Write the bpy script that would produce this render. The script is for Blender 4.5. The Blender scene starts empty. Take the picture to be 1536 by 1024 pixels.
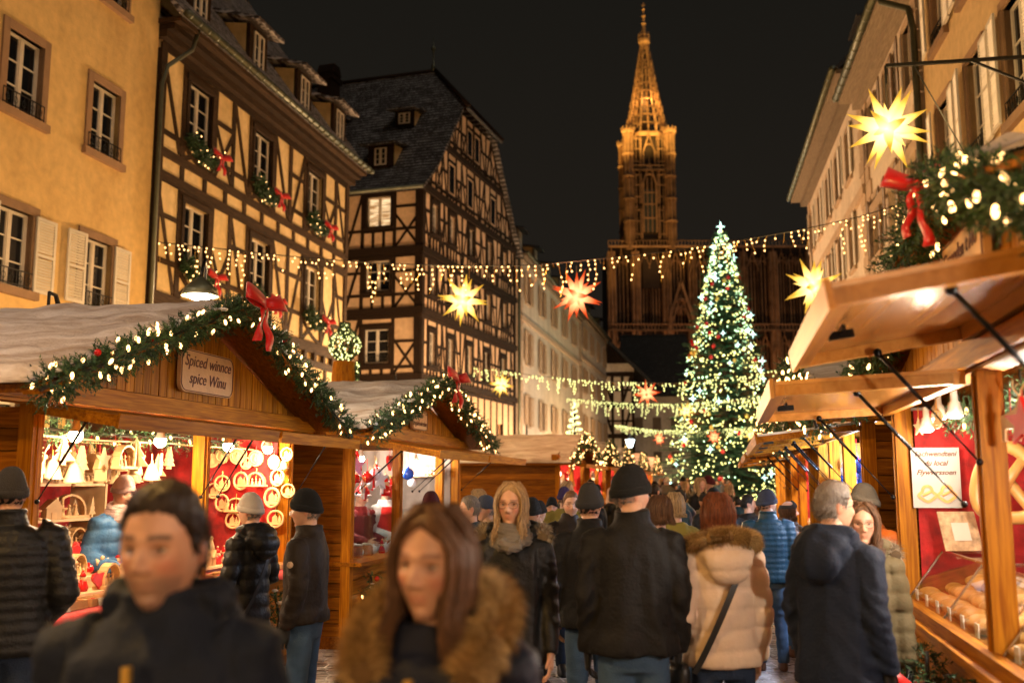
import bpy, bmesh, math, random
from mathutils import Vector, Matrix, noise
from math import sin, cos, pi, sqrt, atan2
R = math.radians
rnd = random.Random(7)
SC = bpy.context.scene
COL = SC.collection
F = 1493.0; TH = R(8.0); CH = 1.7
ORD = ['first', 'second', 'third', 'fourth', 'fifth', 'sixth', 'seventh', 'eighth', 'ninth', 'tenth', 'eleventh',
       'twelfth', 'thirteenth', 'fourteenth', 'fifteenth', 'sixteenth', 'seventeenth', 'eighteenth', 'nineteenth', 'twentieth']

def ray(px, py):
    a = (px - 768) / F; v = (512 - py) / F
    yd = cos(TH) - v * sin(TH); zd = sin(TH) + v * cos(TH)
    return a / yd, zd / yd
def at(px, py, Y):
    """world point seen at photo pixel (px,py) at distance Y"""
    a, z = ray(px, py); return Vector((a * Y, Y, CH + z * Y))
def onp(px, py, X0, m):
    a, z = ray(px, py); Y = X0 / (a - m); return Vector((a * Y, Y, CH + z * Y))

def T(x, y, z): return Matrix.Translation((x, y, z))
def RZ(a): return Matrix.Rotation(a, 4, 'Z')
def RX(a): return Matrix.Rotation(a, 4, 'X')
def RY(a): return Matrix.Rotation(a, 4, 'Y')

# ------------------------------------------------------------------ mesh builder
class MB:
    def __init__(s):
        s.v = []; s.f = []; s.m = []; s.c = []; s.M = Matrix.Identity(4); s.mi = 0
    def add(s, vs, fs, mi=None, M=None):
        A = s.M if M is None else s.M @ M
        o = len(s.v); r = rnd.random(); k = s.mi if mi is None else mi
        s.v += [tuple(A @ Vector(p)) for p in vs]
        for f in fs:
            s.f.append(tuple(i + o for i in f)); s.m.append(k); s.c.append(r)
        return s
    def box(s, x0, x1, y0, y1, z0, z1, mi=None, M=None):
        return s.add([(x0, y0, z0), (x1, y0, z0), (x1, y1, z0), (x0, y1, z0), (x0, y0, z1), (x1, y0, z1), (x1, y1, z1), (x0, y1, z1)],
                     [(3, 2, 1, 0), (4, 5, 6, 7), (0, 1, 5, 4), (1, 2, 6, 5), (2, 3, 7, 6), (3, 0, 4, 7)], mi, M)
    def bar(s, a, b, w, h, up=(0, 0, 1), mi=None):
        a = Vector(a); b = Vector(b); d = b - a; L = d.length
        if L < 1e-6: return s
        x = d / L; u = Vector(up); y = u.cross(x)
        if y.length < 1e-4: y = Vector((0, 1, 0)).cross(x)
        y.normalize(); z = x.cross(y)
        M = Matrix((x, y, z)).transposed().to_4x4(); M.translation = a
        return s.box(0, L, -w / 2, w / 2, -h / 2, h / 2, mi, M)
    def tube(s, pts, rad, n=8, mi=None, cap=True, sy=1.0):
        pts = [Vector(p) for p in pts]
        if not hasattr(rad, '__len__'): rad = [rad] * len(pts)
        vs = []; fs = []; N = len(pts); prev = None
        for i, p in enumerate(pts):
            t = (pts[min(i + 1, N - 1)] - pts[max(i - 1, 0)])
            t = t.normalized() if t.length > 1e-9 else Vector((0, 0, 1))
            if prev is None:
                a = Vector((1, 0, 0)) if abs(t.x) < .9 else Vector((0, 1, 0))
            else: a = prev
            a = (a - t * a.dot(t)).normalized(); prev = a; b = t.cross(a)
            for k in range(n):
                q = 2 * pi * k / n
                vs.append(p + (a * cos(q) + b * sin(q) * sy) * rad[i])
        for i in range(N - 1):
            for k in range(n):
                k2 = (k + 1) % n
                fs.append((i * n + k, i * n + k2, (i + 1) * n + k2, (i + 1) * n + k))
        if cap:
            fs.append(tuple(range(n - 1, -1, -1))); fs.append(tuple((N - 1) * n + k for k in range(n)))
        return s.add(vs, fs, mi)
    def rings(s, rings, mi=None, cap=True, M=None):
        """loft closed rings (lists of points with equal length)"""
        n = len(rings[0]); vs = [p for r in rings for p in r]; fs = []
        for i in range(len(rings) - 1):
            for k in range(n):
                k2 = (k + 1) % n
                fs.append((i * n + k, i * n + k2, (i + 1) * n + k2, (i + 1) * n + k))
        if cap:
            fs.append(tuple(range(n - 1, -1, -1))); fs.append(tuple((len(rings) - 1) * n + k for k in range(n)))
        return s.add(vs, fs, mi, M)
    def lathe(s, prof, n=16, mi=None, M=None, cap=True):
        rs = [[(r * cos(2 * pi * k / n), r * sin(2 * pi * k / n), z) for k in range(n)] for r, z in prof]
        return s.rings(rs, mi, cap, M)
    def ell(s, c, r, n=12, m=8, mi=None, M=None):
        prof = [(sin(pi * i / m), -cos(pi * i / m)) for i in range(m + 1)]
        rs = []
        for q, z in prof:
            q = max(q, .001)
            rs.append([(c[0] + r[0] * q * cos(2 * pi * k / n), c[1] + r[1] * q * sin(2 * pi * k / n), c[2] + r[2] * z) for k in range(n)])
        return s.rings(rs, mi, True, M)
    def prism(s, poly, y0, y1, mi=None, M=None):
        """polygon in (x,z) extruded along y"""
        n = len(poly)
        vs = [(x, y0, z) for x, z in poly] + [(x, y1, z) for x, z in poly]
        fs = [tuple(range(n)), tuple(range(2 * n - 1, n - 1, -1))] + [(k, k + n, (k + 1) % n + n, (k + 1) % n) for k in range(n)]
        return s.add(vs, fs, mi, M)
    def build(s, name, mats, parent=None, smooth=False, loc=None, rot=None):
        me = bpy.data.meshes.new(name)
        me.from_pydata(s.v, [], s.f)
        if not isinstance(mats, (list, tuple)): mats = [mats]
        for m in mats: me.materials.append(m)
        me.polygons.foreach_set('material_index', s.m)
        at_ = me.attributes.new('var', 'FLOAT', 'FACE'); at_.data.foreach_set('value', s.c)
        if smooth: me.polygons.foreach_set('use_smooth', [True] * len(s.f))
        me.update()
        return link(name, me, parent, loc, rot)

def link(name, data, parent=None, loc=None, rot=None):
    o = bpy.data.objects.new(name, data); COL.objects.link(o)
    if parent is not None: o.parent = parent
    if loc is not None: o.location = loc
    if rot is not None: o.rotation_euler = (0, 0, rot) if not hasattr(rot, '__len__') else rot
    return o
def tag(o, label, cat, group=None, kind=None):
    o['label'] = label; o['category'] = cat
    if group: o['group'] = group
    if kind: o['kind'] = kind
    return o
def thing(name, label, cat, loc=(0, 0, 0), rotz=0, group=None):
    return tag(link(name, None, None, loc, rotz), label, cat, group)
def struct(o): o['kind'] = 'structure'; return o
def dup(src, parent=None, loc=None, rot=None):
    o = src.copy(); COL.objects.link(o)
    if parent is not None: o.parent = parent
    if loc is not None: o.location = loc
    if rot is not None: o.rotation_euler = (0, 0, rot) if not hasattr(rot, '__len__') else rot
    return o
def kids(o): return [c for c in o.children]
def dup_tree(o, loc, rotz, label, parent=None):
    r = o.copy(); COL.objects.link(r); r.parent = parent
    r.location = loc; r.rotation_euler = (0, 0, rotz)
    if label: r['label'] = label
    def rec(a, b):
        for c in a.children:
            if c.name.startswith('x_'): continue
            d = c.copy(); COL.objects.link(d); d.parent = b; rec(c, d)
    rec(o, r)
    return r

# ------------------------------------------------------------------ materials
_mc = {}
def mat(name, build):
    if name in _mc: return _mc[name]
    m = bpy.data.materials.new(name); m.use_nodes = True; nt = m.node_tree; nt.nodes.clear()
    out = nt.nodes.new('ShaderNodeOutputMaterial')
    def N(t, **kw):
        n = nt.nodes.new(t)
        for k, v in kw.items():
            if k.startswith('i_'):
                key = k[2:].replace('_', ' ')
                if key.isdigit(): key = int(key)
                n.inputs[key].default_value = v
            else: setattr(n, k, v)
        return n
    def L(a, b): nt.links.new(a, b)
    build(nt, N, L, out)
    _mc[name] = m; return m
def c4(c): return (c[0], c[1], c[2], 1)
def simple(name, col, rough=.6, metal=0, var=.12, nscale=8, bump=.0, bscale=40, coat=0, spec=.5, sheen=0, trans=0, sss=0):
    def b(nt, N, L, out):
        p = N('ShaderNodeBsdfPrincipled'); p.inputs['Roughness'].default_value = rough; p.inputs['Metallic'].default_value = metal
        p.inputs['Coat Weight'].default_value = coat; p.inputs['Specular IOR Level'].default_value = spec
        p.inputs['Sheen Weight'].default_value = sheen; p.inputs['Transmission Weight'].default_value = trans
        if sss:
            p.inputs['Subsurface Weight'].default_value = sss; p.inputs['Subsurface Radius'].default_value = (.012, .005, .003)
        tc = N('ShaderNodeTexCoord'); n = N('ShaderNodeTexNoise'); n.inputs['Scale'].default_value = nscale; n.inputs['Detail'].default_value = 5
        at_ = N('ShaderNodeAttribute'); at_.attribute_name = 'var'
        L(tc.outputs['Object'], n.inputs['Vector'])
        ad = N('ShaderNodeMath', operation='MULTIPLY_ADD'); L(at_.outputs['Fac'], ad.inputs[0]); ad.inputs[1].default_value = .5; L(n.outputs['Fac'], ad.inputs[2])
        r = N('ShaderNodeMapRange'); L(ad.outputs[0], r.inputs['Value']); r.inputs['From Min'].default_value = .25; r.inputs['From Max'].default_value = 1.25
        r.inputs['To Min'].default_value = 1 - var * 1.6; r.inputs['To Max'].default_value = 1 + var * 1.6
        mx = N('ShaderNodeVectorMath', operation='SCALE'); mx.inputs[0].default_value = col[:3]; L(r.outputs[0], mx.inputs['Scale'])
        L(mx.outputs[0], p.inputs['Base Color'])
        if bump:
            n2 = N('ShaderNodeTexNoise'); n2.inputs['Scale'].default_value = bscale; n2.inputs['Detail'].default_value = 6
            L(tc.outputs['Object'], n2.inputs['Vector'])
            bp = N('ShaderNodeBump'); bp.inputs['Strength'].default_value = bump; bp.inputs['Distance'].default_value = .02
            L(n2.outputs['Fac'], bp.inputs['Height']); L(bp.outputs[0], p.inputs['Normal'])
        L(p.outputs[0], out.inputs[0])
    return mat(name, b)
def emis(name, col, st, samp='AUTO', falloff=None):
    def b(nt, N, L, out):
        e = N('ShaderNodeEmission'); e.inputs[0].default_value = c4(col); e.inputs[1].default_value = st
        if falloff:
            tc = N('ShaderNodeTexCoord'); ln = N('ShaderNodeVectorMath', operation='LENGTH'); L(tc.outputs['Object'], ln.inputs[0])
            cr = N('ShaderNodeValToRGB'); mr = N('ShaderNodeMapRange'); L(ln.outputs['Value'], mr.inputs[0])
            mr.inputs['From Min'].default_value = falloff[0]; mr.inputs['From Max'].default_value = falloff[1]
            L(mr.outputs[0], cr.inputs[0])
            cr.color_ramp.elements[0].color = c4(falloff[2]); cr.color_ramp.elements[1].color = c4(col)
            cr.color_ramp.elements[1].position = .55
            L(cr.outputs[0], e.inputs[0])
        L(e.outputs[0], out.inputs[0])
    m = mat(name, b); m.cycles.emission_sampling = samp; return m
def wood(name, c1, c2, axis='X', rough=.5, knots=True, coat=.0, scale=1.0):
    def b(nt, N, L, out):
        p = N('ShaderNodeBsdfPrincipled'); p.inputs['Roughness'].default_value = rough; p.inputs['Coat Weight'].default_value = coat; p.inputs['Coat Roughness'].default_value = .25; p.inputs['Specular IOR Level'].default_value = .12 if coat < .5 else .5
        tc = N('ShaderNodeTexCoord'); at_ = N('ShaderNodeAttribute'); at_.attribute_name = 'var'
        mp = N('ShaderNodeMapping')
        sc = {'X': (1.8, 30, 30), 'Z': (30, 30, 1.8), 'Y': (30, 1.8, 30)}[axis]
        mp.inputs['Scale'].default_value = tuple(q * scale for q in sc)
        cb = N('ShaderNodeCombineXYZ'); mu = N('ShaderNodeMath', operation='MULTIPLY'); L(at_.outputs['Fac'], mu.inputs[0]); mu.inputs[1].default_value = 60
        for i in range(3): L(mu.outputs[0], cb.inputs[i])
        L(tc.outputs['Object'], mp.inputs['Vector']); L(cb.outputs[0], mp.inputs['Location'])
        n = N('ShaderNodeTexNoise'); n.inputs['Scale'].default_value = 1.6; n.inputs['Detail'].default_value = 6; n.inputs['Distortion'].default_value = .6
        L(mp.outputs[0], n.inputs['Vector'])
        cr = N('ShaderNodeValToRGB'); cr.color_ramp.elements[0].color = c4(c1); cr.color_ramp.elements[1].color = c4(c2)
        cr.color_ramp.elements[0].position = .35; cr.color_ramp.elements[1].position = .68
        L(n.outputs['Fac'], cr.inputs[0])
        # per-board tone
        mr = N('ShaderNodeMapRange'); L(at_.outputs['Fac'], mr.inputs[0]); mr.inputs['To Min'].default_value = .72; mr.inputs['To Max'].default_value = 1.2
        sc_ = N('ShaderNodeVectorMath', operation='SCALE'); L(cr.outputs[0], sc_.inputs[0]); L(mr.outputs[0], sc_.inputs['Scale'])
        last = sc_.outputs[0]
        if knots:
            v = N('ShaderNodeTexVoronoi'); v.inputs['Scale'].default_value = .30
            L(mp.outputs[0], v.inputs['Vector'])
            r2 = N('ShaderNodeMapRange'); L(v.outputs['Distance'], r2.inputs[0]); r2.inputs['From Min'].default_value = .05; r2.inputs['From Max'].default_value = .16
            r2.inputs['To Min'].default_value = .3; r2.inputs['To Max'].default_value = 1
            s2 = N('ShaderNodeVectorMath', operation='SCALE'); L(last, s2.inputs[0]); L(r2.outputs[0], s2.inputs['Scale']); last = s2.outputs[0]
        L(last, p.inputs['Base Color'])
        bp = N('ShaderNodeBump'); bp.inputs['Strength'].default_value = .35; bp.inputs['Distance'].default_value = .006
        L(n.outputs['Fac'], bp.inputs['Height']); L(bp.outputs[0], p.inputs['Normal'])
        L(p.outputs[0], out.inputs[0])
    return mat(name, b)
def plaster(name, col, dirt, rough=.85):
    def b(nt, N, L, out):
        p = N('ShaderNodeBsdfPrincipled'); p.inputs['Roughness'].default_value = rough
        tc = N('ShaderNodeTexCoord')
        n = N('ShaderNodeTexNoise'); n.inputs['Scale'].default_value = .55; n.inputs['Detail'].default_value = 9; n.inputs['Roughness'].default_value = .62
        mp = N('ShaderNodeMapping'); mp.inputs['Scale'].default_value = (1, 1, .45); L(tc.outputs['Object'], mp.inputs[0]); L(mp.outputs[0], n.inputs['Vector'])
        cr = N('ShaderNodeValToRGB'); cr.color_ramp.elements[0].position = .36; cr.color_ramp.elements[1].position = .56
        cr.color_ramp.elements[0].color = c4(dirt); cr.color_ramp.elements[1].color = c4(col)
        L(n.outputs['Fac'], cr.inputs[0])
        n3 = N('ShaderNodeTexNoise'); n3.inputs['Scale'].default_value = 5; n3.inputs['Detail'].default_value = 8; L(tc.outputs['Object'], n3.inputs['Vector'])
        mr = N('ShaderNodeMapRange'); L(n3.outputs['Fac'], mr.inputs[0]); mr.inputs['From Min'].default_value = .3; mr.inputs['From Max'].default_value = .7; mr.inputs['To Min'].default_value = .86; mr.inputs['To Max'].default_value = 1.1
        s2 = N('ShaderNodeVectorMath', operation='SCALE'); L(cr.outputs[0], s2.inputs[0]); L(mr.outputs[0], s2.inputs['Scale'])
        L(s2.outputs[0], p.inputs['Base Color'])
        n2 = N('ShaderNodeTexNoise'); n2.inputs['Scale'].default_value = 18; n2.inputs['Detail'].default_value = 7; L(tc.outputs['Object'], n2.inputs['Vector'])
        bp = N('ShaderNodeBump'); bp.inputs['Strength'].default_value = .5; bp.inputs['Distance'].default_value = .02
        L(n2.outputs['Fac'], bp.inputs['Height']); L(bp.outputs[0], p.inputs['Normal']); L(p.outputs[0], out.inputs[0])
    return mat(name, b)
def rooftile(name, tile, snow, amount, rows=6.0, tint=1.0):
    """tile courses with snow lying on each course (object z runs up the slope)"""
    def b(nt, N, L, out):
        p = N('ShaderNodeBsdfPrincipled'); p.inputs['Roughness'].default_value = .7
        tc = N('ShaderNodeTexCoord'); sp = N('ShaderNodeSeparateXYZ'); L(tc.outputs['Object'], sp.inputs[0])
        n0 = N('ShaderNodeTexNoise'); n0.inputs['Scale'].default_value = 2.5; L(tc.outputs['Object'], n0.inputs['Vector'])
        wob = N('ShaderNodeMath', operation='MULTIPLY_ADD'); L(n0.outputs['Fac'], wob.inputs[0]); wob.inputs[1].default_value = .06; L(sp.outputs['Z'], wob.inputs[2])
        m1 = N('ShaderNodeMath', operation='MULTIPLY'); L(wob.outputs[0], m1.inputs[0]); m1.inputs[1].default_value = rows
        fr = N('ShaderNodeMath', operation='FRACT'); L(m1.outputs[0], fr.inputs[0])
        n = N('ShaderNodeTexNoise'); n.inputs['Scale'].default_value = 1.1; n.inputs['Detail'].default_value = 8; n.inputs['Roughness'].default_value = .7
        mp = N('ShaderNodeMapping'); mp.inputs['Scale'].default_value = (1, 1, 1.5); L(tc.outputs['Object'], mp.inputs[0]); L(mp.outputs[0], n.inputs['Vector'])
        n4 = N('ShaderNodeTexNoise'); n4.inputs['Scale'].default_value = 9; n4.inputs['Detail'].default_value = 4; L(tc.outputs['Object'], n4.inputs['Vector'])
        su = N('ShaderNodeMath', operation='ADD'); L(n.outputs['Fac'], su.inputs[0]); L(n4.outputs['Fac'], su.inputs[1])
        s3 = N('ShaderNodeMath', operation='MULTIPLY_ADD'); L(fr.outputs[0], s3.inputs[0]); s3.inputs[1].default_value = -.55; L(su.outputs[0], s3.inputs[2])
        mr = N('ShaderNodeMapRange'); L(s3.outputs[0], mr.inputs[0]); mr.inputs['From Min'].default_value = 1.05 - amount; mr.inputs['From Max'].default_value = 1.25 - amount
        mx = N('ShaderNodeMix', data_type='RGBA'); L(mr.outputs[0], mx.inputs[0]); mx.inputs[6].default_value = c4(tile); mx.inputs[7].default_value = c4(snow)
        L(mx.outputs[2], p.inputs['Base Color'])
        bp = N('ShaderNodeBump'); bp.inputs['Strength'].default_value = .9; bp.inputs['Distance'].default_value = .05
        hh = N('ShaderNodeMath', operation='SUBTRACT'); L(mr.outputs[0], hh.inputs[0]); L(fr.outputs[0], hh.inputs[1])
        L(hh.outputs[0], bp.inputs['Height']); L(bp.outputs[0], p.inputs['Normal']); L(p.outputs[0], out.inputs[0])
    return mat(name, b)

M = dict(
    plaster_y=plaster('yellow_plaster', (.66, .44, .165), (.54, .345, .12)),
    plaster_c=plaster('cream_infill', (.72, .53, .26), (.54, .37, .15)),
    plaster_p=plaster('pink_infill', (.66, .46, .29), (.5, .34, .2)),
    plaster_w=plaster('white_render', (.66, .55, .43), (.5, .4, .3)),
    plaster_r=plaster('ochre_render', (.6, .42, .2), (.42, .27, .12)),
    timber=wood('old_timber', (.022, .012, .006), (.07, .04, .02), 'X', .75, False),
    timber2=wood('dark_timber', (.012, .007, .004), (.035, .02, .012), 'X', .75, False),
    stone=simple('sandstone', (.27, .16, .085), .85, var=.25, nscale=3, bump=.4, bscale=20),
    stone_w=simple('pale_sandstone', (.42, .3, .2), .85, var=.2, nscale=3, bump=.3),
    white=simple('white_paint', (.62, .56, .47), .45, var=.08),
    shutter=simple('shutter_paint', (.6, .55, .47), .55, var=.1, nscale=3),
    flapw=wood('honey_frame_wood', (.46, .19, .03), (.60, .28, .06), 'X', .4, False, .3, .5),
    shutter_t=simple('tan_shutter', (.36, .24, .14), .6, var=.12, nscale=3),
    shutter_d=simple('brown_shutter', (.16, .1, .055), .6, var=.2),
    glass_d=simple('dark_window_glass', (.008, .01, .014), .06, var=.3, spec=.35),
    iron=simple('wrought_iron', (.02, .018, .016), .5, metal=.6, var=.2),
    zinc=simple('zinc_gutter', (.10, .105, .07), .42, metal=.5, var=.3, nscale=3),
    snow=simple('packed_snow', (.66, .65, .66), .65, var=.2, nscale=5, bump=.9, bscale=16),
    soffit=wood('painted_soffit', (.16, .12, .08), (.26, .2, .14), 'X', .7, False),
    red_cloth=simple('red_felt', (.5, .012, .012), .9, var=.45, nscale=9, bump=.5, bscale=14, sheen=.3),
    ribbon=simple('red_ribbon', (.62, .008, .008), .35, var=.15, nscale=20, sheen=.3),
    metal_b=simple('black_steel', (.015, .015, .016), .3, metal=.7),
    chrome=simple('chrome', (.6, .6, .6), .18, metal=1),
    stallX=wood('pine_boards', (.26, .080, .004), (.52, .205, .010), 'X', .5, True, .0),
    stallZ=wood('pine_upright', (.28, .088, .004), (.56, .225, .011), 'Z', .5, True, .0),
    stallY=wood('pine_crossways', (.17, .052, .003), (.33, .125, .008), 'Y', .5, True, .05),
    stallD=wood('pine_stained', (.13, .038, .003), (.27, .095, .008), 'X', .5, True, .2),
    ply=wood('varnished_plywood', (.62, .27, .05), (.78, .38, .09), 'X', .25, False, .6, .25),
    pale=simple('pale_lime_wood', (.60, .38, .17), .6, var=.16, nscale=14),
    pale2=simple('light_birch_wood', (.68, .49, .27), .6, var=.12, nscale=14),
    gold=simple('gold_foil', (.8, .5, .12), .3, metal=.8),
    board=simple('painted_sign_board', (.62, .36, .15), .5, var=.2, nscale=5, bump=.2),
    brown_ink=simple('brown_lettering', (.12, .03, .012), .6),
    needle=simple('fir_needles', (.018, .055, .018), .6, var=.7, nscale=9),
    needle2=simple('fir_needles_light', (.05, .11, .035), .6, var=.5, nscale=9),
    needle_t=simple('spruce_needles', (.02, .07, .028), .6, var=.6, nscale=2),
    bark=simple('bark', (.06, .035, .02), .9, var=.3),
    red_ball=simple('red_bauble', (.6, .01, .01), .15, var=.1, coat=.5),
    bulb=emis('warm_bulb', (1, .52, .17), 7, 'NONE'),
    bulb_i=emis('icicle_bulb', (1, .52, .17), 4.2, 'NONE'),
    bulb_g=emis('pale_green_bulb', (.9, .88, .30), 2.2, 'NONE'),
    bulb_t=emis('cool_tree_bulb', (.60, 1, .50), 4.6, 'NONE'),
    bulb_t2=emis('warm_tree_bulb', (.95, .86, .25), 4.4, 'NONE'),
    wire=simple('dark_wire', (.02, .015, .01), .6),
)

# ------------------------------------------------------------------ lamps
def point(name, loc, watt, col=(1, .62, .3), r=.06, parent=None):
    l = bpy.data.lights.new(name, 'POINT'); l.energy = watt; l.color = col; l.shadow_soft_size = r
    return link(name, l, parent, loc)
def spot(name, loc, target, watt, col, ang=60, r=.2, parent=None):
    l = bpy.data.lights.new(name, 'SPOT'); l.energy = watt; l.color = col; l.shadow_soft_size = r; l.spot_size = R(ang); l.spot_blend = .6
    o = link(name, l, parent, loc); d = Vector(target) - Vector(loc); o.rotation_euler = d.to_track_quat('-Z', 'Y').to_euler(); return o

# bulbs: the nearest ones are parts of their own, the rest one mesh
_bm = {}
def bulb_mesh(key, m, r, long=1.0):
    if key not in _bm:
        b = MB(); b.ell((0, 0, 0), (r, r, r * long), 6, 5)
        o = b.build('light_bulb', m); me = o.data; bpy.data.objects.remove(o); _bm[key] = me
    return _bm[key]
CAM = Vector((0, 0, CH))
def bulbs(parent, pts, key, m, r, long=1.0, cap=100, tilt=.5, name='light_bulb'):
    """pts in the parent's frame"""
    W = parent.matrix_world if parent.parent else Matrix.Translation(parent.location) @ parent.rotation_euler.to_matrix().to_4x4()
    pts = sorted(pts, key=lambda p: (W @ Vector(p) - CAM).length)
    me = bulb_mesh(key, m, r, long)
    for p in pts[:cap]:
        link(name, me, parent, p, (rnd.uniform(-tilt, tilt), rnd.uniform(-tilt, tilt), rnd.uniform(0, 6)))
    if len(pts) > cap:
        b = MB()
        for p in pts[cap:]:
            b.ell(p, (r, r, r * long), 5, 4)
        o = b.build('small_light_bulbs', m, parent); o['kind'] = 'stuff'

# ------------------------------------------------------------------ facades
def wall_face(mb, u0, u1, z0, z1, holes, depth=.22, Mx=None, mi=0):
    us = sorted({u0, u1} | {h[0] for h in holes} | {h[2] for h in holes}); zs = sorted({z0, z1} | {h[1] for h in holes} | {h[3] for h in holes})
    us = [u for u in us if u0 <= u <= u1]; zs = [z for z in zs if z0 <= z <= z1]
    vs = []; fs = []
    for i in range(len(us) - 1):
        for j in range(len(zs) - 1):
            cu = (us[i] + us[i + 1]) / 2; cz = (zs[j] + zs[j + 1]) / 2
            if any(h[0] < cu < h[2] and h[1] < cz < h[3] for h in holes): continue
            o = len(vs); vs += [(us[i], 0, zs[j]), (us[i + 1], 0, zs[j]), (us[i + 1], 0, zs[j + 1]), (us[i], 0, zs[j + 1])]; fs.append((o, o + 1, o + 2, o + 3))
    for a, b, c, d in holes:
        o = len(vs); vs += [(a, 0, b), (c, 0, b), (c, 0, d), (a, 0, d), (a, depth, b), (c, depth, b), (c, depth, d), (a, depth, d)]
        fs += [(o, o + 4, o + 5, o + 1), (o + 1, o + 5, o + 6, o + 2), (o + 2, o + 6, o + 7, o + 3), (o + 3, o + 7, o + 4, o)]
    mb.add(vs, fs, mi, Mx)
def win_frame(w, h, rows=3, cols=2, t=.055):
    """white casement in local coords, origin bottom centre, outward -y"""
    b = MB(); x = w / 2; y0, y1 = .10, .16
    b.box(-x, -x + t, y0, y1, 0, h); b.box(x - t, x, y0, y1, 0, h); b.box(-x + t, x - t, y0, y1, 0, t * 1.3); b.box(-x + t, x - t, y0, y1, h - t, h)
    if cols == 2: b.box(-t * .8, t * .8, y0 - .012, y1, t * 1.3, h - t)
    for s in (-1, 1):
        a0, a1 = sorted((s * t * .8, s * (x - t)))
        for i in range(1, rows):
            z = t + (h - 2 * t) * i / rows; b.box(a0, a1, y0 + .015, y1 - .01, z - .014, z + .014)
        xm = (a0 + a1) / 2
        b.box(a0, a0 + .03, y0 + .004, y1 - .004, t * 1.3, h - t); b.box(a1 - .03, a1, y0 + .004, y1 - .004, t * 1.3, h - t)
    return b
def pane(w, h):
    b = MB(); b.box(-w / 2 + .03, w / 2 - .03, .135, .145, .03, h - .03); return b
def curtain(w, h):
    b = MB()
    for s in (-1, 1):
        n = 9
        for k in range(n):
            x0 = s * (w / 2 - .05 - k * w * .028); x1 = s * (w / 2 - .05 - (k + 1) * w * .028)
            b.add([(x0, .2 + .02 * (k % 2), .05), (x1, .2 + .02 * ((k + 1) % 2), .05), (x1, .2 + .02 * ((k + 1) % 2), h - .05), (x0, .2 + .02 * (k % 2), h - .05)], [(0, 1, 2, 3)])
    return b
def louvre(w, h, n=None, closed=True):
    b = MB(); n = n or int(h / .062); t = .06
    b.box(0, t, -.02, .02, 0, h); b.box(w - t, w, -.02, .02, 0, h); b.box(t, w - t, -.02, .02, 0, t); b.box(t, w - t, -.02, .02, h - t, h); b.box(t, w - t, -.019, .019, h * .5 - t / 2, h * .5 + t / 2)
    for i in range(n):
        z = t + (h - 2 * t) * (i + .5) / n
        if abs(z - h / 2) < t / 2 + .02: continue
        b.box(t - .004, w - t + .004, -.024, .024, -.004, .004, None, T(0, 0, z) @ RX(R(-42)))
    return b
def railing(w, h=.34, n=11):
    b = MB(); y = -.05
    b.bar((-w / 2, y, h), (w / 2, y, h), .02, .02); b.bar((-w / 2, y, .06), (w / 2, y, .06), .016, .016)
    for i in range(n):
        x = -w / 2 + w * i / (n - 1); b.bar((x, y, .03), (x, y, h), .012, .012, (0, 1, 0))
        if i % 2 == 0 and i < n - 1:
            xx = x + w / (n - 1); b.tube([(xx + .05 * cos(q), y, h * .55 + .07 * sin(q)) for q in [k * pi / 4 for k in range(9)]], .007, 4)
    return b
_wc = {}
def window(parent, u, z, w, h, style='stone', rows=3, shutters=None, rail=False, lit=None, Mx=None, cols=2, sw=None):
    """one window as a part of its building, with frame, pane and so on as sub-parts; shared meshes"""
    key = (round(w, 2), round(h, 2), style, rows, shutters, rail, cols, sw)
    if key not in _wc:
        d = {}
        b = MB()
        if style == 'stone':
            t = .17; x = w / 2
            b.box(-x - t, -x, -.045, .1, 0, h + t); b.box(x, x + t, -.045, .1, 0, h + t); b.box(-x, x, -.047, .1, h, h + t)
            b.box(-x - t - .05, x + t + .05, -.11, .14, -.16, 0)
            mm = M['stone']
        elif style == 'pale':
            t = .12; x = w / 2
            b.box(-x - t, -x, -.035, .1, 0, h + t); b.box(x, x + t, -.035, .1, 0, h + t); b.box(-x, x, -.037, .1, h, h + t * 1.4)
            b.box(-x - t - .03, x + t + .03, -.09, .14, -.12, 0); mm = M['stone_w']
        else:
            t = .13; x = w / 2
            b.box(-x - t, -x, -.06, .1, -.02, h + .06); b.box(x, x + t, -.06, .1, -.02, h + .06); b.box(-x - t - .04, x + t + .04, -.085, .1, h, h + .15)
            b.box(-x - t - .04, x + t + .04, -.12, .12, -.12, 0); mm = M['timber'] if style == 'timber' else M['timber2']
        o = b.build('window', mm); d['s'] = o.data; bpy.data.objects.remove(o)
        o = win_frame(w, h, rows, cols).build('window_frame', M['white']); d['f'] = o.data; bpy.data.objects.remove(o)
        o = pane(w, h).build('pane', M['glass_d']); d['p'] = o.data; bpy.data.objects.remove(o)
        if shutters:
            o = louvre(sw or w * .52, h).build('shutter', M[shutters]); d['h'] = o.data; bpy.data.objects.remove(o)
        if rail:
            o = railing(w + .16).build('railing', M['iron']); d['r'] = o.data; bpy.data.objects.remove(o)
        _wc[key] = d
    d = _wc[key]
    o = link('window', d['s'], parent)
    A = (Mx or Matrix.Identity(4)) @ T(u, 0, z); o.matrix_local = A
    link('window_frame', d['f'], o)
    if lit: link('lit_pane', lit_pane(w, h), o); 
    else: link('pane', d['p'], o)
    if shutters:
        s = sw or w * .52; g = .05 if style != 'stone' else .06
        a = link('shutter', d['h'], o, (-w / 2 - g - s, -.075, 0)); c = link('shutter', d['h'], o, (w / 2 + g, -.075, 0))
        a.rotation_euler.z = -R(rnd.uniform(2, 7)) ; a.location.y -= s * .08; c.rotation_euler.z = R(rnd.uniform(1, 6)) * -1 * -1 * 0 - R(rnd.uniform(1, 5))
    if rail: link('railing', d['r'], o)
    return o
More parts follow.
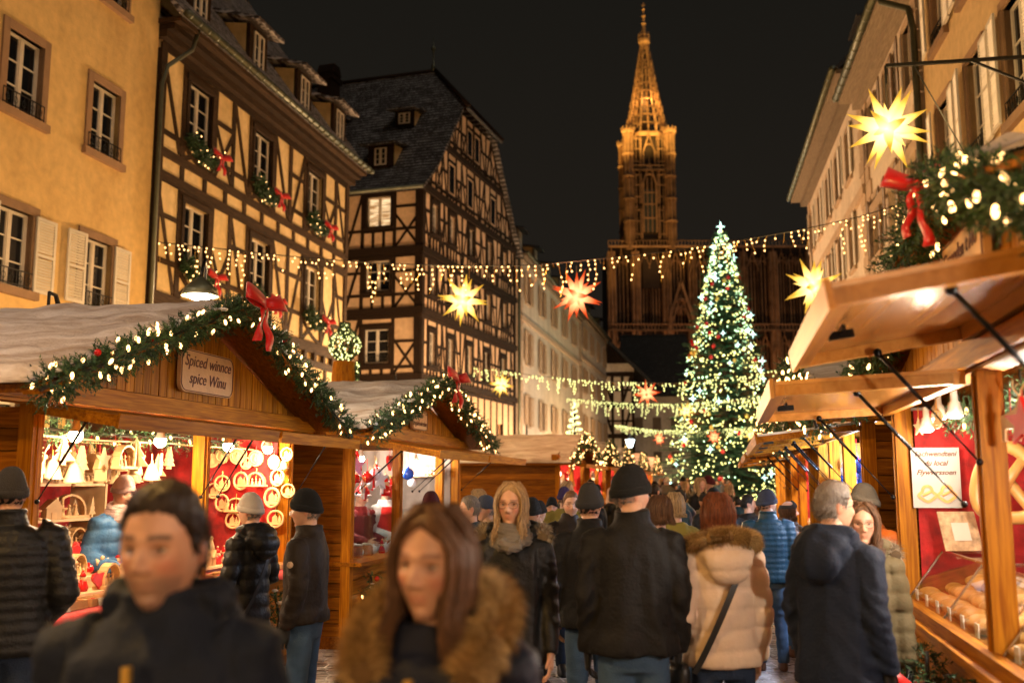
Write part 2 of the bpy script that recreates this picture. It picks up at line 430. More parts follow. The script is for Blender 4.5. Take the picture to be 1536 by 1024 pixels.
def lit_pane(w, h):
    k = ('lit', round(w, 2), round(h, 2))
    if k not in _wc:
        m = emis('lamplit_curtains', (1, .6, .25), 1.0)
        def bb(nt, N, L, out):
            e = N('ShaderNodeEmission'); tc = N('ShaderNodeTexCoord'); n = N('ShaderNodeTexNoise'); n.inputs['Scale'].default_value = 2.2; n.inputs['Detail'].default_value = 4
            mp = N('ShaderNodeMapping'); mp.inputs['Scale'].default_value = (1, 1, 4); L(tc.outputs['Object'], mp.inputs[0]); L(mp.outputs[0], n.inputs[0])
            cr = N('ShaderNodeValToRGB'); cr.color_ramp.elements[0].color = (.35, .16, .05, 1); cr.color_ramp.elements[1].color = (1, .68, .36, 1)
            cr.color_ramp.elements[0].position = .35; cr.color_ramp.elements[1].position = .62
            L(n.outputs[0], cr.inputs[0]); L(cr.outputs[0], e.inputs[0]); e.inputs[1].default_value = .85; L(e.outputs[0], out.inputs[0])
        m = mat('lamplit_room', bb)
        b = pane(w, h); o = b.build('lit_pane', m); _wc[k] = o.data; bpy.data.objects.remove(o)
    return _wc[k]
def beam(mb, a, b, w, proud=.03, Mx=None, thick=.09, jit=.014):
    """timber in the facade plane from (u,z) to (u,z)"""
    (u0, z0), (u1, z1) = a, b; d = Vector((u1 - u0, 0, z1 - z0)); L = d.length; an = atan2(d.z, d.x)
    pr = proud + rnd.random() * jit
    A = T(u0, 0, z0) @ RY(-an); A = (Mx or Matrix.Identity(4)) @ A
    # slightly waney edges
    n = max(2, int(L / .8)); vs = []; fs = []
    for i in range(n + 1):
        x = L * i / n; e1 = w / 2 * (1 + rnd.uniform(-.09, .09)); e2 = w / 2 * (1 + rnd.uniform(-.09, .09))
        vs += [(x, -pr, -e1), (x, -pr, e2), (x, thick, e2), (x, thick, -e1)]
    for i in range(n):
        o = i * 4
        for k in range(4): fs.append((o + k, o + 4 + k, o + 4 + (k + 1) % 4, o + (k + 1) % 4))
    fs += [(0, 1, 2, 3), (n * 4 + 3, n * 4 + 2, n * 4 + 1, n * 4)]
    mb.add(vs, fs, None, A)
def curve_beam(mb, a, b, w, bow, Mx=None):
    pts = []
    for i in range(6):
        t = i / 5; u = a[0] + (b[0] - a[0]) * t; z = a[1] + (b[1] - a[1]) * t
        s = sin(pi * t) * bow; L = sqrt((b[0] - a[0]) ** 2 + (b[1] - a[1]) ** 2)
        pts.append((u - (b[1] - a[1]) / L * s, z + (b[0] - a[0]) / L * s))
    for i in range(5): beam(mb, pts[i], pts[i + 1], w, .026, Mx)
def roofslab(mb, poly3, th=.12, mi=0):
    """planar polygon in 3D given thickness downwards"""
    n = len(poly3); v = [Vector(p) for p in poly3]
    nr = (v[1] - v[0]).cross(v[2] - v[0]).normalized()
    if nr.z < 0: nr = -nr
    vs = v + [p - nr * th for p in v]
    mb.add(vs, [tuple(range(n)), tuple(range(2 * n - 1, n - 1, -1))] + [(k, k + n, (k + 1) % n + n, (k + 1) % n) for k in range(n)], mi)
# ================================================================== SETTING
def frame(name, label, X0, m, u0, cat='building', flip=False, uend=None):
    k = sqrt(1 + m * m); u = u0 if not flip else uend
    loc = (X0 + m * u / k, u / k, 0)
    rz = atan2(1, m) if not flip else atan2(-1, -m)
    return thing(name, label, cat, loc, rz)
# ---- ground: cobbles with trodden snow
def cobble(nt, N, L, out):
    p = N('ShaderNodeBsdfPrincipled'); tc = N('ShaderNodeTexCoord')
    mp = N('ShaderNodeMapping'); mp.inputs['Rotation'].default_value = (0, 0, R(-12)); L(tc.outputs['Object'], mp.inputs[0])
    nw = N('ShaderNodeTexNoise'); nw.inputs['Scale'].default_value = 1.5; L(mp.outputs[0], nw.inputs[0])
    ad = N('ShaderNodeMix', data_type='VECTOR'); ad.inputs[0].default_value = .06; L(mp.outputs[0], ad.inputs[4]); L(nw.outputs['Color'], ad.inputs[5])
    v = N('ShaderNodeTexVoronoi', feature='DISTANCE_TO_EDGE'); v.inputs['Scale'].default_value = 8.5; v.inputs['Randomness'].default_value = .45; L(ad.outputs[1], v.inputs['Vector'])
    v2 = N('ShaderNodeTexVoronoi'); v2.inputs['Scale'].default_value = 8.5; v2.inputs['Randomness'].default_value = .45; L(ad.outputs[1], v2.inputs['Vector'])
    edge = N('ShaderNodeMapRange'); L(v.outputs[0], edge.inputs[0]); edge.inputs['From Max'].default_value = .12
    st = N('ShaderNodeValToRGB'); st.color_ramp.elements[0].color = (.06, .05, .045, 1); st.color_ramp.elements[1].color = (.19, .165, .15, 1)
    L(v2.outputs['Color'], st.inputs[0])
    n = N('ShaderNodeTexNoise'); n.inputs['Scale'].default_value = .9; n.inputs['Detail'].default_value = 10; n.inputs['Roughness'].default_value = .68; L(mp.outputs[0], n.inputs[0])
    # snow stays in the joints first
    su = N('ShaderNodeMath', operation='MULTIPLY_ADD'); L(edge.outputs[0], su.inputs[0]); su.inputs[1].default_value = -.13; L(n.outputs[0], su.inputs[2])
    sm = N('ShaderNodeMapRange'); L(su.outputs[0], sm.inputs[0]); sm.inputs['From Min'].default_value = .36; sm.inputs['From Max'].default_value = .47
    mx = N('ShaderNodeMix', data_type='RGBA'); L(sm.outputs[0], mx.inputs[0]); L(st.outputs[0], mx.inputs[6])
    n2 = N('ShaderNodeTexNoise'); n2.inputs['Scale'].default_value = 6; n2.inputs['Detail'].default_value = 8; L(mp.outputs[0], n2.inputs[0])
    sc = N('ShaderNodeValToRGB'); sc.color_ramp.elements[0].color = (.26, .22, .2, 1); sc.color_ramp.elements[1].color = (.62, .6, .6, 1); sc.color_ramp.elements[0].position = .35; sc.color_ramp.elements[1].position = .65
    L(n2.outputs[0], sc.inputs[0]); L(sc.outputs[0], mx.inputs[7]); L(mx.outputs[2], p.inputs['Base Color'])
    ro = N('ShaderNodeMapRange'); L(n2.outputs[0], ro.inputs[0]); ro.inputs['From Min'].default_value = .35; ro.inputs['From Max'].default_value = .65; ro.inputs['To Min'].default_value = .22; ro.inputs['To Max'].default_value = .7
    L(ro.outputs[0], p.inputs['Roughness'])
    h1 = N('ShaderNodeMath', operation='MULTIPLY_ADD'); L(sm.outputs[0], h1.inputs[0]); h1.inputs[1].default_value = .55; L(edge.outputs[0], h1.inputs[2])
    h2 = N('ShaderNodeMath', operation='MULTIPLY_ADD'); L(n2.outputs[0], h2.inputs[0]); h2.inputs[1].default_value = 1.1; L(h1.outputs[0], h2.inputs[2])
    bp = N('ShaderNodeBump'); bp.inputs['Strength'].default_value = .8; bp.inputs['Distance'].default_value = .03; L(h2.outputs[0], bp.inputs['Height'])
    L(bp.outputs[0], p.inputs['Normal']); L(p.outputs[0], out.inputs[0])
g = MB(); g.add([(-400, -60, 0), (400, -60, 0), (400, 700, 0), (-400, 700, 0)], [(0, 1, 2, 3)])
struct(g.build('ground', mat('cobbles_with_trodden_snow', cobble)))

def body(mb, L, H, D, mi=0, Mx=None, y0=.24):
    mb.box(0, L, y0, D, 0, H, mi, Mx)
    for x in (0, L):
        mb.add([(x, 0, 0), (x, y0, 0), (x, y0, H), (x, 0, H)], [(0, 1, 2, 3)], mi, Mx)
def drainpipe(parent, pts, r=.06):
    b = MB(); b.tube(pts, r, 10)
    for i in range(int(pts[-1][2] // 2)):
        z = 1 + 2 * i
        b.lathe([(r * 1.35, z), (r * 1.35, z + .06)], 10, None, T(pts[-1][0], pts[-1][1], 0)) if False else None
    return b.build('drainpipe', M['zinc'], parent, True)

# ---- yellow house
H = frame('yellow_house', 'tall yellow plastered house with sandstone window frames at the left edge', -13.5, .2157, 12.0)
yw = [16.3, 18.92, 21.5]; rows_ = [(1.6, 1.6), (5.35, 1.5), (8.75, 1.55), (12.3, 1.55)]
holes = [(u - 12 - .5, z, u - 12 + .5, z + h) for u in yw + [13.7] for z, h in rows_]
b = MB(); wall_face(b, 0, 11.4, 0, 17.5, holes); body(b, 11.4, 17.5, 9); b.build('wall', M['plaster_y'], H)
for u in yw + [13.7]:
    for i, (z, h) in enumerate(rows_):
        window(H, u - 12, z, 1.0, h, 'stone', 3, 'shutter' if i == 1 else None, i >= 1, sw=.56)
b = MB(); b.box(-.5, 11.6, -.5, .1, 17.5, 17.8); b.box(-.6, 11.7, -.7, 8, 17.8, 18.1); b.build('roof', M['zinc'], H)
b = MB(); b.tube([(11.48, -.1, 0), (11.48, -.1, 11.2), (11.6, -.16, 11.7), (12.1, -.5, 12.3), (12.2, -.6, 12.9)], .055, 10); b.build('drainpipe', M['zinc'], H, True)

# ---- timbered floors
def vclip(mb, u, z0, z1, w, clip, Mx):
    if clip:
        zt = clip(u)
        if zt <= z0 + .15: return
        z1 = min(z1, zt)
    beam(mb, (u, z0), (u, z1), w, .03, Mx)
def dclip(mb, a, b_, w, clip, Mx):
    if clip:
        n = 24; ok = [i / n for i in range(n + 1) if a[1] + (b_[1] - a[1]) * i / n < clip(a[0] + (b_[0] - a[0]) * i / n) - .05]
        if len(ok) < 5: return
        t0, t1 = ok[0], ok[-1]
        a, b_ = ((a[0] + (b_[0] - a[0]) * t0, a[1] + (b_[1] - a[1]) * t0), (a[0] + (b_[0] - a[0]) * t1, a[1] + (b_[1] - a[1]) * t1))
    beam(mb, a, b_, w, .022, Mx)
def hclip(mb, u0, u1, z, w, clip, Mx, proud=.035):
    if clip:
        n = 60; ok = [u0 + (u1 - u0) * i / n for i in range(n + 1) if clip(u0 + (u1 - u0) * i / n) > z + .02]
        if len(ok) < 3: return
        u0, u1 = ok[0], ok[-1]
    beam(mb, (u0, z), (u1, z), w, proud, Mx)
def timber_floor(mb, u0, u1, z0, z1, wins, sill, head, Mx=None, clip=None, w=.16, para='X', step=1.0):
    """posts, rails, braces of one storey; wins = [(centre, width)]"""
    hclip(mb, u0, u1, z1 - .1, .2, clip, Mx)
    edges = []
    for c, ww in wins:
        a, d = c - ww / 2 - .2, c + ww / 2 + .2; edges += [(a, d)]
        vclip(mb, a, z0, z1 - .2, w, clip, Mx); vclip(mb, d, z0, z1 - .2, w, clip, Mx)
        beam(mb, (a, sill - .2), (d, sill - .2), .16, .03, Mx)
        if head < z1 - .35: beam(mb, (a, head + .2), (d, head + .2), .14, .03, Mx)
        if para == 'X' and sill - z0 > .6:
            curve_beam(mb, (a + .08, z0 + .05), (d - .08, sill - .28), .13, .1, Mx); curve_beam(mb, (d - .08, z0 + .05), (a + .08, sill - .28), .13, .1, Mx)
        elif para == 'I':
            for k in (1, 2): beam(mb, (a + (d - a) * k / 3, z0), (a + (d - a) * k / 3, sill - .28), .14, .03, Mx)
    spans = []; cur = u0
    for a, d in sorted(edges): spans.append((cur, a)); cur = d
    spans.append((cur, u1))
    for si, (a, d) in enumerate(spans):
        wd = d - a
        if wd < .35: continue
        n = max(1, round(wd / step)); xs = [a + wd * i / n for i in range(n + 1)]
        for x in xs[1:-1]: vclip(mb, x, z0, z1 - .2, w, clip, Mx)
        h = z1 - z0
        for i in range(n):
            xa, xb = xs[i], xs[i + 1]
            q = (si * 2 + i) % 4
            r1 = sill - .2 + rnd.uniform(-.05, .05)
            hclip(mb, xa, xb, r1, .14, clip, Mx, .024)
            if head - sill > 1 and rnd.random() < .75: hclip(mb, xa, xb, sill + (head - sill) * .62, .13, clip, Mx, .024)
            if wd > .7:
                if q in (0, 3): dclip(mb, (xa + .05, z1 - .22), (xb - .12, z0 + .08), .13, clip, Mx)
                elif q == 1: dclip(mb, (xb - .05, z1 - .22), (xa + .12, z0 + .08), .13, clip, Mx)
                else:
                    dclip(mb, (xa + .05, z0 + h * .55), (xb - .05, z0 + .05), .12, clip, Mx); dclip(mb, (xb - .05, z0 + h * .55), (xa + .05, z0 + .05), .12, clip, Mx)

# ---- half-timbered house with garlands
H1 = frame('half_timbered_house', 'golden half-timbered house with fir swags under its windows', -13.5, .2157, 23.5)
L1 = 12.3; W1 = [25.45 - 23.5, 29.05 - 23.5, 32.85 - 23.5]
holes = [(c - .58, z, c + .58, z + h) for c in W1 for z, h in ((7.15, 1.5), (10.35, 1.5))]
holes += [(c - .5, 3.2, c + .5, 4.8) for c in (1.9, 5.6, 9.4, 11.2)]
b = MB(); wall_face(b, 0, L1, 0, 12.35, holes); body(b, L1, 12.35, 9); b.build('wall', M['plaster_c'], H1)
b = MB()
beam(b, (0, 6.0), (L1, 6.0), .34, .1); beam(b, (0, 5.5), (L1, 5.5), .22, .06)
for i in range(16): beam(b, (.4 + i * .76, 5.6), (.4 + i * .76, 5.85), .2, .12)
for i in range(9): beam(b, (.1 + i * 1.5, 2.6), (.1 + i * 1.5, 5.4), .2)
beam(b, (0, 9.05), (L1, 9.05), .22, .05); beam(b, (0, 9.62), (L1, 9.62), .22, .05)
for i in range(12): beam(b, (.1 + i * 1.1, 9.1), (.1 + i * 1.1, 9.6), .18, .03)
wn = [(c, 1.16) for c in W1]
timber_floor(b, 0.08, L1 - .08, 6.15, 9.1, wn, 7.15, 8.65, None, None, .2, 'X', 1.05)
timber_floor(b, 0.08, L1 - .08, 9.7, 12.35, wn, 10.35, 11.85, None, None, .2, 'X', 1.05)
for x in (.12, L1 - .12): beam(b, (x, 0), (x, 12.3), .26, .05)
b.build('timber_frame', M['timber'], H1)
for c in W1:
    window(H1, c, 7.15, 1.16, 1.5, 'timber', 3); window(H1, c, 10.35, 1.16, 1.5, 'timber', 3)
for c in (1.9, 5.6, 9.4, 11.2): window(H1, c, 3.2, 1.0, 1.6, 'timber', 3, lit=(c > 9))
b = MB()  # stepped eaves boards
b.box(-.1, L1 + .15, -.22, .1, 12.36, 12.55); b.box(-.1, L1 + .15, -.42, .1, 12.553, 12.7); b.box(-.15, L1 + .2, -.62, .1, 12.703, 12.82); b.build('eaves', M['timber'], H1)
b = MB()
b.tube([(-.2, -.78, 12.86), (L1 * .5, -.78, 12.88), (L1 + .35, -.78, 12.9)], .1, 12)
for i in range(30):
    x = -.1 + i * .43; b.tube([(x, -.78, 12.87), (x + .05, -.78, 12.87)], .114, 12)
b.build('gutter', M['zinc'], H1, True)
ROOF1 = rooftile('snow_dusted_brown_tiles', (.05, .032, .02), (.5, .44, .4), .38, 5.5)
ROOF2 = rooftile('snow_dusted_dark_tiles', (.04, .032, .026), (.42, .39, .37), .25, 5.0)
ROOF3 = rooftile('thin_snow_slates', (.02, .017, .014), (.16, .15, .14), .05, 6.0)
b = MB()
roofslab(b, [(-.3, -.72, 12.9), (L1 + .3, -.72, 12.9), (L1 + .3, 4.4, 20.0), (-.3, 4.4, 20.0)])
roofslab(b, [(-.3, 4.4, 20.0), (L1 + .3, 4.4, 20.0), (L1 + .3, 9.5, 12.9), (-.3, 9.5, 12.9)])
b.prism([(0, 0), (9, 0), (4.4, 6.4)], 0, .2, 0, T(L1, 0, 12.9) @ RZ(pi / 2)); b.prism([(0, 0), (9, 0), (4.4, 6.4)], 0, .2, 0, T(.2, 0, 12.9) @ RZ(pi / 2))
RO1 = b.build('roof', ROOF1, H1)
def dormer(parent, x, y, z, w=1.15, h=1.35, D=2.6, slope=.42, cream=True, lower=.0, roofm=None, wood_='timber'):
    b = MB(); b.box(-w / 2, w / 2, 0, .12, 0, h, 0)
    o = b.build('dormer', M[wood_], parent, loc=(x, y, z))
    s = MB()
    for sx in (-w / 2, w / 2 - .06):
        s.add([(sx, .12, 0), (sx + .06, .12, 0), (sx + .06, .12, h), (sx, .12, h), (sx, D, h + D * .12), (sx + .06, D, h + D * .12)], [(0, 4, 3), (1, 2, 5), (3, 4, 5, 2), (0, 1, 5, 4), (0, 3, 2, 1)])
    s.build('dormer_cheek', M['plaster_c'], o)
    r = MB(); roofslab(r, [(-w / 2 - .28, -.42, h + .02), (w / 2 + .28, -.42, h + .02), (w / 2 + .28, D, h + D * slope), (-w / 2 - .28, D, h + D * slope)], .1)
    r.build('dormer_roof', roofm or ROOF1, o)
    f = win_frame(.62, h - .25, 3, 2, .05); f2 = MB(); f2.M = T(0, -.14, .12)
    f.v = [tuple(Vector(p) + Vector((0, -.14, .12))) for p in f.v]; f.build('dormer_window', M['white'], o)
    g_ = pane(.62, h - .25); g_.v = [tuple(Vector(p) + Vector((0, -.15, .12))) for p in g_.v]; g_.build('dormer_pane', M['glass_d'], o)
    return o
for x in (1.45, 4.75, 8.0, 11.0): dormer(H1, x, -.15, 13.2, 1.1, 1.55, 2.4, .35)
for x in (3.0, 6.6): dormer(H1, x, 2.2, 17.2, 1.0, 1.3, 2.0, .3)

# ---- tall gabled timber house
k2 = sqrt(1 + .323 ** 2)
H2 = frame('gabled_timber_house', 'tall dark half-timbered house with a snowy hipped gable facing the street', -18.2, .323, 46.0)
G = 13.7
def gclip(x):
    if x < 0 or x > G: return 0
    if x < 4.5: return 15.0 + (20.1 - 15.0) * (x + .1) / 4.6
    if x > 9.4: return 15.0 + (20.3 - 15.0) * (G + .1 - x) / 4.4
    return 20.15
b = MB()
hw = {0: [1.3, 3.6, 6.2, 8.8, 11.6], 1: [1.3, 3.7, 6.2, 9.0, 11.8], 2: [1.5, 3.7, 6.4, 9.2, 11.8]}
flo = [(6.3, 9.3, 6.95, 8.45), (9.3, 12.1, 10.2, 11.6), (12.1, 15.0, 13.1, 14.5)]
holes = [(c - .36, s, c + .36, h) for i, (a, z, s, h) in enumerate(flo) for c in hw[i]] + [(c - .5, 3.2, c + .5, 4.8) for c in (2, 5, 8, 11)]
wall_face(b, 0, G, 0, 15.0, holes)
poly = [(0, 15.0), (G, 15.0), (9.4, 20.15), (4.5, 20.15)]
b.add([(x, 0, z) for x, z in poly], [(0, 1, 2, 3)])
b.box(.36, G - .05, .24, 13.9, 0, 15.0); b.prism([(.1, 14.9), (G - .1, 14.9), (9.3, 20.1), (4.6, 20.1)], .1, .3)
FM = RZ(-pi / 2) @ T(-14, 0, 0)   # front face frame: x' runs from far (y=14) to the corner (y=0), outward -x
fh = [(14 - 2.15 - .6, 13.25, 14 - 2.15 + .6, 14.65), (14 - 2.15 - .6, 10.25, 14 - 2.15 + .6, 11.65), (14 - 2.15 - .6, 6.95, 14 - 2.15 + .6, 8.5)]
fh += [(14 - c - .6, z, 14 - c + .6, z + 1.4) for c in (5.6, 9) for z in (6.95, 10.25, 13.25)]
wall_face(b, 0, 14, 0, 15.0, fh, .2, FM)
b.build('wall', M['plaster_p'], H2)
b = MB()
for (a, z, s, h), i in zip(flo, range(3)):
    timber_floor(b, .05, G - .05, a + .1, z, [(c, .72) for c in hw[i]], s, h, None, None, .15, 'I', .72)
    beam(b, (-.15, a - .02), (G + .1, a - .02), .30, .13); beam(b, (-.15, a - .28), (G, a - .28), .16, .07)
beam(b, (-.1, 15.0), (G + .1, 15.0), .34, .12)
timber_floor(b, .05, G - .05, 15.1, 17.75, [(3.6, .7), (6.2, .7), (9.8, .7)], 15.65, 17.0, None, gclip, .13, 'I', .75)
hclip(b, .05, G, 17.75, .3, gclip, None, .1)
timber_floor(b, .05, G - .05, 17.8, 20.35, [(6.1, .6), (7.2, .6)], 18.35, 19.6, None, gclip, .13, 'I', .8)
for (c0, c1) in (((-.05, 14.9), (4.5, 20.1)), ((G + .05, 14.9), (9.4, 20.1))): beam(b, c0, c1, .24, .06)
for x in (.12, G - .12): beam(b, (x, 2.8), (x, 15), .3, .06)
for i in range(14): beam(b, (.5 + i, 2.9), (.5 + i, 6.0), .16)
for (a, z, s, h), i in zip(flo, range(3)):
    s2, h2_ = ((6.95, 8.5), (10.25, 11.65), (13.25, 14.65))[i]
    timber_floor(b, .1, 13.9, a + .1, z, [(14 - 2.15, 1.2), (14 - 5.6, 1.2), (14 - 9, 1.2)], s2, h2_, FM, None, .17, 'I', .95)
    beam(b, (0, a - .02), (14.15, a - .02), .32, .16, FM); beam(b, (0, a - .27), (14.1, a - .27), .16, .09, FM)
beam(b, (0, 15.02), (14.2, 15.02), .4, .2, FM); beam(b, (13.84, 0), (13.84, 15), .28, .08, FM)
b.build('timber_frame', M['timber2'], H2)
for (a, z, s, h), i in zip(flo, range(3)):
    for c in hw[i]: window(H2, c, s, .72, h - s, 'dark', 3)
for c in (3.6, 6.2, 9.8):
    bb_ = MB(); bb_.box(c - .3, c + .3, -.02, .04, 15.65, 17.0); bb_.build('gable_pane', M['glass_d'], H2)
for c in (6.1, 7.2):
    bb_ = MB(); bb_.box(c - .27, c + .27, -.02, .04, 18.35, 19.6); bb_.build('gable_pane', M['glass_d'], H2)
for j, (z, h, lit) in enumerate(((13.25, 1.4, True), (10.25, 1.4, False), (6.95, 1.55, False))):
    for c in (2.15, 5.6, 9): window(H2, 14 - c, z, 1.2, h, 'dark', 3 if j else 4, None, j == 2, lit=(lit and c < 3), Mx=FM)
b = MB(); cv = .35
E0 = (-.75, 14.75); E1 = (.9, 16.2); E2 = (6.95, 23.5); yv = -.35; yr = 2.3
def yatz(z): return yv if z < 20.2 else yv + (yr - yv) * (z - 20.2) / (23.5 - 20.2)
x2 = E1[0] + (E2[0] - E1[0]) * (20.2 - E1[1]) / (E2[1] - E1[1])
for sgn in (0, 1):
    X = (lambda x: x) if sgn == 0 else (lambda x: G - x)
    roofslab(b, [(X(E0[0]), yv, E0[1]), (X(E1[0]), yv, E1[1]), (X(E1[0]), 14.3, E1[1]), (X(E0[0]), 14.3, E0[1])], .14)
    roofslab(b, [(X(E1[0]), yv, E1[1]), (X(x2), yv, 20.2), (X(E2[0] - .1), yr, 23.5), (X(E2[0] - .1), 14.3, 23.5), (X(E1[0]), 14.3, E1[1])], .14)
roofslab(b, [(x2 - .1, yv - .3, 20.15), (G - x2 + .1, yv - .3, 20.15), (G - E2[0] + .1, yr, 23.55), (E2[0] - .1, yr, 23.55)], .14)
RO2 = b.build('roof', ROOF2, H2)
b = MB(); b.tube([(6.85, yr - .1, 23.55), (6.85, 14.3, 23.6)], .12, 8); b.tube([(x2 - .1, yv - .3, 20.25), (E2[0] - .05, yr, 23.62)], .11, 8); b.tube([(G - x2 + .1, yv - .3, 20.25), (G - E2[0] + .05, yr, 23.62)], .11, 8); b.build('ridge_tiles', M['timber2'], RO2, True)
b = MB(); b.lathe([(.14, 0), (.1, .4), (.04, .5), (.035, 1.1), (.12, 1.25), (.12, 1.35), (.02, 1.5), (.015, 2.0)], 10); b.build('finial', M['zinc'], RO2, True, (6.85, yr + .1, 23.5))
b = MB(); b.box(-.5, .5, -.4, .4, 0, 2.6); b.box(-.6, .6, -.5, .5, 2.2, 2.45); b.prism([(-.55, 2.6), (.55, 2.6), (.3, 3.1), (-.3, 3.1)], -.45, .45); b.build('chimney', M['timber2'], RO2, loc=(4.9, 7.6, 20.6))
def h2dorm(y, x, z, w=1.3, h=1.1):
    o = dormer(H2, 0, 0, 0, w, h, 2.4, .28, True, 0, ROOF2, 'timber2'); o.matrix_local = T(x, y, z) @ RZ(-pi / 2)
h2dorm(2.6, 1.0, 16.4); h2dorm(6.6, 1.0, 16.4); h2dorm(2.4, 3.2, 19.2, 1.0, .8); h2dorm(6.6, 3.2, 19.2, 1.0, .8)
b = MB(); b.tube([(-.85, 14.3, 14.72), (-.85, -.4, 14.72)], .09, 8); b.build('gutter', M['zinc'], H2, True)
b = MB(); b.tube([(G + .25, -.2, 0), (G + .25, -.2, 14.6)], .09, 8); b.build('drainpipe', M['zinc'], H2, True)
b = MB(); b.box(0, 12.4, -.1, .3, 0, 2.85) ; b.v = [(x, y - .02, z) for x, y, z in b.v]; b.build('plinth', M['stone_w'], H2)

# ---- pale rendered houses further up
def pale_house(name, label, X0, m, u0, u1, eave, wrows, step, wallm, nd, shut, flip=False, surround='pale', start=2.5, ww=1.15, ovh=.4, railr=False, roof=True, sw=None):
    Hh = frame(name, label, X0, m, u0, flip=flip, uend=u1); Lh = u1 - u0
    xs = []; x = start
    while x < Lh - .9: xs.append(x); x += step
    holes = [(c - ww / 2, z, c + ww / 2, z + h) for c in xs for z, h in wrows]
    b = MB(); wall_face(b, 0, Lh, 0, eave, holes); body(b, Lh, eave, 9); b.build('wall', wallm, Hh)
    for c in xs:
        for z, h in wrows: window(Hh, c, z, ww, h, surround, 3, shut, railr, sw=sw)
    b = MB(); b.box(0, Lh, -.12, .05, eave - 3.9, eave - 3.6)
    for i in range(int(eave / .5)):
        wq = .55 if i % 2 else .8
        b.box(.0, wq, -.05, .05, i * .5, i * .5 + .46); b.box(Lh - wq, Lh, -.05, .05, i * .5, i * .5 + .46)
    b.build('stone_trim', M['stone_w'], Hh)
    b = MB(); b.box(-.1, Lh + .1, -ovh * .45, .1, eave - .3, eave - .1); b.box(-.1, Lh + .1, -ovh, .1, eave - .097, eave + .05); b.build('eaves', M['soffit'], Hh)
    b = MB(); b.tube([(-.1, -ovh - .08, eave + .08), (Lh + .1, -ovh - .08, eave + .08)], .11, 10)
    for i in range(int(Lh / .6)): b.tube([(i * .6, -ovh - .08, eave + .08), (i * .6 + .05, -ovh - .08, eave + .08)], .125, 10)
    b.build('gutter', M['zinc'], Hh, True)
    b = MB(); roofslab(b, [(-.2, -ovh, eave + .1), (Lh + .2, -ovh, eave + .1), (Lh + .2, 4.2, eave + 5.2), (-.2, 4.2, eave + 5.2)])
    b.prism([(0, 0), (9, 0), (4.2, 4.9)], 0, .15, 0, T(Lh, 0, eave) @ RZ(pi / 2)); b.prism([(0, 0), (9, 0), (4.2, 4.9)], 0, .15, 0, T(.15, 0, eave) @ RZ(pi / 2))
    roofslab(b, [(-.2, 4.2, eave + 5.2), (Lh + .2, 4.2, eave + 5.2), (Lh + .2, 9.2, eave + .1), (-.2, 9.2, eave + .1)]); b.build('roof', ROOF3, Hh)
    for i in range(nd): dormer(Hh, 2.5 + i * (Lh - 4) / max(1, nd - 1), .5, eave + .6, 1.3, 1.5, 2.4, .2, True, 0, ROOF3, 'soffit')
    return Hh
pale_house('white_house', 'long pale rendered house with brown louvred shutters up the street', -12.05, .2157, 59.4, 84, 15.1, [(1.8, 2.0), (5.0, 1.8), (8.75, 1.95), (12.5, 1.75)], 4.65, M['plaster_w'], 5, 'shutter_t', start=2.3, ww=1.25)
pale_house('grey_house', 'narrower pale house beyond the long white one', -12.05, .2157, 84.3, 103, 15.8, [(1.8, 2.0), (5.4, 1.8), (9.2, 1.95), (13, 1.75)], 4.6, M['plaster_w'], 3, 'shutter_t', start=2.3, ww=1.25)
pale_house('eaves_house', 'pale house with deep wooden eaves at the far end of the right row', 5.4, .182, 29.6, 44, 14.2, [(2.0, 1.6), (5.4, 1.7), (8.6, 1.7), (11.6, 1.7)], 2.55, M['plaster_w'], 3, 'shutter', True, start=1.3, ww=.95, ovh=.75, sw=.42)
HA = pale_house('pale_gutter_house', 'pale house with a dark gutter between the yellow and the far house', 5.4, .182, 22.0, 29.4, 13.2, [(2.0, 1.6), (5.0, 1.7), (8.1, 1.7), (11.0, 1.6)], 2.5, M['plaster_w'], 1, 'shutter_d', True, start=1.25, ww=.95, ovh=.7, sw=.42)
HC = frame('ochre_house', 'ochre yellow house with open white shutters at the right edge', 5.4, .182, 11.0, flip=True, uend=21.8)
cx = [1.6, 3.9, 6.2, 8.5]; rr = [(1.6, 1.8), (4.5, 1.8), (7.6, 1.95), (10.9, 1.9)]
holes = [(c - .5, z, c + .5, z + h) for c in cx for z, h in rr]
b = MB(); wall_face(b, 0, 10.8, 0, 17, holes, .3); body(b, 10.8, 17, 9, y0=.31); b.build('wall', M['plaster_r'], HC)
for c in cx:
    for z, h in rr: window(HC, c, z, 1.0, h, 'stone', 3, 'shutter', True, sw=.52)
b = MB(); b.tube([(-.12, -.14, 0), (-.12, -.14, 12.0), (-.2, -.2, 12.5), (-.6, -.7, 12.9), (-.7, -.8, 13.2)], .075, 10); b.build('drainpipe', M['zinc'], HC, True)
b = MB(); b.box(-.3, 11, -.7, 8, 17.0, 17.5); b.build('roof', M['zinc'], HC)

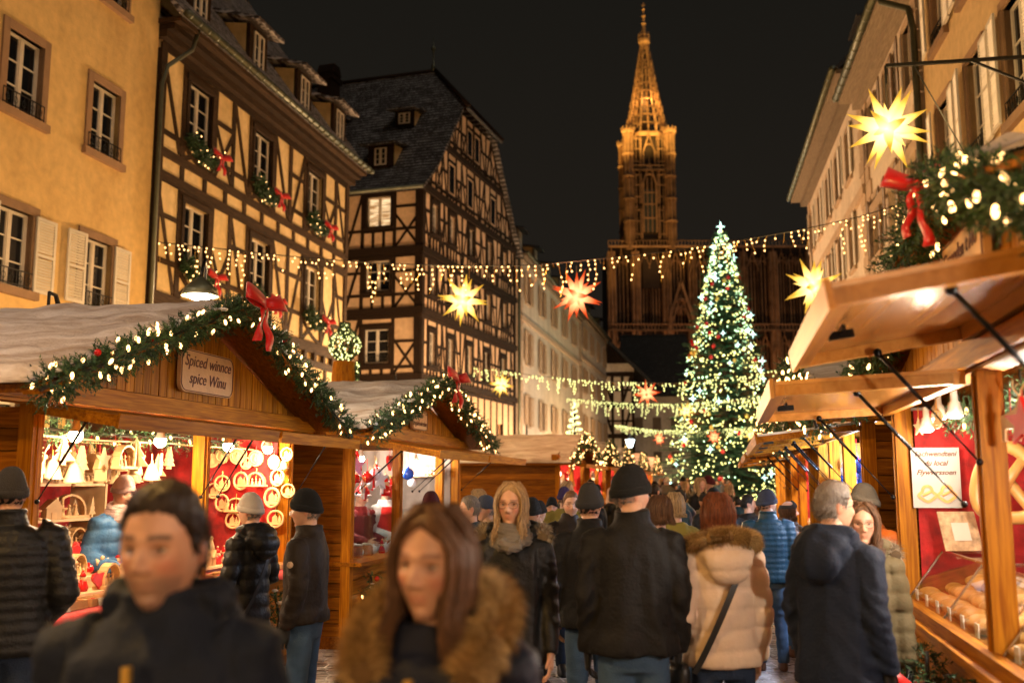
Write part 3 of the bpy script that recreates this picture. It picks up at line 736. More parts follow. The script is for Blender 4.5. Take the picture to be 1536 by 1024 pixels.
# ---- timbered house and dark roofs before the cathedral
H3 = thing('small_timber_house', 'narrow black and cream timbered house before the cathedral', 'building', (8.9, 100, 0), R(-4))
b = MB(); b.box(0, 3.4, 0, 10, 0, 13.5); b.build('wall', M['plaster_w'], H3)
b = MB()
for z in (3.0, 6.2, 9.3, 12.4): beam(b, (0, z), (3.4, z), .45, .06)
for z in (3.2, 6.4, 9.5):
    for x in (.15, 1.2, 2.2, 3.25): beam(b, (x, z), (x, z + 2.9), .3, .04)
    beam(b, (.3, z + 2.7), (1.1, z + .2), .26, .05); beam(b, (3.1, z + 2.7), (2.3, z + .2), .26, .05); beam(b, (.2, z + 1.3), (3.3, z + 1.3), .22, .045)
b.build('timber_frame', M['timber2'], H3)
b = MB(); roofslab(b, [(-.8, -.8, 17.5), (-.8, 10, 17.5), (5.2, 10, 11.6), (5.2, -.8, 11.6)], .3); b.build('roof', ROOF3, H3)
b = MB(); b.prism([(-.8, 13.5), (3.4, 13.5), (3.4, 13.6), (-.6, 17.2)], .05, 9.5); b.build('attic', M['timber2'], H3)
H4 = thing('dark_roofed_house', 'house with a steep black roof in shadow below the cathedral tower', 'building', (12.9, 112, 0), R(-6))
b = MB(); b.box(0, 7.0, 0, 12, 0, 11.5); b.build('wall', M['plaster_w'], H4)
b = MB(); roofslab(b, [(-.6, -.6, 11.3), (8.2, -.6, 11.3), (7.2, 5.6, 19.0), (-.6, 5.6, 19.0)], .3); roofslab(b, [(-.6, 5.6, 19), (7.2, 5.6, 19), (8.2, 12, 11.3), (-.6, 12, 11.3)], .3); b.build('roof', ROOF3, H4)
b = MB()
for z in (3.2, 7.0):
    for x in (.9, 2.9, 4.9): b.box(x, x + .9, -.05, .1, z, z + 1.8)
b.build('windows_shutters', M['shutter_d'], H4)

# ================================================================== CATHEDRAL
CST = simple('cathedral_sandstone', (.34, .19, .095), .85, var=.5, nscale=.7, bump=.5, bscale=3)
CDK = simple('cathedral_shadow_stone', (.035, .02, .012), .9, var=.4, nscale=1)  # darker copy of the sandstone, shade of the recesses put into its colour
TX, TY = 27.95, 200.0
CA = thing('cathedral', 'floodlit gothic cathedral with one tall openwork spire behind the market', 'cathedral', (TX, TY, 0))
def shaft(b, x, y, z0, z1, r=.16, pin=1.2, n=5):
    b.tube([(x, y, z0), (x, y, z1)], r, n); 
    if pin: b.tube([(x, y, z1), (x, y, z1 + .15), (x, y, z1 + pin)], [r * 1.7, r * 1.5, .02], n)
def arch(b, x0, x1, y, z0, zs, t=.22, dep=.4, gable=True):
    """pointed arch on two legs with an optional crocketed gable"""
    w = x1 - x0; h = w * .95; pts = []
    for i in range(9):
        a = i / 8; pts.append((x0 + (w / 2) * (1 - cos(a * pi / 2)) , zs + h * sin(a * pi / 2) ** .85))
    L_ = [(x0, z0)] + pts; Rr = [(x0 + x1 - x, z) for x, z in L_]
    for P_ in (L_, Rr):
        for i in range(len(P_) - 1): b.bar((P_[i][0], y, P_[i][1]), (P_[i + 1][0], y, P_[i + 1][1]), t, dep, (0, 1, 0))
    if gable:
        top = (x0 + w / 2, zs + h * 1.9)
        for s, xx in ((1, x0 - .15), (-1, x1 + .15)):
            b.bar((xx, y - .1, zs + .1), (top[0], y - .1, top[1]), t, dep, (0, 1, 0))
            for k in range(1, 5):
                q = k / 5; b.ell((xx + (top[0] - xx) * q, y - .2, zs + (top[1] - zs) * q + .2), (.16, .16, .2), 5, 4)
        b.tube([(top[0], y, top[1] - .2), (top[0], y, top[1] + 1.4)], [.2, .03], 5)
def balus(b, x0, x1, y, z, h=1.1, st=.55):
    b.box(x0, x1, y - .3, y + .2, z - .35, z); b.box(x0, x1, y - .15, y + .1, z + h - .15, z + h)
    n = int((x1 - x0) / st)
    for i in range(n + 1): b.box(x0 + (x1 - x0) * i / n - .08, x0 + (x1 - x0) * i / n + .08, y - .1, y + .05, z, z + h - .15)
def gothic_side(b, w, z0, z1):
    """one side of the tower, centred on x, outward -y at y=0"""
    h = z1 - z0
    arch(b, -1.3, 1.3, -.1, z0 + 1.5, z0 + h * .50, .26, .6); arch(b, -1.15, 1.15, -.05, z0 + h * .70, z0 + h * .80, .24, .5)
    for x in (-.45, .45): b.bar((x, 0, z0 + 1.5), (x, 0, z0 + h * .58), .14, .3, (0, 1, 0))
    for z in (z0 + h * .2, z0 + h * .33, z0 + h * .44): b.bar((-1.2, .02, z), (1.2, .02, z), .14, .3)
    for x in (-2.0, -1.65, 1.65, 2.0, -2.7, 2.7, -3.1, 3.1):
        for k in range(3):
            za = z0 + h * k / 3; shaft(b, x + rnd.uniform(-.05, .05), -.15 - rnd.random() * .2, za, za + h / 3 * rnd.uniform(.72, .9), .11, 1.0)
    for k in range(9):
        z = z0 + h * (k + .5) / 9 + rnd.uniform(-.4, .4)
        for s in (-1, 1): b.box(s * 2.4 - .7, s * 2.4 + .7, -.22, .1, z, z + .22)
    balus(b, -3.4, 3.4, -.35, z0 + h * .655, .9); 
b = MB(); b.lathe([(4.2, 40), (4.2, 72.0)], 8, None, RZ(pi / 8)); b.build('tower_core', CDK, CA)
b = MB()
for q in range(4):
    b.M = RZ(q * pi / 2) @ T(0, -4.1, 0); gothic_side(b, 8, 50, 72.2)
b.M = Matrix.Identity(4); b.build('tower_tracery', CST, CA)
b = MB(); 
for z in (51.5, 54.5, 57.5): b.bar((-.9, -3.98, z + 1.2), (.9, -3.98, z + 1.2), .08, .05)
b.box(-1.1, 1.1, -4.0, -3.94, 51.6, 60.5); b.build('tower_window', simple('leaded_glass', (.12, .13, .12), .2, var=.4, nscale=2), CA)
for q in range(4):
    b = MB(); x = 4.25 * (1 if q % 2 else -1); y = 4.25 * (1 if q // 2 else -1)
    zt = 72.4 - (3.5 if (q % 2 and q // 2) else 0)
    b.lathe([(.75, 48), (.75, zt)], 8)
    for k in range(8):
        a = k * pi / 4; 
        for j in range(5):
            za = 49 + (zt - 49) * j / 5; shaft(b, .95 * cos(a), .95 * sin(a), za, za + (zt - 49) / 5 * .86, .13, .9)
    for j in range(1, 6):
        za = 49 + (zt - 49) * j / 5; b.lathe([(1.0, za - .3), (1.3, za - .12), (1.3, za + .1), (1.0, za + .2)], 8)
    b.lathe([(1.1, zt - .3), (1.4, zt + .1), (1.4, zt + .5), (1.2, zt + .55)], 10)
    for k in range(10):
        a = k * pi / 5; b.box(-.12, .12, -.12, .12, zt + .5, zt + 1.0, None, T(1.3 * cos(a), 1.3 * sin(a), 0))
    b.build('stair_turret', CST, CA, loc=(x, y, 0))
b = MB(); b.lathe([(4.4, 71.8), (4.7, 72.3), (4.7, 72.6), (4.4, 72.7)], 8, None, RZ(pi / 8))
N8 = 11
def srad(t): return 3.75 * (1 - t) * (1 - .08 * sin(pi * t)) + .5
for i in range(N8):
    t = i / N8; z = 72.8 + 20 * t ** .95; z2 = 72.8 + 20 * ((i + 1) / N8) ** .95; r0 = srad(t); r1 = srad((i + 1) / N8)
    for k in range(8):
        a = pi / 8 + k * pi / 4; ca, sa = cos(a), sin(a)
        b.bar((r0 * ca, r0 * sa, z), (r1 * ca, r1 * sa, z2), .3 * (1 - .5 * t), .3 * (1 - .5 * t))
        hh = (z2 - z)
        shaft(b, (r0 + .08) * ca, (r0 + .08) * sa, z - .2, z + hh * .62, .2 * (1 - .45 * t), hh * .75, 5)
        a2 = a + pi / 4; b.bar((r0 * ca, r0 * sa, z), (r0 * cos(a2), r0 * sin(a2), z), .16, .22)
        am = a + pi / 8; rm = r0 * .93
        if r0 > 1.3:
            shaft(b, rm * cos(am), rm * sin(am), z, z + hh * .5, .13, hh * .4, 4)
b.lathe([(.5, 92), (.9, 93.2), (1.25, 93.6), (1.25, 94.3), (.9, 94.5), (.75, 95.5)], 8)
for k in range(8): shaft(b, 1.1 * cos(k * pi / 4), 1.1 * sin(k * pi / 4), 93.8, 95.0, .12, .8)
b.lathe([(.7, 95), (.32, 97.5), (.5, 97.9), (.26, 98.3), (.2, 99.2), (.45, 99.6), (.15, 100), (.12, 100.8), (.35, 101.1), (.1, 101.4), (.08, 102.6)], 8)
b.bar((-.35, 0, 102.0), (.35, 0, 102.0), .1, .1); b.build('spire', CST, CA)
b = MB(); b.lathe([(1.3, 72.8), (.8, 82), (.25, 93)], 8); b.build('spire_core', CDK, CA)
# west front
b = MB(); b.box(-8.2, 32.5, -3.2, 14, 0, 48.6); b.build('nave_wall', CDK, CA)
b = MB()
def bay(x0, x1, z0, z1, y, dens=.62):
    n = max(2, int((x1 - x0) / dens)); 
    for i in range(n + 1):
        x = x0 + (x1 - x0) * i / n; shaft(b, x, y - rnd.random() * .3, z0, z1 - rnd.uniform(1.6, 2.4), .11 if i % 3 else .19, .9, 4)
    for i in range(0, n - 2, 3):
        xa = x0 + (x1 - x0) * i / n; xb = x0 + (x1 - x0) * (i + 3) / n; arch(b, xa, xb, y - .25, z0 + .6, z1 - (xb - xa) * 1.7 - .6, .15, .35)
bx = [-8.0, -3.1, 3.1, 8.2, 13.0, 18.5, 24.5, 32.0]
for x in bx:
    for j, (z0, z1, wd) in enumerate(((0, 17, 1.1), (17, 31.5, .9), (31.5, 47.5, .75))):
        b.box(x - wd, x + wd, -4.9 + j * .3, -3.0, z0, z1)
        for s in (-1, 1):
            shaft(b, x + s * wd, -5.0 + j * .3, z0 + 1, z1 - 2, .16, 1.6, 4)
        shaft(b, x, -5.1 + j * .3, z0 + 1, z1 - 1, .2, 2.0, 4)
        arch(b, x - wd * .8, x + wd * .8, -5.0 + j * .3, z0 + 3, z1 - 5, .15, .3)
for i in range(len(bx) - 1):
    a, d = bx[i] + .9, bx[i + 1] - .9
    bay(a, d, 18.5, 31.0, -3.4); bay(a, d, 32.5, 47.8, -3.4); bay(a, d, 2, 17.0, -3.5, .8)
for z in (17.6, 31.6, 48.6): balus(b, -8.6, 32.8, -4.6, z, 1.1, .7)
arch(b, 3.6, 8.0, -4.4, 18, 33.5, .5, .8); arch(b, 4.2, 7.4, -4.2, 18, 33.0, .3, .5); arch(b, 19.2, 24.0, -4.4, 3, 18, .5, .8)
for k in range(14):
    a = 2 * pi * k / 14; b.bar((5.8, -4.2, 36.0), (5.8 + 1.5 * cos(a), -4.2, 36.0 + 1.5 * sin(a)), .1, .2, (0, 1, 0))
b.build('west_front', CST, CA)
OR = (1, .52, .13)
for x, y in ((-9, -9), (9, -9), (0, -11), (11, 2), (-11, 2)):
    spot('spire_floodlight', (TX + x * 1.7, TY + y * 1.7, 60.0), (TX, TY, 86), 21000, (1, .60, .14), 60, .6)
point('belfry_light', (TX, TY - 2.2, 80), 900, OR, .5, None)
for x, w_ in ((-22, 17000), (3, 9000), (20, 9000)): spot('tower_floodlight', (TX + x, TY - 28, 18), (TX, TY - 4, 64), w_, (1, .56, .15), 42, 1)
for x, w in ((-6, 3800), (6, 4200), (20, 3200), (30, 2500)): spot('facade_floodlight', (TX + x, TY - 20, 6), (TX + x, TY - 3, 26), w, (1, .48, .2), 80, 1)

# ================================================================== CHRISTMAS TREE
def at_(x, y): return x, y
TRX, TRY, TRH = 15.05, 70.0, 20.1
CT = thing('christmas_tree', 'towering Christmas tree covered in pale lights at the end of the street', 'tree', (TRX, TRY, 0))
b = MB(); b.tube([(0, 0, 0), (.02, 0, 8), (0, 0, 19.5)], [.32, .2, .03], 10); b.build('trunk', M['bark'], CT, True)
b = MB(); tips = []; rt = random.Random(3)
def spray(b, p, d, ln, wd, up=.15, n=7):
    d = d.normalized(); s = d.cross(Vector((0, 0, 1))).normalized()
    for i in range(n):
        t = (i + .4) / n; c = p + d * ln * t; w_ = wd * (1 - .72 * t) * rt.uniform(.7, 1.2)
        for sg in (-1, 1):
            tip = c + (s * sg + d * rt.uniform(.5, .9)) * w_ + Vector((0, 0, rt.uniform(-.12, up) * w_ * 2))
            o = c + d * ln * .13
            b.add([c, o, tip, c + (tip - c) * .5 + Vector((0, 0, -.04))], [(0, 1, 2), (0, 2, 3)])
nb = 0
z = 1.1
while z < 19.3:
    t = (z - 1.1) / 18.4; Rb = 4.8 * (1 - t) ** .84 + .25; n = int(7 + 15 * (1 - t))
    a0 = rt.random() * 6
    for k in range(n):
        a = a0 + 2 * pi * k / n + rt.uniform(-.2, .2); r = Rb * rt.uniform(.74, 1.12)
        d = Vector((cos(a), sin(a), 0)); zz = z + rt.uniform(-.15, .15); droop = .16 + .16 * (1 - t)
        p0 = Vector((0, 0, zz + .25)); steps = max(2, int(r / .5))
        prev = p0
        for j in range(1, steps + 1):
            q = j / steps; p = Vector((cos(a) * r * q, sin(a) * r * q, zz + .25 - droop * r * q + .12 * r * q ** 3))
            if q > .22:
                spray(b, prev, (p - prev), (p - prev).length * 1.25, .34 + .1 * rt.random() + .12 * (1 - q), .2, 4)
            prev = p
        tips.append((p, d, r, q))
    z += .34 * (1 - .35 * t)
b.build('crown', M['needle_t'], CT)
pts_c = []; pts_w = []
for i in range(3300):
    t = 1 - (1 - rt.random()) ** .5 if False else rt.random() ** 1.35
    z = 1.0 + 18.6 * t; Rb = (4.35 * (1 - (z - 1.1) / 18.4 if z > 1.1 else 1) ** .88 + .3) if z < 19.5 else .2
    a = rt.uniform(0, 2 * pi); r = Rb * rt.uniform(.72, 1.04); wv = .25 * sin(z * 5.5 + 2 * sin(a * 2)) 
    p = (r * cos(a), r * sin(a), z - .2 * r + wv * .5)
    if sin(a * 5 + z * 2.1) * sin(z * 3.3 + a) < -.32: continue
    (pts_c if rt.random() < .05 + .6 * t else pts_w).append(p)
pts_c = [p for p in pts_c if p[1] < 1.5]; pts_w = [p for p in pts_w if p[1] < 1.5]
bulbs(CT, pts_c, 'tc', M['bulb_t'], .042); bulbs(CT, pts_w, 'tw', M['bulb_t2'], .04)
STW = emis('white_star_lamp', (.6, 1, .85), 6, 'NONE')
def star4(r):
    b = MB()
    for k in range(4):
        a = k * pi / 2; c, s = cos(a), sin(a); w = r * .10
        b.add([(r * c, 0, r * s), (-s * w, -w * .6, c * w), (s * w, -w * .6, -c * w), (0, w * .6, 0)], [(0, 1, 2), (0, 2, 3), (0, 3, 1)])
    return b
s4 = star4(.3).build('star_lamp', STW, CT, loc=(0, 0, 19.9)); s4.scale = (1.1, 1, 1.5)
for i in range(44):
    t = rt.random() ** 1.2; z = 1.5 + 17 * t; Rb = 4.35 * (1 - (z - 1.1) / 18.4) ** .88 + .35; a = rt.uniform(pi * 1.05, pi * 1.95)
    o = dup(s4, CT, (Rb * cos(a), Rb * sin(a), z - .2 * Rb)); q = rt.uniform(.6, 1.0); o.scale = (q, q, q * 1.15)
rb = None; gb = None
for i in range(64):
    t = rt.random(); z = 1.5 + 15 * t; Rb = 4.35 * (1 - (z - 1.1) / 18.4) ** .88 + .3; a = rt.uniform(pi * 1.0, pi * 2.0); loc = (TRX + Rb * cos(a), TRY + Rb * sin(a), z - .2 * Rb)
    if i % 3:
        if rb is None: m_ = MB(); m_.ell((0, 0, 0), (.15, .15, .15), 10, 8); m_.lathe([(.03, .14), (.03, .19)], 6); rb = m_.build('red_bauble', M['red_ball'], smooth=True); o = rb
        else: o = dup(rb)
        tag(o, 'red bauble among the pale lights of the tall Christmas tree', 'bauble', 'red baubles on the Christmas tree')
    else:
        if gb is None: m_ = MB(); m_.ell((0, 0, 0), (.16, .16, .16), 10, 8); m_.lathe([(.03, .15), (.03, .2)], 6); gb = m_.build('gold_bauble', M['gold'], smooth=True); o = gb
        else: o = dup(gb)
        tag(o, 'gold bauble among the pale lights of the tall Christmas tree', 'bauble', 'gold baubles on the Christmas tree')
    o.location = loc
point('tree_glow', (TRX - .5, TRY - 6.0, 4), 260, (.85, 1, .7), 1.5); point('tree_glow', (TRX, TRY - 5.2, 9), 240, (.8, 1, .8), 1.2); point('tree_glow', (TRX, TRY - 3.6, 14.5), 130, (.7, 1, .85), 1)

# ================================================================== STARS AND STRINGS
def star_mesh(seed):
    rs = random.Random(seed); dirs = []
    for x in (-1, 0, 1):
        for y in (-1, 0, 1):
            for z in (-1, 0, 1):
                if x or y or z: dirs.append(Vector((x, y, z)).normalized())
    b = MB()
    for d in dirs:
        nz = abs(d.x) + abs(d.y) + abs(d.z); ln = 1.0 if nz < 1.5 else .8
        if nz > 1.6: ln = .66
        a = d.orthogonal().normalized(); c = d.cross(a); base = .15 if nz < 1.6 else .11
        n = 4 if nz < 1.6 else 3; ph = rs.random()
        vs = [d * .22 + (a * cos(2 * pi * k / n + ph) + c * sin(2 * pi * k / n + ph)) * base for k in range(n)] + [d * ln]
        b.add([tuple(v) for v in vs], [(k, (k + 1) % n, n) for k in range(n)])
    b.ell((0, 0, 0), (.25, .25, .25), 10, 8)
    return b
SY = emis('yellow_star_paper', (1, .5, .06), 1.25, 'AUTO', (.1, .95, (1, .82, .4)))
SR = emis('red_star_paper', (1, .12, .03), .95, 'AUTO', (.08, .9, (1, .6, .3)))
def mk(c, hot, st):
    def bb(nt, N, L, out):
        e = N('ShaderNodeEmission'); tc = N('ShaderNodeTexCoord'); ln = N('ShaderNodeVectorMath', operation='LENGTH'); L(tc.outputs['Object'], ln.inputs[0])
        cr = N('ShaderNodeValToRGB'); L(ln.outputs['Value'], cr.inputs[0]); E_ = cr.color_ramp.elements
        E_[0].position = .2; E_[0].color = c4(hot); E_[1].position = .75; E_[1].color = c4(c)
        mr = N('ShaderNodeMapRange'); L(ln.outputs['Value'], mr.inputs[0]); mr.inputs['From Min'].default_value = .15; mr.inputs['From Max'].default_value = .8
        mr.inputs['To Min'].default_value = st; mr.inputs['To Max'].default_value = st * .26
        lw = N('ShaderNodeLayerWeight'); lw.inputs[0].default_value = .35
        mm = N('ShaderNodeMath', operation='MULTIPLY_ADD'); L(lw.outputs['Facing'], mm.inputs[0]); mm.inputs[1].default_value = -.45; mm.inputs[2].default_value = 1
        m2 = N('ShaderNodeMath', operation='MULTIPLY'); L(mm.outputs[0], m2.inputs[0]); L(mr.outputs[0], m2.inputs[1])
        L(cr.outputs[0], e.inputs[0]); L(m2.outputs[0], e.inputs[1]); L(e.outputs[0], out.inputs[0])
    return bb
SY = mat('yellow_star_paper_lit', mk((1, .5, .05), (1, .74, .28), 2.9)); SR = mat('red_star_paper_lit', mk((1, .1, .02), (1, .45, .18), 2.6))
for m_ in (SY, SR): m_.cycles.emission_sampling = 'NONE'
_st = {}
def star(px, py, Y, rpx, red, label, top=None, w=60):
    p = at(px, py, Y); r = rpx * (p - CAM).length / F * 1.03
    o = link('paper_star', None, None, p); tag(o, label, 'star lantern', 'lit paper stars over the street')
    k = (red,)
    if k not in _st:
        s = star_mesh(5).build('star_body', SR if red else SY, o); _st[k] = s.data
    else: s = link('star_body', _st[k], o)
    s.scale = (r, r, r); s.rotation_euler = (rnd.uniform(-.3, .3), rnd.uniform(-.4, .4), rnd.uniform(-.5, .5))
    if top:
        c = MB(); c.tube([(0, 0, .1 * r), (0, 0, top)], .012, 5); c.build('hanging_cord', M['wire'], o)
    point('star_light', (0, -1.05 * r, 0), w * r * (1 + Y / 9), (1, .35, .15) if red else (1, .66, .25), .25, o)
    return o
star(1332, 193, 14.9, 60, False, 'yellow paper star hanging from the iron bracket on the ochre house', .75, 50)
star(695, 450, 24, 40, False, 'yellow paper star in front of the tall gabled timber house', .75)
star(865, 443, 24, 41, True, 'large red paper star on the long string above the street', .75)
star(1220, 430, 24, 44, False, 'large yellow paper star right of the Christmas tree', .9)
star(752, 577, 40, 20, False, 'small yellow paper star by the corner of the white house', .6)
star(970, 590, 42, 21, True, 'small red paper star left of the Christmas tree', .6)
star(1029, 616, 46, 14, False, 'small yellow paper star before the left edge of the Christmas tree', .5)
star(989, 658, 50, 11, True, 'tiny orange star above the far stall roofs', .5)
star(1071, 655, 52, 12, True, 'tiny red star low in front of the Christmas tree', .5)
star(1127, 652, 50, 12, False, 'tiny yellow star low at the right of the Christmas tree', .5)
star(1160, 655, 40, 11, True, 'tiny red star beside the right stall flaps', .5)

def lightstring(name, label, path, drops, key, m, r, seed=1, wires=True, cap=100, wirem='wire', long=1.2, gap=.12):
    rs = random.Random(seed); o = thing(name, label, 'string lights', path[0]); o0 = Vector(path[0])
    P = [Vector(p) - o0 for p in path]
    # densify
    b = MB(); b.tube(P, .014, 5); b.build('cable', M[wirem], o, True)
    Ls = [0]
    for i in range(1, len(P)): Ls.append(Ls[-1] + (P[i] - P[i - 1]).length)
    tot = Ls[-1]; s = .1; pts = []; wb = MB()
    while s < tot:
        i = max(k for k in range(len(Ls)) if Ls[k] <= s); i = min(i, len(P) - 2)
        p = P[i] + (P[i + 1] - P[i]) * ((s - Ls[i]) / (Ls[i + 1] - Ls[i]))
        ln = rs.choice(drops) * rs.uniform(.5, 1.2); n = max(1, int(ln / gap)); w = [p]; q = p.copy()
        for j in range(n):
            q = q + Vector((rs.uniform(-.05, .05), rs.uniform(-.04, .04), -gap)); w.append(q.copy())
            if rs.random() < .72: pts.append(tuple(q + Vector((rs.uniform(-.03, .03), 0, 0))))
        if len(w) > 1 and wires: wb.tube(w, .005, 3, None, False)
        if rs.random() < .6: pts.append(tuple(p + Vector((0, 0, -.03))))
        s += rs.uniform(.10, .22)
    if wires and wb.v: wb.build('drop_wires', M['gold'], o)['kind'] = 'stuff'
    bulbs(o, pts, key, m, r, long, cap)
    return o
def sag(pxs, Y0, Y1):
    """a path through photo pixels at distances running from Y0 to Y1"""
    n = len(pxs); out = []
    for i in range(n - 1):
        for k in range(4):
            t = k / 4; x = pxs[i][0] + (pxs[i + 1][0] - pxs[i][0]) * t; y = pxs[i][1] + (pxs[i + 1][1] - pxs[i][1]) * t
            out.append(at(x, y, Y0 + (Y1 - Y0) * (i + t) / (n - 1)))
    out.append(at(pxs[-1][0], pxs[-1][1], Y1)); return out
lightstring('icicle_lights', 'long string of warm icicle lights sagging across the whole street', sag([(214, 361), (330, 373), (450, 386), (570, 395), (690, 399), (800, 398), (900, 388), (1000, 377), (1100, 362), (1200, 345), (1290, 325), (1352, 306)], 23.3, 23.6), [.12, .2, .4, .6, .9, .5], 'ic', M['bulb_i'], .019, 1)
lightstring('icicle_lights', 'upper pale string running from the white house to the tree', sag([(705, 548), (800, 563), (900, 572), (1010, 575), (1110, 565), (1215, 545)], 49.3, 46), [.3, .6, .9, .2], 'sg', M['bulb_g'], .032, 2, True)
lightstring('icicle_lights', 'middle pale string just below the upper pale string', sag([(850, 597), (930, 604), (1010, 606), (1090, 600), (1180, 590)], 72, 58), [.3, .6, .9], 'sg2', M['bulb_g'], .034, 3, False)
lightstring('icicle_lights', 'lowest pale string above the far stall roofs', sag([(922, 637), (985, 645), (1060, 645), (1130, 640), (1180, 630)], 88, 56), [.3, .6], 'sg3', M['bulb_g'], .034, 4, False)
# iron bracket for the big star
pe = at(1328, 99, 14.9); pw = Vector((8.1, 14.45, at(1536, 86, 14.5).z))
o = thing('iron_bracket', 'black iron bracket carrying the big yellow star on the ochre house', 'bracket', pw)
b = MB(); b.bar((0, 0, 0), pe - pw, .05, .05); b.bar((0, 0, -.55), (pe - pw) * .45, .035, .035); b.bar((0, 0, -.7), (0, 0, .1), .05, .05)
b.tube([pe - pw, pe - pw + Vector((0, 0, -.3))], .02, 5); b.tube([(pe - pw) * .82, (pe - pw) * .5 + Vector((0, 0, -1.6)), Vector((.25, 0, -2.4))], .012, 4); b.build('bracket_arm', M['iron'], o)
# street lamp far up the street
def street_lamp(p, label, watt=250, h=4.0):
    o = thing('street_lamp', label, 'street lamp', (p[0], p[1], 0))
    b = MB(); b.lathe([(.16, 0), (.14, .5), (.07, .7), (.05, h - .6), (.07, h - .55), (.03, h - .5)], 10); b.build('lamp_post', M['iron'], o, True)
    b = MB(); b.lathe([(.12, h - .5), (.26, h - .05)], 6, None, None, False); l = b.build('lamp_glass', emis('street_lamp_glass', (.75, .95, 1), 14, 'NONE'), o)
    b = MB(); b.lathe([(.3, h - .05), (.1, h + .18), (.03, h + .3)], 6); b.build('lamp_cap', M['iron'], o)
    point('lamp_light', (0, -.5, h - .3), watt, (.85, .95, 1), .15, o); return o
pl = at(945, 663, 60); street_lamp((pl.x, pl.y), 'lit street lamp with a bluish lantern above the far stalls', 300, pl.z + .2)
# ================================================================== STALLS
def glassy(name, tint=(.9, .95, .95), rf=.08):
    def b(nt, N, L, out):
        t = N('ShaderNodeBsdfTransparent'); t.inputs[0].default_value = c4(tint); g_ = N('ShaderNodeBsdfGlossy'); g_.inputs['Roughness'].default_value = .04
        lw = N('ShaderNodeLayerWeight'); lw.inputs[0].default_value = .5; pw = N('ShaderNodeMath', operation='POWER'); L(lw.outputs['Facing'], pw.inputs[0]); pw.inputs[1].default_value = 4; f = N('ShaderNodeMath', operation='MULTIPLY_ADD'); L(pw.outputs[0], f.inputs[0]); f.inputs[1].default_value = .7; f.inputs[2].default_value = .05; m = N('ShaderNodeMixShader'); L(f.outputs[0], m.inputs[0]); L(t.outputs[0], m.inputs[1]); L(g_.outputs[0], m.inputs[2]); L(m.outputs[0], out.inputs[0])
    return mat(name, b)
GLASS = glassy('display_glass')
def hit(W, px, py, axis, val):
    """where the sight line through a photo pixel meets the plane axis=val of a frame; local coords"""
    Wi = W.inverted(); a, z = ray(px, py); d = Wi.to_3x3() @ Vector((a, 1, z)); o = Wi @ CAM
    t = (val - o[axis]) / d[axis]; return o + d * t
def sframe(X0, m, Y, flip=False):
    return Matrix.Translation((X0 + m * Y, Y, 0)) @ RZ(atan2(1, m) if not flip else atan2(-1, -m))
def snow_sheet(b, p00, p10, p11, p01, th=.07, nx=30, ny=18, seed=0, amp=.05):
    p00, p10, p11, p01 = map(Vector, (p00, p10, p11, p01)); nr = (p10 - p00).cross(p01 - p00).normalized()
    if nr.z < 0: nr = -nr
    top = []; bot = []
    for i in range(nx + 1):
        for j in range(ny + 1):
            u, v = i / nx, j / ny; p = p00 * (1 - u) * (1 - v) + p10 * u * (1 - v) + p11 * u * v + p01 * (1 - u) * v
            e = min(u * nx / 2, (1 - u) * nx / 2, v * ny / 2, (1 - v) * ny / 2, 1)
            n_ = noise.fractal(Vector((p.x * 2.2 + seed, p.y * 2.2, p.z * 2.2)), 1, 2, 4)
            jit = noise.noise(p * 6 + Vector((seed, 0, 0))) * .05
            q = p + nr * (th * (.35 + .65 * e ** .5) + amp * n_ * e)
            if e < .3: q += (p00 + p11 - p * 2).normalized() * jit * .4
            top.append(q); bot.append(p + nr * .004)
    vs = [tuple(q) for q in top + bot]; o = len(top); fs = []
    W_ = ny + 1
    for i in range(nx):
        for j in range(ny):
            a = i * W_ + j; fs.append((a, a + W_, a + W_ + 1, a + 1))
    for i in range(nx):
        for j in (0, ny):
            a = i * W_ + j; fs.append((a, a + W_, a + W_ + o, a + o))
    for j in range(ny):
        for i in (0, nx):
            a = i * W_ + j; fs.append((a, a + 1, a + 1 + o, a + o))
    b.add(vs, fs)
def snowroof(nt, N, L, out):
    p = N('ShaderNodeBsdfPrincipled'); p.inputs['Roughness'].default_value = .7; tc = N('ShaderNodeTexCoord')
    mp = N('ShaderNodeMapping'); mp.inputs['Scale'].default_value = (4.5, 1.1, 4.5); L(tc.outputs['Object'], mp.inputs[0])
    n = N('ShaderNodeTexNoise'); n.inputs['Scale'].default_value = 1.3; n.inputs['Detail'].default_value = 9; n.inputs['Roughness'].default_value = .62; n.inputs['Distortion'].default_value = .5; L(mp.outputs[0], n.inputs[0])
    cr = N('ShaderNodeValToRGB'); cr.color_ramp.elements[0].position = .36; cr.color_ramp.elements[1].position = .60; cr.color_ramp.elements[0].color = (.40, .30, .235, 1); cr.color_ramp.elements[1].color = (.66, .59, .55, 1)
    L(n.outputs[0], cr.inputs[0]); L(cr.outputs[0], p.inputs['Base Color'])
    n2 = N('ShaderNodeTexNoise'); n2.inputs['Scale'].default_value = 30; n2.inputs['Detail'].default_value = 6; L(tc.outputs['Object'], n2.inputs[0])
    a = N('ShaderNodeMath', operation='MULTIPLY_ADD'); L(n.outputs[0], a.inputs[0]); a.inputs[1].default_value = 3; L(n2.outputs[0], a.inputs[2])
    bp = N('ShaderNodeBump'); bp.inputs['Strength'].default_value = .7; bp.inputs['Distance'].default_value = .02; L(a.outputs[0], bp.inputs['Height']); L(bp.outputs[0], p.inputs['Normal']); L(p.outputs[0], out.inputs[0])
SNOWR = mat('thin_crusted_roof_snow', snowroof)
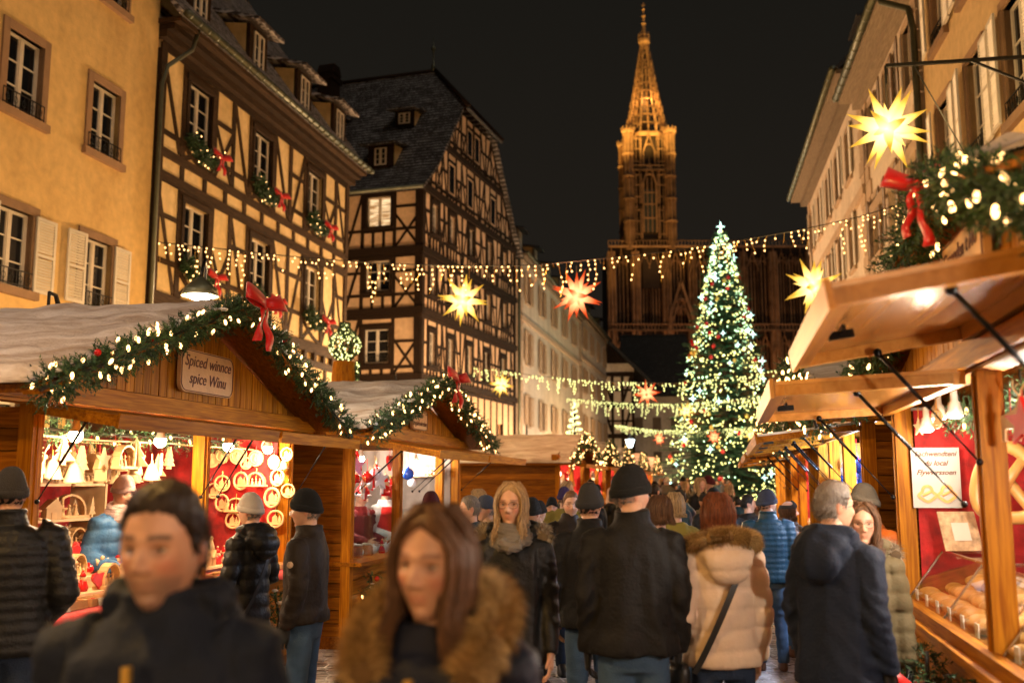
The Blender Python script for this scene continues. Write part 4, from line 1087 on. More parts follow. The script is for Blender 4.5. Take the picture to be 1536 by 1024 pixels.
def boards_h(b, x0, x1, y0, y1, z0, z1, st=.135, mi=0, skip=None):
    n = max(1, round((z1 - z0) / st)); s = (z1 - z0) / n
    for i in range(n):
        g_ = rnd.uniform(0, .004)
        b.box(x0 + (g_ if x1 - x0 < .1 else 0), x1 + (g_ if x1 - x0 < .1 else 0), y0 + (g_ if y1 - y0 < .1 else 0), y1 + (g_ if y1 - y0 < .1 else 0), z0 + i * s, z0 + (i + 1) * s - .009, mi)
def flap(parent, x0, x1, w, z, ang, mats, y=-.03):
    z = z + (mats[2] if len(mats) > 2 else 0)
    """raised shutter, hinged along x at height z"""
    o = link('shutter_flap', None, parent); o.location = (0, 0, 0)
    A = T(0, y, z) @ RX(ang)
    b = MB(); b.M = A; b.box(x0, x1, -w, 0, .0, .018); p = b.build('flap_panel', mats[0], o)
    b = MB(); b.M = A; t = .07
    b.box(x0, x1, -w, -w + .045, -.05, -.001); b.box(x0, x1, -.05, 0, -.055, -.001)
    for x in (x0, x1 - .06): b.box(x, x + .06, -w + .046, -.051, -.05, -.001)
    b.box(x0 - .01, x1 + .01, -w - .022, -w - .002, -.06, .03)
    b.build('flap_frame', mats[1], o); 
    b = MB(); b.M = A; b.box((x0 + x1) / 2 - .12, (x0 + x1) / 2 + .12, -w + .1, -w + .11, -.03, -.012); b.box((x0 + x1) / 2 - .01, (x0 + x1) / 2 + .01, -w + .06, -w + .15, -.05, -.02); b.build('flap_handle', M['metal_b'], o)
    # gas struts
    for x in (x0 + .1, x1 - .1):
        s = MB(); a = A @ Vector((x, -w * .55, -.05)); e = Vector((x + (.0), -.045, z - .58))
        mid = a + (e - a) * .52; s.tube([a, mid], .009, 8); s.tube([mid, e], .0045, 6); s.ell(a, (.02, .02, .02), 6, 5); s.ell(e, (.016, .016, .016), 6, 5)
        s.build('gas_strut', M['metal_b'], o, True)
    return o
def stall(label, X0, m, Ya, Yb, D=2.3, apex=3.08, eave=2.23, wdark=False, flip=False, posts=(.5,), lining=None, flaps=None, group='wooden market huts', counter=.86, ledge=.14, ov=.45, front=.32, name='market_stall'):
    k = sqrt(1 + m * m); L_ = (Yb - Ya) * k; W = sframe(X0, m, Yb if flip else Ya, flip)
    o = thing(name, label, 'market stall', W.translation, atan2(-1, -m) if flip else atan2(1, m), group)
    o['L'] = L_; mid = L_ / 2; BX, BZ, BY = M['stallX'], M['stallZ'], M['stallY']
    # walls
    for s, x0, x1 in (('near', 0, .045), ('far', L_ - .045, L_)):
        b = MB(); boards_h(b, x0, x1, .06, D, .12, 2.16)
        
        q_ = x1 - .002 if s == 'near' else x0 - .012
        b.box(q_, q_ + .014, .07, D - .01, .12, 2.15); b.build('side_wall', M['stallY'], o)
    b = MB(); boards_h(b, .05, L_ - .05, D - .045, D, .12, 2.16); b.build('back_wall', M['stallD'], o)
    b = MB(); b.box(.04, L_ - .04, .04, D - .05, .02, .1); b.box(-.01, L_ + .01, -.01, .05, 0, .12); b.box(-.012, .05, .051, D, 0, .12); b.build('base', M['stallD'], o)
    for x in [0] + [q * L_ for q in posts] + [L_]:
        b = MB(); xx = min(max(x - .05, -.008), L_ - .092); b.box(xx, xx + .1, -.012, .09, .1, 2.18); b.box(xx + .035, xx + .065, -.022, -.0125, .9, 2.15); b.build('post', BZ, o)
    for x in (0, L_):
        b = MB(); xx = -.014 if x == 0 else L_ - .086; b.box(xx, xx + .1, D - .09, D + .01, .1, 2.18); b.build('post', BZ, o)
    b = MB(); boards_h(b, .095, L_ - .095, -.004, .03, .1, counter - .03, .16); b.build('front_panel', BX, o)
    b = MB(); b.box(-.02, L_ + .02, -ledge, .6, counter - .03, counter + .012); b.build('counter', M['stallX'], o)
    b = MB(); b.box(-ov, L_ + ov, -.02, .1, 2.17, 2.32); b.box(-ov * .9, L_ + ov * .9, -.06, -.021, 2.19, 2.28); b.build('header_beam', BX, o)
    # gable boards
    sl = (apex - eave) / (mid + ov)
    b = MB(); x = -ov + .1
    while x < L_ + ov - .15:
        xe = min(x + .105, L_ + ov - .1); z1 = lambda q: apex - .1 - abs(q - mid) * sl
        if min(z1(x), z1(xe)) > 2.33:
            g_ = rnd.uniform(0, .004)
            if x < mid < xe: b.prism([(x, 2.325), (xe - .010, 2.325), (xe - .010, z1(xe)), (mid, z1(mid)), (x, z1(x))], -.012 - g_, .012)
            else: b.prism([(x, 2.325), (xe - .010, 2.325), (xe - .010, z1(xe)), (x, z1(x))], -.012 - g_, .012)
        x += .105
    b.build('gable_boards', BZ, o)
    b = MB(); b.prism([(-ov + .3, 2.33), (L_ + ov - .3, 2.33), (mid, apex - .13)], .014, .022); b.build('gable_lining', M['stallD'], o)
    # roof
    b = MB(); f = -front
    roofslab(b, [(-ov, f, eave), (mid, f, apex), (mid, D + .25, apex), (-ov, D + .25, eave)], .05)
    roofslab(b, [(L_ + ov, f, eave), (mid, f, apex), (mid, D + .25, apex), (L_ + ov, D + .25, eave)], .05)
    rf = b.build('roof', M['stallD'], o)
    b = MB(); sd = X0 * 3 + Ya
    snow_sheet(b, (-ov - .04, f - .03, eave), (mid + .02, f - .03, apex), (mid + .02, D + .3, apex), (-ov - .04, D + .3, eave), .055, 60, 50, sd, .045)
    snow_sheet(b, (L_ + ov + .04, f - .03, eave), (mid - .02, f - .03, apex), (mid - .02, D + .3, apex), (L_ + ov + .04, D + .3, eave), .055, 60, 50, sd + 5, .045)
    s = b.build('roof_snow', SNOWR, rf, True)
    b = MB()
    for x in (-ov, L_ + ov): b.bar((x, f - .012, eave - .05), (mid, f - .012, apex - .05), .022, .12, (0, 1, 0))
    b.build('barge_board', BX, rf)
    if lining:
        b = MB(); n = 40
        def drape(p0, p1, nrm, z0, z1):
            p0 = Vector(p0); p1 = Vector(p1); nrm = Vector(nrm); vs = []; fs = []
            for i in range(n + 1):
                t = i / n; q = p0 + (p1 - p0) * t
                for j in range(7):
                    zz = z0 + (z1 - z0) * j / 6; w_ = noise.noise(Vector((t * 9, zz * .8, sd))) * .03 + .012 * sin(t * 60 + zz)
                    vs.append(tuple(q + nrm * (.03 + w_) + Vector((0, 0, zz))))
            for i in range(n):
                for j in range(6): fs.append((i * 7 + j, i * 7 + 7 + j, i * 7 + 8 + j, i * 7 + 1 + j))
            b.add(vs, fs)
        drape((L_ - .07, .1, 0) if not flip else (.07, .1, 0), (L_ - .07, D - .08, 0) if not flip else (.07, D - .08, 0), (-1, 0, 0) if not flip else (1, 0, 0), .85, 2.15)
        drape((.07, D - .08, 0), (L_ - .07, D - .08, 0), (0, -1, 0), .85, 2.15)
        b.build('cloth_lining', lining, o, True)
    if flaps:
        for (xa, xb, w, ang, mm) in flaps: flap(o, xa * L_, xb * L_, w, 2.16, ang, mm)
    bpy.context.view_layer.update()
    return o, W
PW = M['ply']
S1, W1_ = stall('nearest left hut selling carved wooden ornaments under a sign about spice', -4.2, .2157, 6.03, 9.65, 2.2, 3.09, 2.24, posts=(.56,), lining=M['red_cloth'], flaps=[(-.02, .55, .6, R(9), (M['stallX'], M['stallX'])), (.57, 1.03, .6, R(9), (M['stallX'], M['stallX']))])
S2, W2_ = stall('second left hut with a glazed brightly lit counter and red and white decorations', -3.95, .2157, 10.5, 14.7, 2.3, 2.95, 2.22, posts=(.38, .8), lining=simple('taupe_lining', (.30, .25, .21), .8, var=.2), flaps=[(-.01, .48, .95, R(10), (M['stallX'], M['stallX'])), (.5, 1.02, .95, R(10), (M['stallX'], M['stallX']))])
S3, W3_ = stall('third left hut whose boarded side and snowy roof show behind the blonde woman', -3.95, .2157, 23.4, 27.5, 2.45, 2.85, 2.12, posts=(.5,), lining=M['red_cloth'], flaps=[(0, 1, .6, R(8), (M['stallX'], M['stallX']))])
FS = []
for i, (ya, yb) in enumerate(((28.4, 32.2), (33.5, 37.4), (40, 44), (48, 52))):
    FS.append(stall(f'{ORD[i+3]} left hut in the row, its garlanded gable {("just past the third one", "midway to the tree", "past the midway gable", "nearest the tree")[i]}', -3.95, .2157, ya, yb, 2.4, 2.85, 2.12, posts=(.5,), lining=M['red_cloth'], flaps=[(0, 1, .6, R(8), (M['stallX'], M['stallX']))]))
RW = [M['ply'], M['flapw']]
S5, W5_ = stall('nearest right hut selling bread, with two big raised wooden flaps', 1.09, .2157, 1.5, 6.5, 1.7, 2.98, 2.25, flip=True, posts=(.44,), front=.17, lining=M['red_cloth'], counter=.93, ledge=.1, flaps=[(0, .425, .82, R(3), RW + [.02]), (.45, .775, .74, R(9), RW + [.20])], ov=.4)
WHT = simple('white_panel', (.7, .72, .8), .35, var=.05)
S6, W6_ = stall('second right hut with white raised flaps and cold white light', 1.09, .2157, 8.0, 12.0, 2.0, 2.9, 2.2, flip=True, posts=(.33, .66), flaps=[(0, .32, .8, R(7), (WHT, M['stallX'])), (.34, .66, .8, R(7), (WHT, M['stallX'])), (.67, 1, .8, R(7), (WHT, M['stallX']))])
S7, W7_ = stall('third right hut, smaller in view, beyond the white flaps', 1.09, .2157, 13.4, 17.4, 2.0, 2.85, 2.18, flip=True, posts=(.5,), lining=M['red_cloth'], flaps=[(0, .5, .8, R(7), (WHT, M['stallX'])), (.5, 1, .8, R(7), (WHT, M['stallX']))])
S8, W8_ = stall('last right hut, glimpsed under its flap before the Christmas tree', 1.09, .2157, 19, 23, 2.0, 2.85, 2.1, flip=True, posts=(.5,), lining=M['red_cloth'], flaps=[(0, 1, .8, R(7), (WHT, M['stallX']))])

# ------------------------------------------------------------------ greenery, bows
def needles(b, p, d, ln, n, nl, wd, rs):
    d = d.normalized(); a = d.orthogonal().normalized(); c = d.cross(a)
    for i in range(n):
        t = (i + rs.random()) / n; o = p + d * ln * t; q = rs.random() * 2 * pi
        s = (a * cos(q) + c * sin(q)); tip = o + (s * .8 + d * .65).normalized() * nl * rs.uniform(.7, 1.15) * (1 - .3 * t)
        w = d.cross(s) * wd
        b.add([o - w, o + w, tip], [(0, 1, 2)], 0 if rs.random() < .6 else 1)
def garland(path, label, rad=.1, dens=110, nl=.035, wd=.0035, sprig=.12, bl=18, key='gb', bm='bulb', br=.011, name='fir_garland', group=None, seed=1, n=14, baub=0, cat='garland', snow=0, long=2.0):
    rs = random.Random(seed); o0 = Vector(path[0]); P = [Vector(p) - o0 for p in path]
    o = thing(name, label, cat, o0, 0, group); Ls = [0]
    for i in range(1, len(P)): Ls.append(Ls[-1] + (P[i] - P[i - 1]).length)
    tot = Ls[-1]
    def pos(s):
        i = max(k for k in range(len(Ls)) if Ls[k] <= s + 1e-9); i = min(i, len(P) - 2)
        return P[i] + (P[i + 1] - P[i]) * ((s - Ls[i]) / max(1e-6, Ls[i + 1] - Ls[i])), (P[i + 1] - P[i]).normalized()
    b = MB()
    for i in range(int(tot * dens)):
        p, t = pos(rs.uniform(0, tot)); a = t.orthogonal().normalized(); c = t.cross(a); q = rs.random() * 2 * pi
        s = a * cos(q) + c * sin(q); r = rad * rs.random() ** .6 * .75
        needles(b, p + s * r, s * .8 + t * rs.uniform(-.9, .9) + Vector((0, 0, -.1)), sprig * rs.uniform(.6, 1.2), n, nl, wd, rs)
    b.build('sprigs', [M['needle'], M['needle2']], o)
    b = MB(); b.tube([p for p in P], .012, 5); b.build('stem_wire', M['wire'], o)
    if bl:
        pts = []
        for i in range(int(tot * bl)):
            p, t = pos(rs.uniform(0, tot)); a = t.orthogonal().normalized(); c = t.cross(a); q = rs.random() * 2 * pi
            v = a * cos(q) + c * sin(q); pts.append(tuple(p + v * rad * rs.uniform(.85, 1.35)))
        bulbs(o, pts, key, M[bm], br, long)
    for i in range(baub):
        p, t = pos(rs.uniform(.1, tot)); m_ = MB(); r = rs.uniform(.022, .034); m_.ell((0, 0, 0), (r, r, r), 10, 8)
        m_.build('berry_bauble', M['red_ball'], o, True, p + Vector((rs.uniform(-1, 1), rs.uniform(-1.2, -.4), rs.uniform(-.6, 1))).normalized() * rad * 1.1)
    if snow:
        b = MB()
        for i in range(int(tot * snow)):
            p, t = pos(rs.uniform(0, tot)); q = p + Vector((rs.uniform(-1, 1) * rad * .6, rs.uniform(-1, .3) * rad * .6, rad * rs.uniform(.6, 1)))
            b.ell(q, (rs.uniform(.02, .05), rs.uniform(.02, .04), rs.uniform(.008, .018)), 8, 5)
        b.build('snow_clumps', M['snow'], o, True)
    return o
def strip(b, pts, w, wv, th=.003):
    pts = [Vector(p) for p in pts]; N_ = len(pts); vs = []; fs = []
    for i, p in enumerate(pts):
        v = (wv(i / (N_ - 1)) if callable(wv) else Vector(wv)).normalized(); ww = (w(i / (N_ - 1)) if callable(w) else w) / 2
        t = (pts[min(i + 1, N_ - 1)] - pts[max(0, i - 1)]).normalized(); nn = t.cross(v).normalized() * th
        for s1, s2 in ((-1, -1), (1, -1), (1, 1), (-1, 1)): vs.append(p + v * ww * s1 + nn * s2 + nn * (.0 if abs(s1) else 0))
    for i in range(N_ - 1):
        for k in range(4): fs.append((i * 4 + k, i * 4 + (k + 1) % 4, i * 4 + 4 + (k + 1) % 4, i * 4 + 4 + k))
    fs += [(0, 1, 2, 3), (N_ * 4 - 1, N_ * 4 - 2, N_ * 4 - 3, N_ * 4 - 4)]
    b.add(vs, fs)
def bow(loc, s, rotz, label, tails=1.0, group=None, tilt=0):
    """bow facing local -y"""
    o = thing('ribbon_bow', label, 'bow', loc, rotz, group)
    for sg in (-1, 1):
        b = MB(); pts = []
        for i in range(19):
            a = 2 * pi * i / 18; x = .27 * (1 - cos(a)); y = -.11 * sin(a) - .02
            pts.append((sg * x * s, (y - .05) * s, (.05 + .16 * (1 - cos(a)) * (.8 if sg < 0 else .35)) * s))
        strip(b, pts, lambda t: s * (.10 + .30 * sin(pi * t) ** .8 + .02 * sin(t * 17)), lambda t: Vector((-.35 * sg, .35, 1)), .0025)
        b.build('bow_loop', M['ribbon'], o, True)
    for sg in (-1, 1):
        b = MB(); pts = [(sg * s * (.02 + .17 * (t / 12) + .03 * sin(t * .8)), -.06 * s - .04 * s * sin(t * .9 + sg), -s * .95 * tails * (t / 12) * (1.0 if sg > 0 else .8)) for t in range(13)]
        strip(b, pts, lambda t: s * (.10 + .11 * t), lambda t: Vector((1, .55 * sin(6 * t + sg), .1)), .0025); b.build('bow_tail', M['ribbon'], o, True)
    b = MB(); b.ell((0, -.06 * s, 0), (.07 * s, .06 * s, .07 * s), 10, 8); b.build('bow_knot', M['ribbon'], o, True)
    return o
def pathW(W, pts, sub=8, wob=.02, seed=0):
    out = []
    for i in range(len(pts) - 1):
        for k in range(sub):
            t = k / sub; p = Vector(pts[i]).lerp(Vector(pts[i + 1]), t)
            p = p + Vector((0, noise.noise(p * 3 + Vector((seed, 0, 0))) * wob, -abs(sin(pi * (i * sub + k) / sub * 1.0)) * .0 + noise.noise(p * 2.5 + Vector((0, seed, 0))) * wob))
            out.append(W @ p)
    out.append(W @ Vector(pts[-1])); return out
def gable_garland(W, L_, apex, eave, label, ov=.45, **kw):
    y = -.40
    return garland(pathW(W, [(-ov - .02, y, eave - .04), (L_ / 2, y, apex - .02), (L_ + ov + .02, y, eave - .04)], 10, .03), label, **kw)
rzL = atan2(1, .2157); rzR = atan2(-1, -.2157)
L1s = S1['L']; L2s = S2['L']; L5s = S5['L']
gable_garland(W1_, L1s, 3.09, 2.24, 'thick lit fir garland with snow along the gable of the nearest left hut', rad=.085, dens=420, bl=17, seed=2, baub=5, snow=7, br=.011, sprig=.10, nl=.036, wd=.005)
bow(W1_ @ Vector((L1s / 2 + .02, -.55, 3.06)), .36, rzL - R(20), 'big red bow on the gable peak of the nearest left hut')
gable_garland(W2_, L2s, 2.95, 2.22, 'lit fir garland with berries along the gable of the second left hut', rad=.10, dens=300, bl=20, seed=3, baub=8, snow=9, br=.011, n=12, nl=.04, wd=.007)
bow(W2_ @ Vector((L2s / 2, -.55, 2.95)), .36, rzL - R(25), 'red bow with long tails on the peak of the second left hut')
gable_garland(W3_, S3['L'], 2.85, 2.12, 'lit garland on the gable of the third left hut', rad=.1, dens=130, bl=22, seed=4, br=.016, n=10, nl=.05, wd=.009, baub=4)
for i, (s, w) in enumerate(FS):
    gable_garland(w, s['L'], 2.85, 2.12, f'lit garland on the gable of the {ORD[i+3]} left hut in the row', rad=.1, dens=80, bl=18, seed=5 + i, br=.02, n=8, nl=.07, wd=.014, baub=3)
garland(pathW(W5_, [(-.42, -.19, 2.22), (L5s / 2, -.19, 2.93), (L5s / 2 + 1.1, -.19, 2.58), (L5s / 2 + 2.2, -.19, 2.20)], 8, .03), 'thick blurred fir garland with warm bulbs over the right bread hut', rad=.085, dens=460, bl=19, seed=10, br=.0068, sprig=.11, nl=.038, wd=.005, long=2.8)
bow(at(1374, 282, 3.95), .23, rzR + R(55), 'large red bow on the garland of the right bread hut', 1.15)
for W_, s_, nm in ((W6_, S6, 'second'), (W7_, S7, 'third'), (W8_, S8, 'last')):
    gable_garland(W_, s_['L'], 2.88, 2.15, f'lit garland on the gable of the {nm} right hut', rad=.1, dens=130, bl=18, seed=11, br=.013, n=10, nl=.045, wd=.008, bm='bulb')
# signs
def sign_board(W, x, z, w, h, lines, label, tilt=0, sizes=.11, name='name_sign', y=-.05, flipx=False, shear=.25, tcol='brown_ink'):
    o = thing(name, label, 'sign'); o.matrix_world = W @ T(x, y, z) @ RY(tilt)
    b = MB(); n = 10; pts = []
    for (cx_, cz_, a0) in ((w / 2 - h * .22, h * .28, 0), (-w / 2 + h * .22, h * .28, 90), (-w / 2 + h * .22, -h * .28, 180), (w / 2 - h * .22, -h * .28, 270)):
        for k in range(5):
            a = R(a0 + 90 * k / 4); pts.append((cx_ + h * .22 * cos(a), cz_ + h * .22 * sin(a)))
    b.prism(pts, -.03, 0); b.build('board', M['board'], o)
    b = MB(); P2 = [(p[0] * .97, -.034, p[1] * .94) for p in pts]; P2.append(P2[0]); b.tube(P2, .0035, 4); b.build('border_line', M['brown_ink'], o)
    for i, t in enumerate(lines): text(o, t, (0, -.033, h * .21 - i * h * .40 - sizes * .25), sizes, M[tcol], shear)
    return o
def text(parent, s, loc, size, m, shear=.25, ext=.0015, name='lettering', align='CENTER', bold=.006):
    c = bpy.data.curves.new('lettering', 'FONT'); c.body = s; c.size = size; c.align_x = align; c.extrude = ext; c.shear = shear; c.resolution_u = 3; c.offset = size * bold
    t = bpy.data.objects.new('tmp', c); COL.objects.link(t); bpy.context.view_layer.update()
    me = bpy.data.meshes.new_from_object(t.evaluated_get(bpy.context.evaluated_depsgraph_get())); bpy.data.objects.remove(t)
    me.materials.clear(); me.materials.append(m); me.name = name
    return link(name, me, parent, loc, (pi / 2, 0, 0))
sign_board(W1_, L1s / 2 + .06, 2.545, .82, .33, ['Spiced winnce', 'spice Winu'], 'oval wooden sign reading Spiced winnce on the nearest left gable', 0, .125)
sign_board(W2_, L2s / 2 - .02, 2.465, .62, .25, ['Ianulfir', 'regaldoniretine'], 'faded wooden sign on the gable of the second left hut', 0, .09)
sign_board(W5_, L5s / 2 - .12, 2.60, .8, .30, ['Grsenden t Mo', 'moopa'], 'wooden sign half hidden under the garland of the right bread hut', 0, .1)
# swags below the windows of the half-timbered house
for r_, z in enumerate((10.2, 7.0)):
    for i, c in enumerate(W1):
        Wh = Matrix.Translation(H1.location) @ RZ(rzL)
        pts = [(c - .75 + 1.5 * t / 8, -.22, z - .32 * sin(pi * t / 8) + .15 * (1 - t / 8)) for t in range(9)]
        where = ('leftmost', 'middle', 'rightmost')[i] + ' ' + ('upper', 'lower')[r_] + ' window of the half-timbered house'
        garland([Wh @ Vector(p) for p in pts], 'lit fir swag under the ' + where, rad=.17, dens=230, bl=11, seed=20 + i + 3 * r_, br=.017, n=12, nl=.07, wd=.014, sprig=.16, group='fir swags under the windows', name='window_swag', long=1.2)
        bow(Wh @ Vector((c + .45, -.42, z - .12)), .52, rzL - R(25), 'red bow on the swag of the ' + where, .9, 'red bows on the window swags')

# ------------------------------------------------------------------ carved goods
PL, PL2, RDm = M['pale'], M['pale2'], M['red_ball']
def firpoly(h, w, n=3):
    p = [(0, h)]
    for i in range(n):
        a = (i + 1) / n; p.append((w * .5 * a, h * (1 - a * .86))); 
        if i < n - 1: p.append((w * .28 * a, h * (1 - a * .86) + h * .02))
    p.append((w * .1, h * .14)); p.append((w * .12, 0)); q = [(-x, z) for x, z in reversed(p[1:])]; return p + q
def g_fir(): b = MB(); b.prism(firpoly(.24, .18), -.006, .006); b.prism(firpoly(.24, .18), -.006, .006, None, RZ(pi / 2)); return b
def g_fir2(): b = MB(); b.prism(firpoly(.2, .12, 4), -.02, .02); return b
def g_ring():
    b = MB(); n = 20; b.tube([(.075 * cos(2 * pi * k / n), 0, .075 + .075 * sin(2 * pi * k / n)) for k in range(n + 1)], .011, 6, None, False)
    b.prism([(-.06, .02), (.06, .02), (.05, .045), (-.05, .045)], -.006, .006); b.prism([(-.03, .045), (.02, .045), (.02, .09), (-.005, .115), (-.03, .09)], -.005, .005); b.prism(firpoly(.07, .045, 3), -.005, .005, None, T(.04, 0, .04)); return b
def g_disc(): b = MB(); n = 20; b.prism([(.075 * cos(2 * pi * k / n), .075 + .075 * sin(2 * pi * k / n)) for k in range(n)], -.008, .008); b.tube([(.05 * cos(2 * pi * k / n), -.01, .075 + .05 * sin(2 * pi * k / n)) for k in range(n + 1)], .006, 4, None, False); b.prism(firpoly(.07, .05, 3), -.016, -.009, None, T(0, 0, .04)); return b
def g_bell(): b = MB(); b.lathe([(.075, 0), (.06, .02), (.045, .07), (.03, .11), (.008, .13), (.01, .15)], 14); b.ell((0, 0, -.01), (.015, .015, .015), 8, 6); return b
def g_arch():
    b = MB(); n = 10
    for k in range(n): a, c = pi * k / n, pi * (k + 1) / n; b.bar((.11 * cos(a), 0, .05 + .11 * sin(a)), (.11 * cos(c), 0, .05 + .11 * sin(c)), .014, .06, (0, 1, 0))
    b.box(-.13, .13, -.05, .05, 0, .02)
    for x in (-.05, .0, .05): b.lathe([(.02, .02), (.012, .06), (.005, .075)], 8, None, T(x, 0, 0)); b.ell((x, 0, .085), (.011, .011, .013), 8, 6)
    b.bar((-.11, 0, .02), (-.11, 0, .06), .014, .06, (0, 1, 0)); b.bar((.11, 0, .02), (.11, 0, .06), .014, .06, (0, 1, 0)); return b
def g_angel(): b = MB(); b.lathe([(.045, 0), (.035, .05), (.018, .1), (.012, .115)], 12); b.ell((0, 0, .13), (.02, .02, .022), 10, 8); b.prism([(0, .1), (.07, .13), (.06, .07), (.02, .06)], .0, .008); b.prism([(0, .1), (-.07, .13), (-.06, .07), (-.02, .06)], .0, .008); return b
def g_house(): b = MB(); b.box(-.06, .06, -.04, .04, 0, .08); b.prism([(-.08, .08), (.08, .08), (0, .15)], -.05, .05); b.box(.03, .05, -.01, .01, .1, .16); b.box(-.02, .02, -.044, -.04, 0, .05); return b
def g_star():
    b = MB(); p = []
    for k in range(10): a = pi / 2 + k * pi / 5; r = .09 if k % 2 == 0 else .038; p.append((r * cos(a), .09 + r * sin(a)))
    b.prism(p, -.008, .008); return b
def g_santa(): b = MB(); b.lathe([(.04, 0), (.045, .03), (.03, .08), (.02, .09)], 12, 0); b.ell((0, 0, .105), (.024, .024, .024), 10, 8, 1); b.lathe([(.027, .115), (.018, .14), (.002, .17)], 10, 0); b.ell((0, 0, .172), (.01, .01, .01), 6, 5, 1); b.ell((0, -.02, .09), (.018, .012, .02), 8, 6, 1); return b
def g_candle(): b = MB(); b.lathe([(.05, 0), (.05, .012), (.015, .02), (.018, .06), (.04, .07), (.04, .08), (.012, .082), (.012, .15), (.003, .16)], 12); return b
def g_box(): b = MB(); b.box(-.1, .1, -.08, .08, 0, .012); b.box(-.1, .1, -.08, -.07, .012, .05); b.box(-.1, .1, .07, .08, .012, .05); b.box(-.1, -.09, -.07, .07, .012, .05); b.box(.09, .1, -.07, .07, .012, .05); [b.ell((rnd.uniform(-.07, .07), rnd.uniform(-.05, .05), .03), (.02, .014, .014), 7, 5, rnd.choice((0, 1, 1))) for _ in range(14)]; return b
def g_deer():
    b = MB(); b.prism([(-.07, .05), (.04, .05), (.055, .1), (.07, .15), (.09, .155), (.085, .175), (.06, .18), (.04, .13), (-.06, .1)], -.007, .007)
    for x in (-.06, -.045, .02, .035): b.prism([(x, 0), (x + .012, 0), (x + .014, .06), (x - .002, .06)], -.007, .007)
    for s in (-1, 1): b.tube([(.06, 0, .175), (.05, s * .02, .21), (.065, s * .03, .24)], .004, 4); b.tube([(.052, s * .018, .205), (.08, s * .02, .225)], .003, 4)
    return b
def g_mug(): b = MB(); b.lathe([(.035, 0), (.04, .01), (.04, .09), (.034, .09), (.034, .02)], 14, 0, None, False); b.lathe([(.034, .02), (0.001, .02)], 14, 0); return b
def g_heart():
    b = MB(); p = []
    for k in range(20): a = 2 * pi * k / 20; p.append((.0045 * 16 * sin(a) ** 3, .08 + .0045 * (13 * cos(a) - 5 * cos(2 * a) - 2 * cos(3 * a) - cos(4 * a)))); 
    b.prism(p, -.012, .012); return b
def g_ball(): b = MB(); b.ell((0, 0, .05), (.05, .05, .05), 14, 10); b.lathe([(.012, .098), (.012, .112)], 8); return b
def g_jar(): b = MB(); b.lathe([(.05, 0), (.052, .01), (.052, .1), (.045, .11)], 14, 0); b.lathe([(.05, .112), (.05, .128), (.03, .13)], 14, 1); return b
def g_bun(): b = MB(); b.ell((0, 0, .035), (.075, .055, .038), 14, 10); return b
def g_roll(): b = MB(); b.tube([(-.12, 0, .03), (-.08, 0, .035), (0, 0, .04), (.08, 0, .035), (.12, 0, .03)], [.012, .034, .042, .034, .012], 10, None, True, .85); return b
KINDS = dict(fir=(g_fir, 'slotted wooden fir tree', [PL2]), fir2=(g_fir2, 'thick flat wooden fir tree', [PL2]), ring=(g_ring, 'round fretwork ornament', [PL]), disc=(g_disc, 'solid round wooden medallion', [PL]), bell=(g_bell, 'turned wooden bell', [PL2]),
             arch=(g_arch, 'small wooden nativity arch', [PL]), angel=(g_angel, 'carved wooden angel', [PL2]), house=(g_house, 'tiny wooden house', [PL]), star=(g_star, 'flat wooden star', [PL2]), santa=(g_santa, 'small red and white figure', [RDm, PL2]),
             candle=(g_candle, 'turned candle holder', [PL]), tray=(g_box, 'wooden tray of trinkets', [PL, RDm]), deer=(g_deer, 'pale wooden deer', [PL2]), heart=(g_heart, 'red felt heart', [M['ribbon']]), ball=(g_ball, 'shiny red bauble', [RDm]),
             wstar=(g_star, 'white star decoration', [simple('white_felt', (.75, .75, .75), .8)]), rstar=(g_star, 'red star decoration', [M['ribbon']]), wball=(g_ball, 'white bauble', [simple('white_bauble', (.7, .72, .75), .2)]), jar=(g_jar, 'lidded jar', [simple('jam_glass', (.35, .12, .05), .15, var=.5, nscale=4), M['white']]),
             bun=(g_bun, 'golden bread bun', [simple('bread_crust', (.62, .29, .08), .45, var=.35, nscale=12, bump=.3, bscale=30)]), roll=(g_roll, 'long bread roll', [simple('roll_crust', (.68, .36, .12), .5, var=.3, nscale=10, bump=.3, bscale=30)]), bball=(g_ball, 'blue bauble', [simple('blue_bauble', (.02, .08, .5), .2)]))
_kd = {}; _kn = {}
def good(kind, p, rz, where, s=1.0, hang=0, group=None, cat=None, W=None, tilt=0):
    fn, desc, mm = KINDS[kind]
    if kind not in _kd:
        o = fn().build(desc.split()[-1] if False else '_'.join(desc.split()[-2:]).replace('-', '_'), mm, None, kind in ('bell', 'ball', 'wball', 'bball', 'bun', 'roll', 'santa', 'candle', 'jar', 'angel')); _kd[kind] = o.data; _kn[kind] = o.name.split('.')[0]; bpy.data.objects.remove(o)
    k = (kind, where); _kn[k] = _kn.get(k, 0) + 1; n = _kn[k] - 1
    q = (W @ Vector(p)) if W is not None else Vector(p)
    o = link(_kn[kind], _kd[kind], None, q, (tilt, 0, rz)); o.scale = (s, s, s)
    od = ORD[n] if n < 20 else 'further'
    tag(o, f'{desc} {where}, {od} along', cat or {'bun': 'bread', 'roll': 'bread', 'tray': 'tray', 'jar': 'jar'}.get(kind, 'ornament'), group)
    if hang:
        c = MB(); c.tube([(0, 0, .1), (0, .004, .1 + hang / s)], .0035 / s, 4); c.build('ribbon_loop', M['ribbon'] if rnd.random() < .5 else M['gold'], o)
    return o
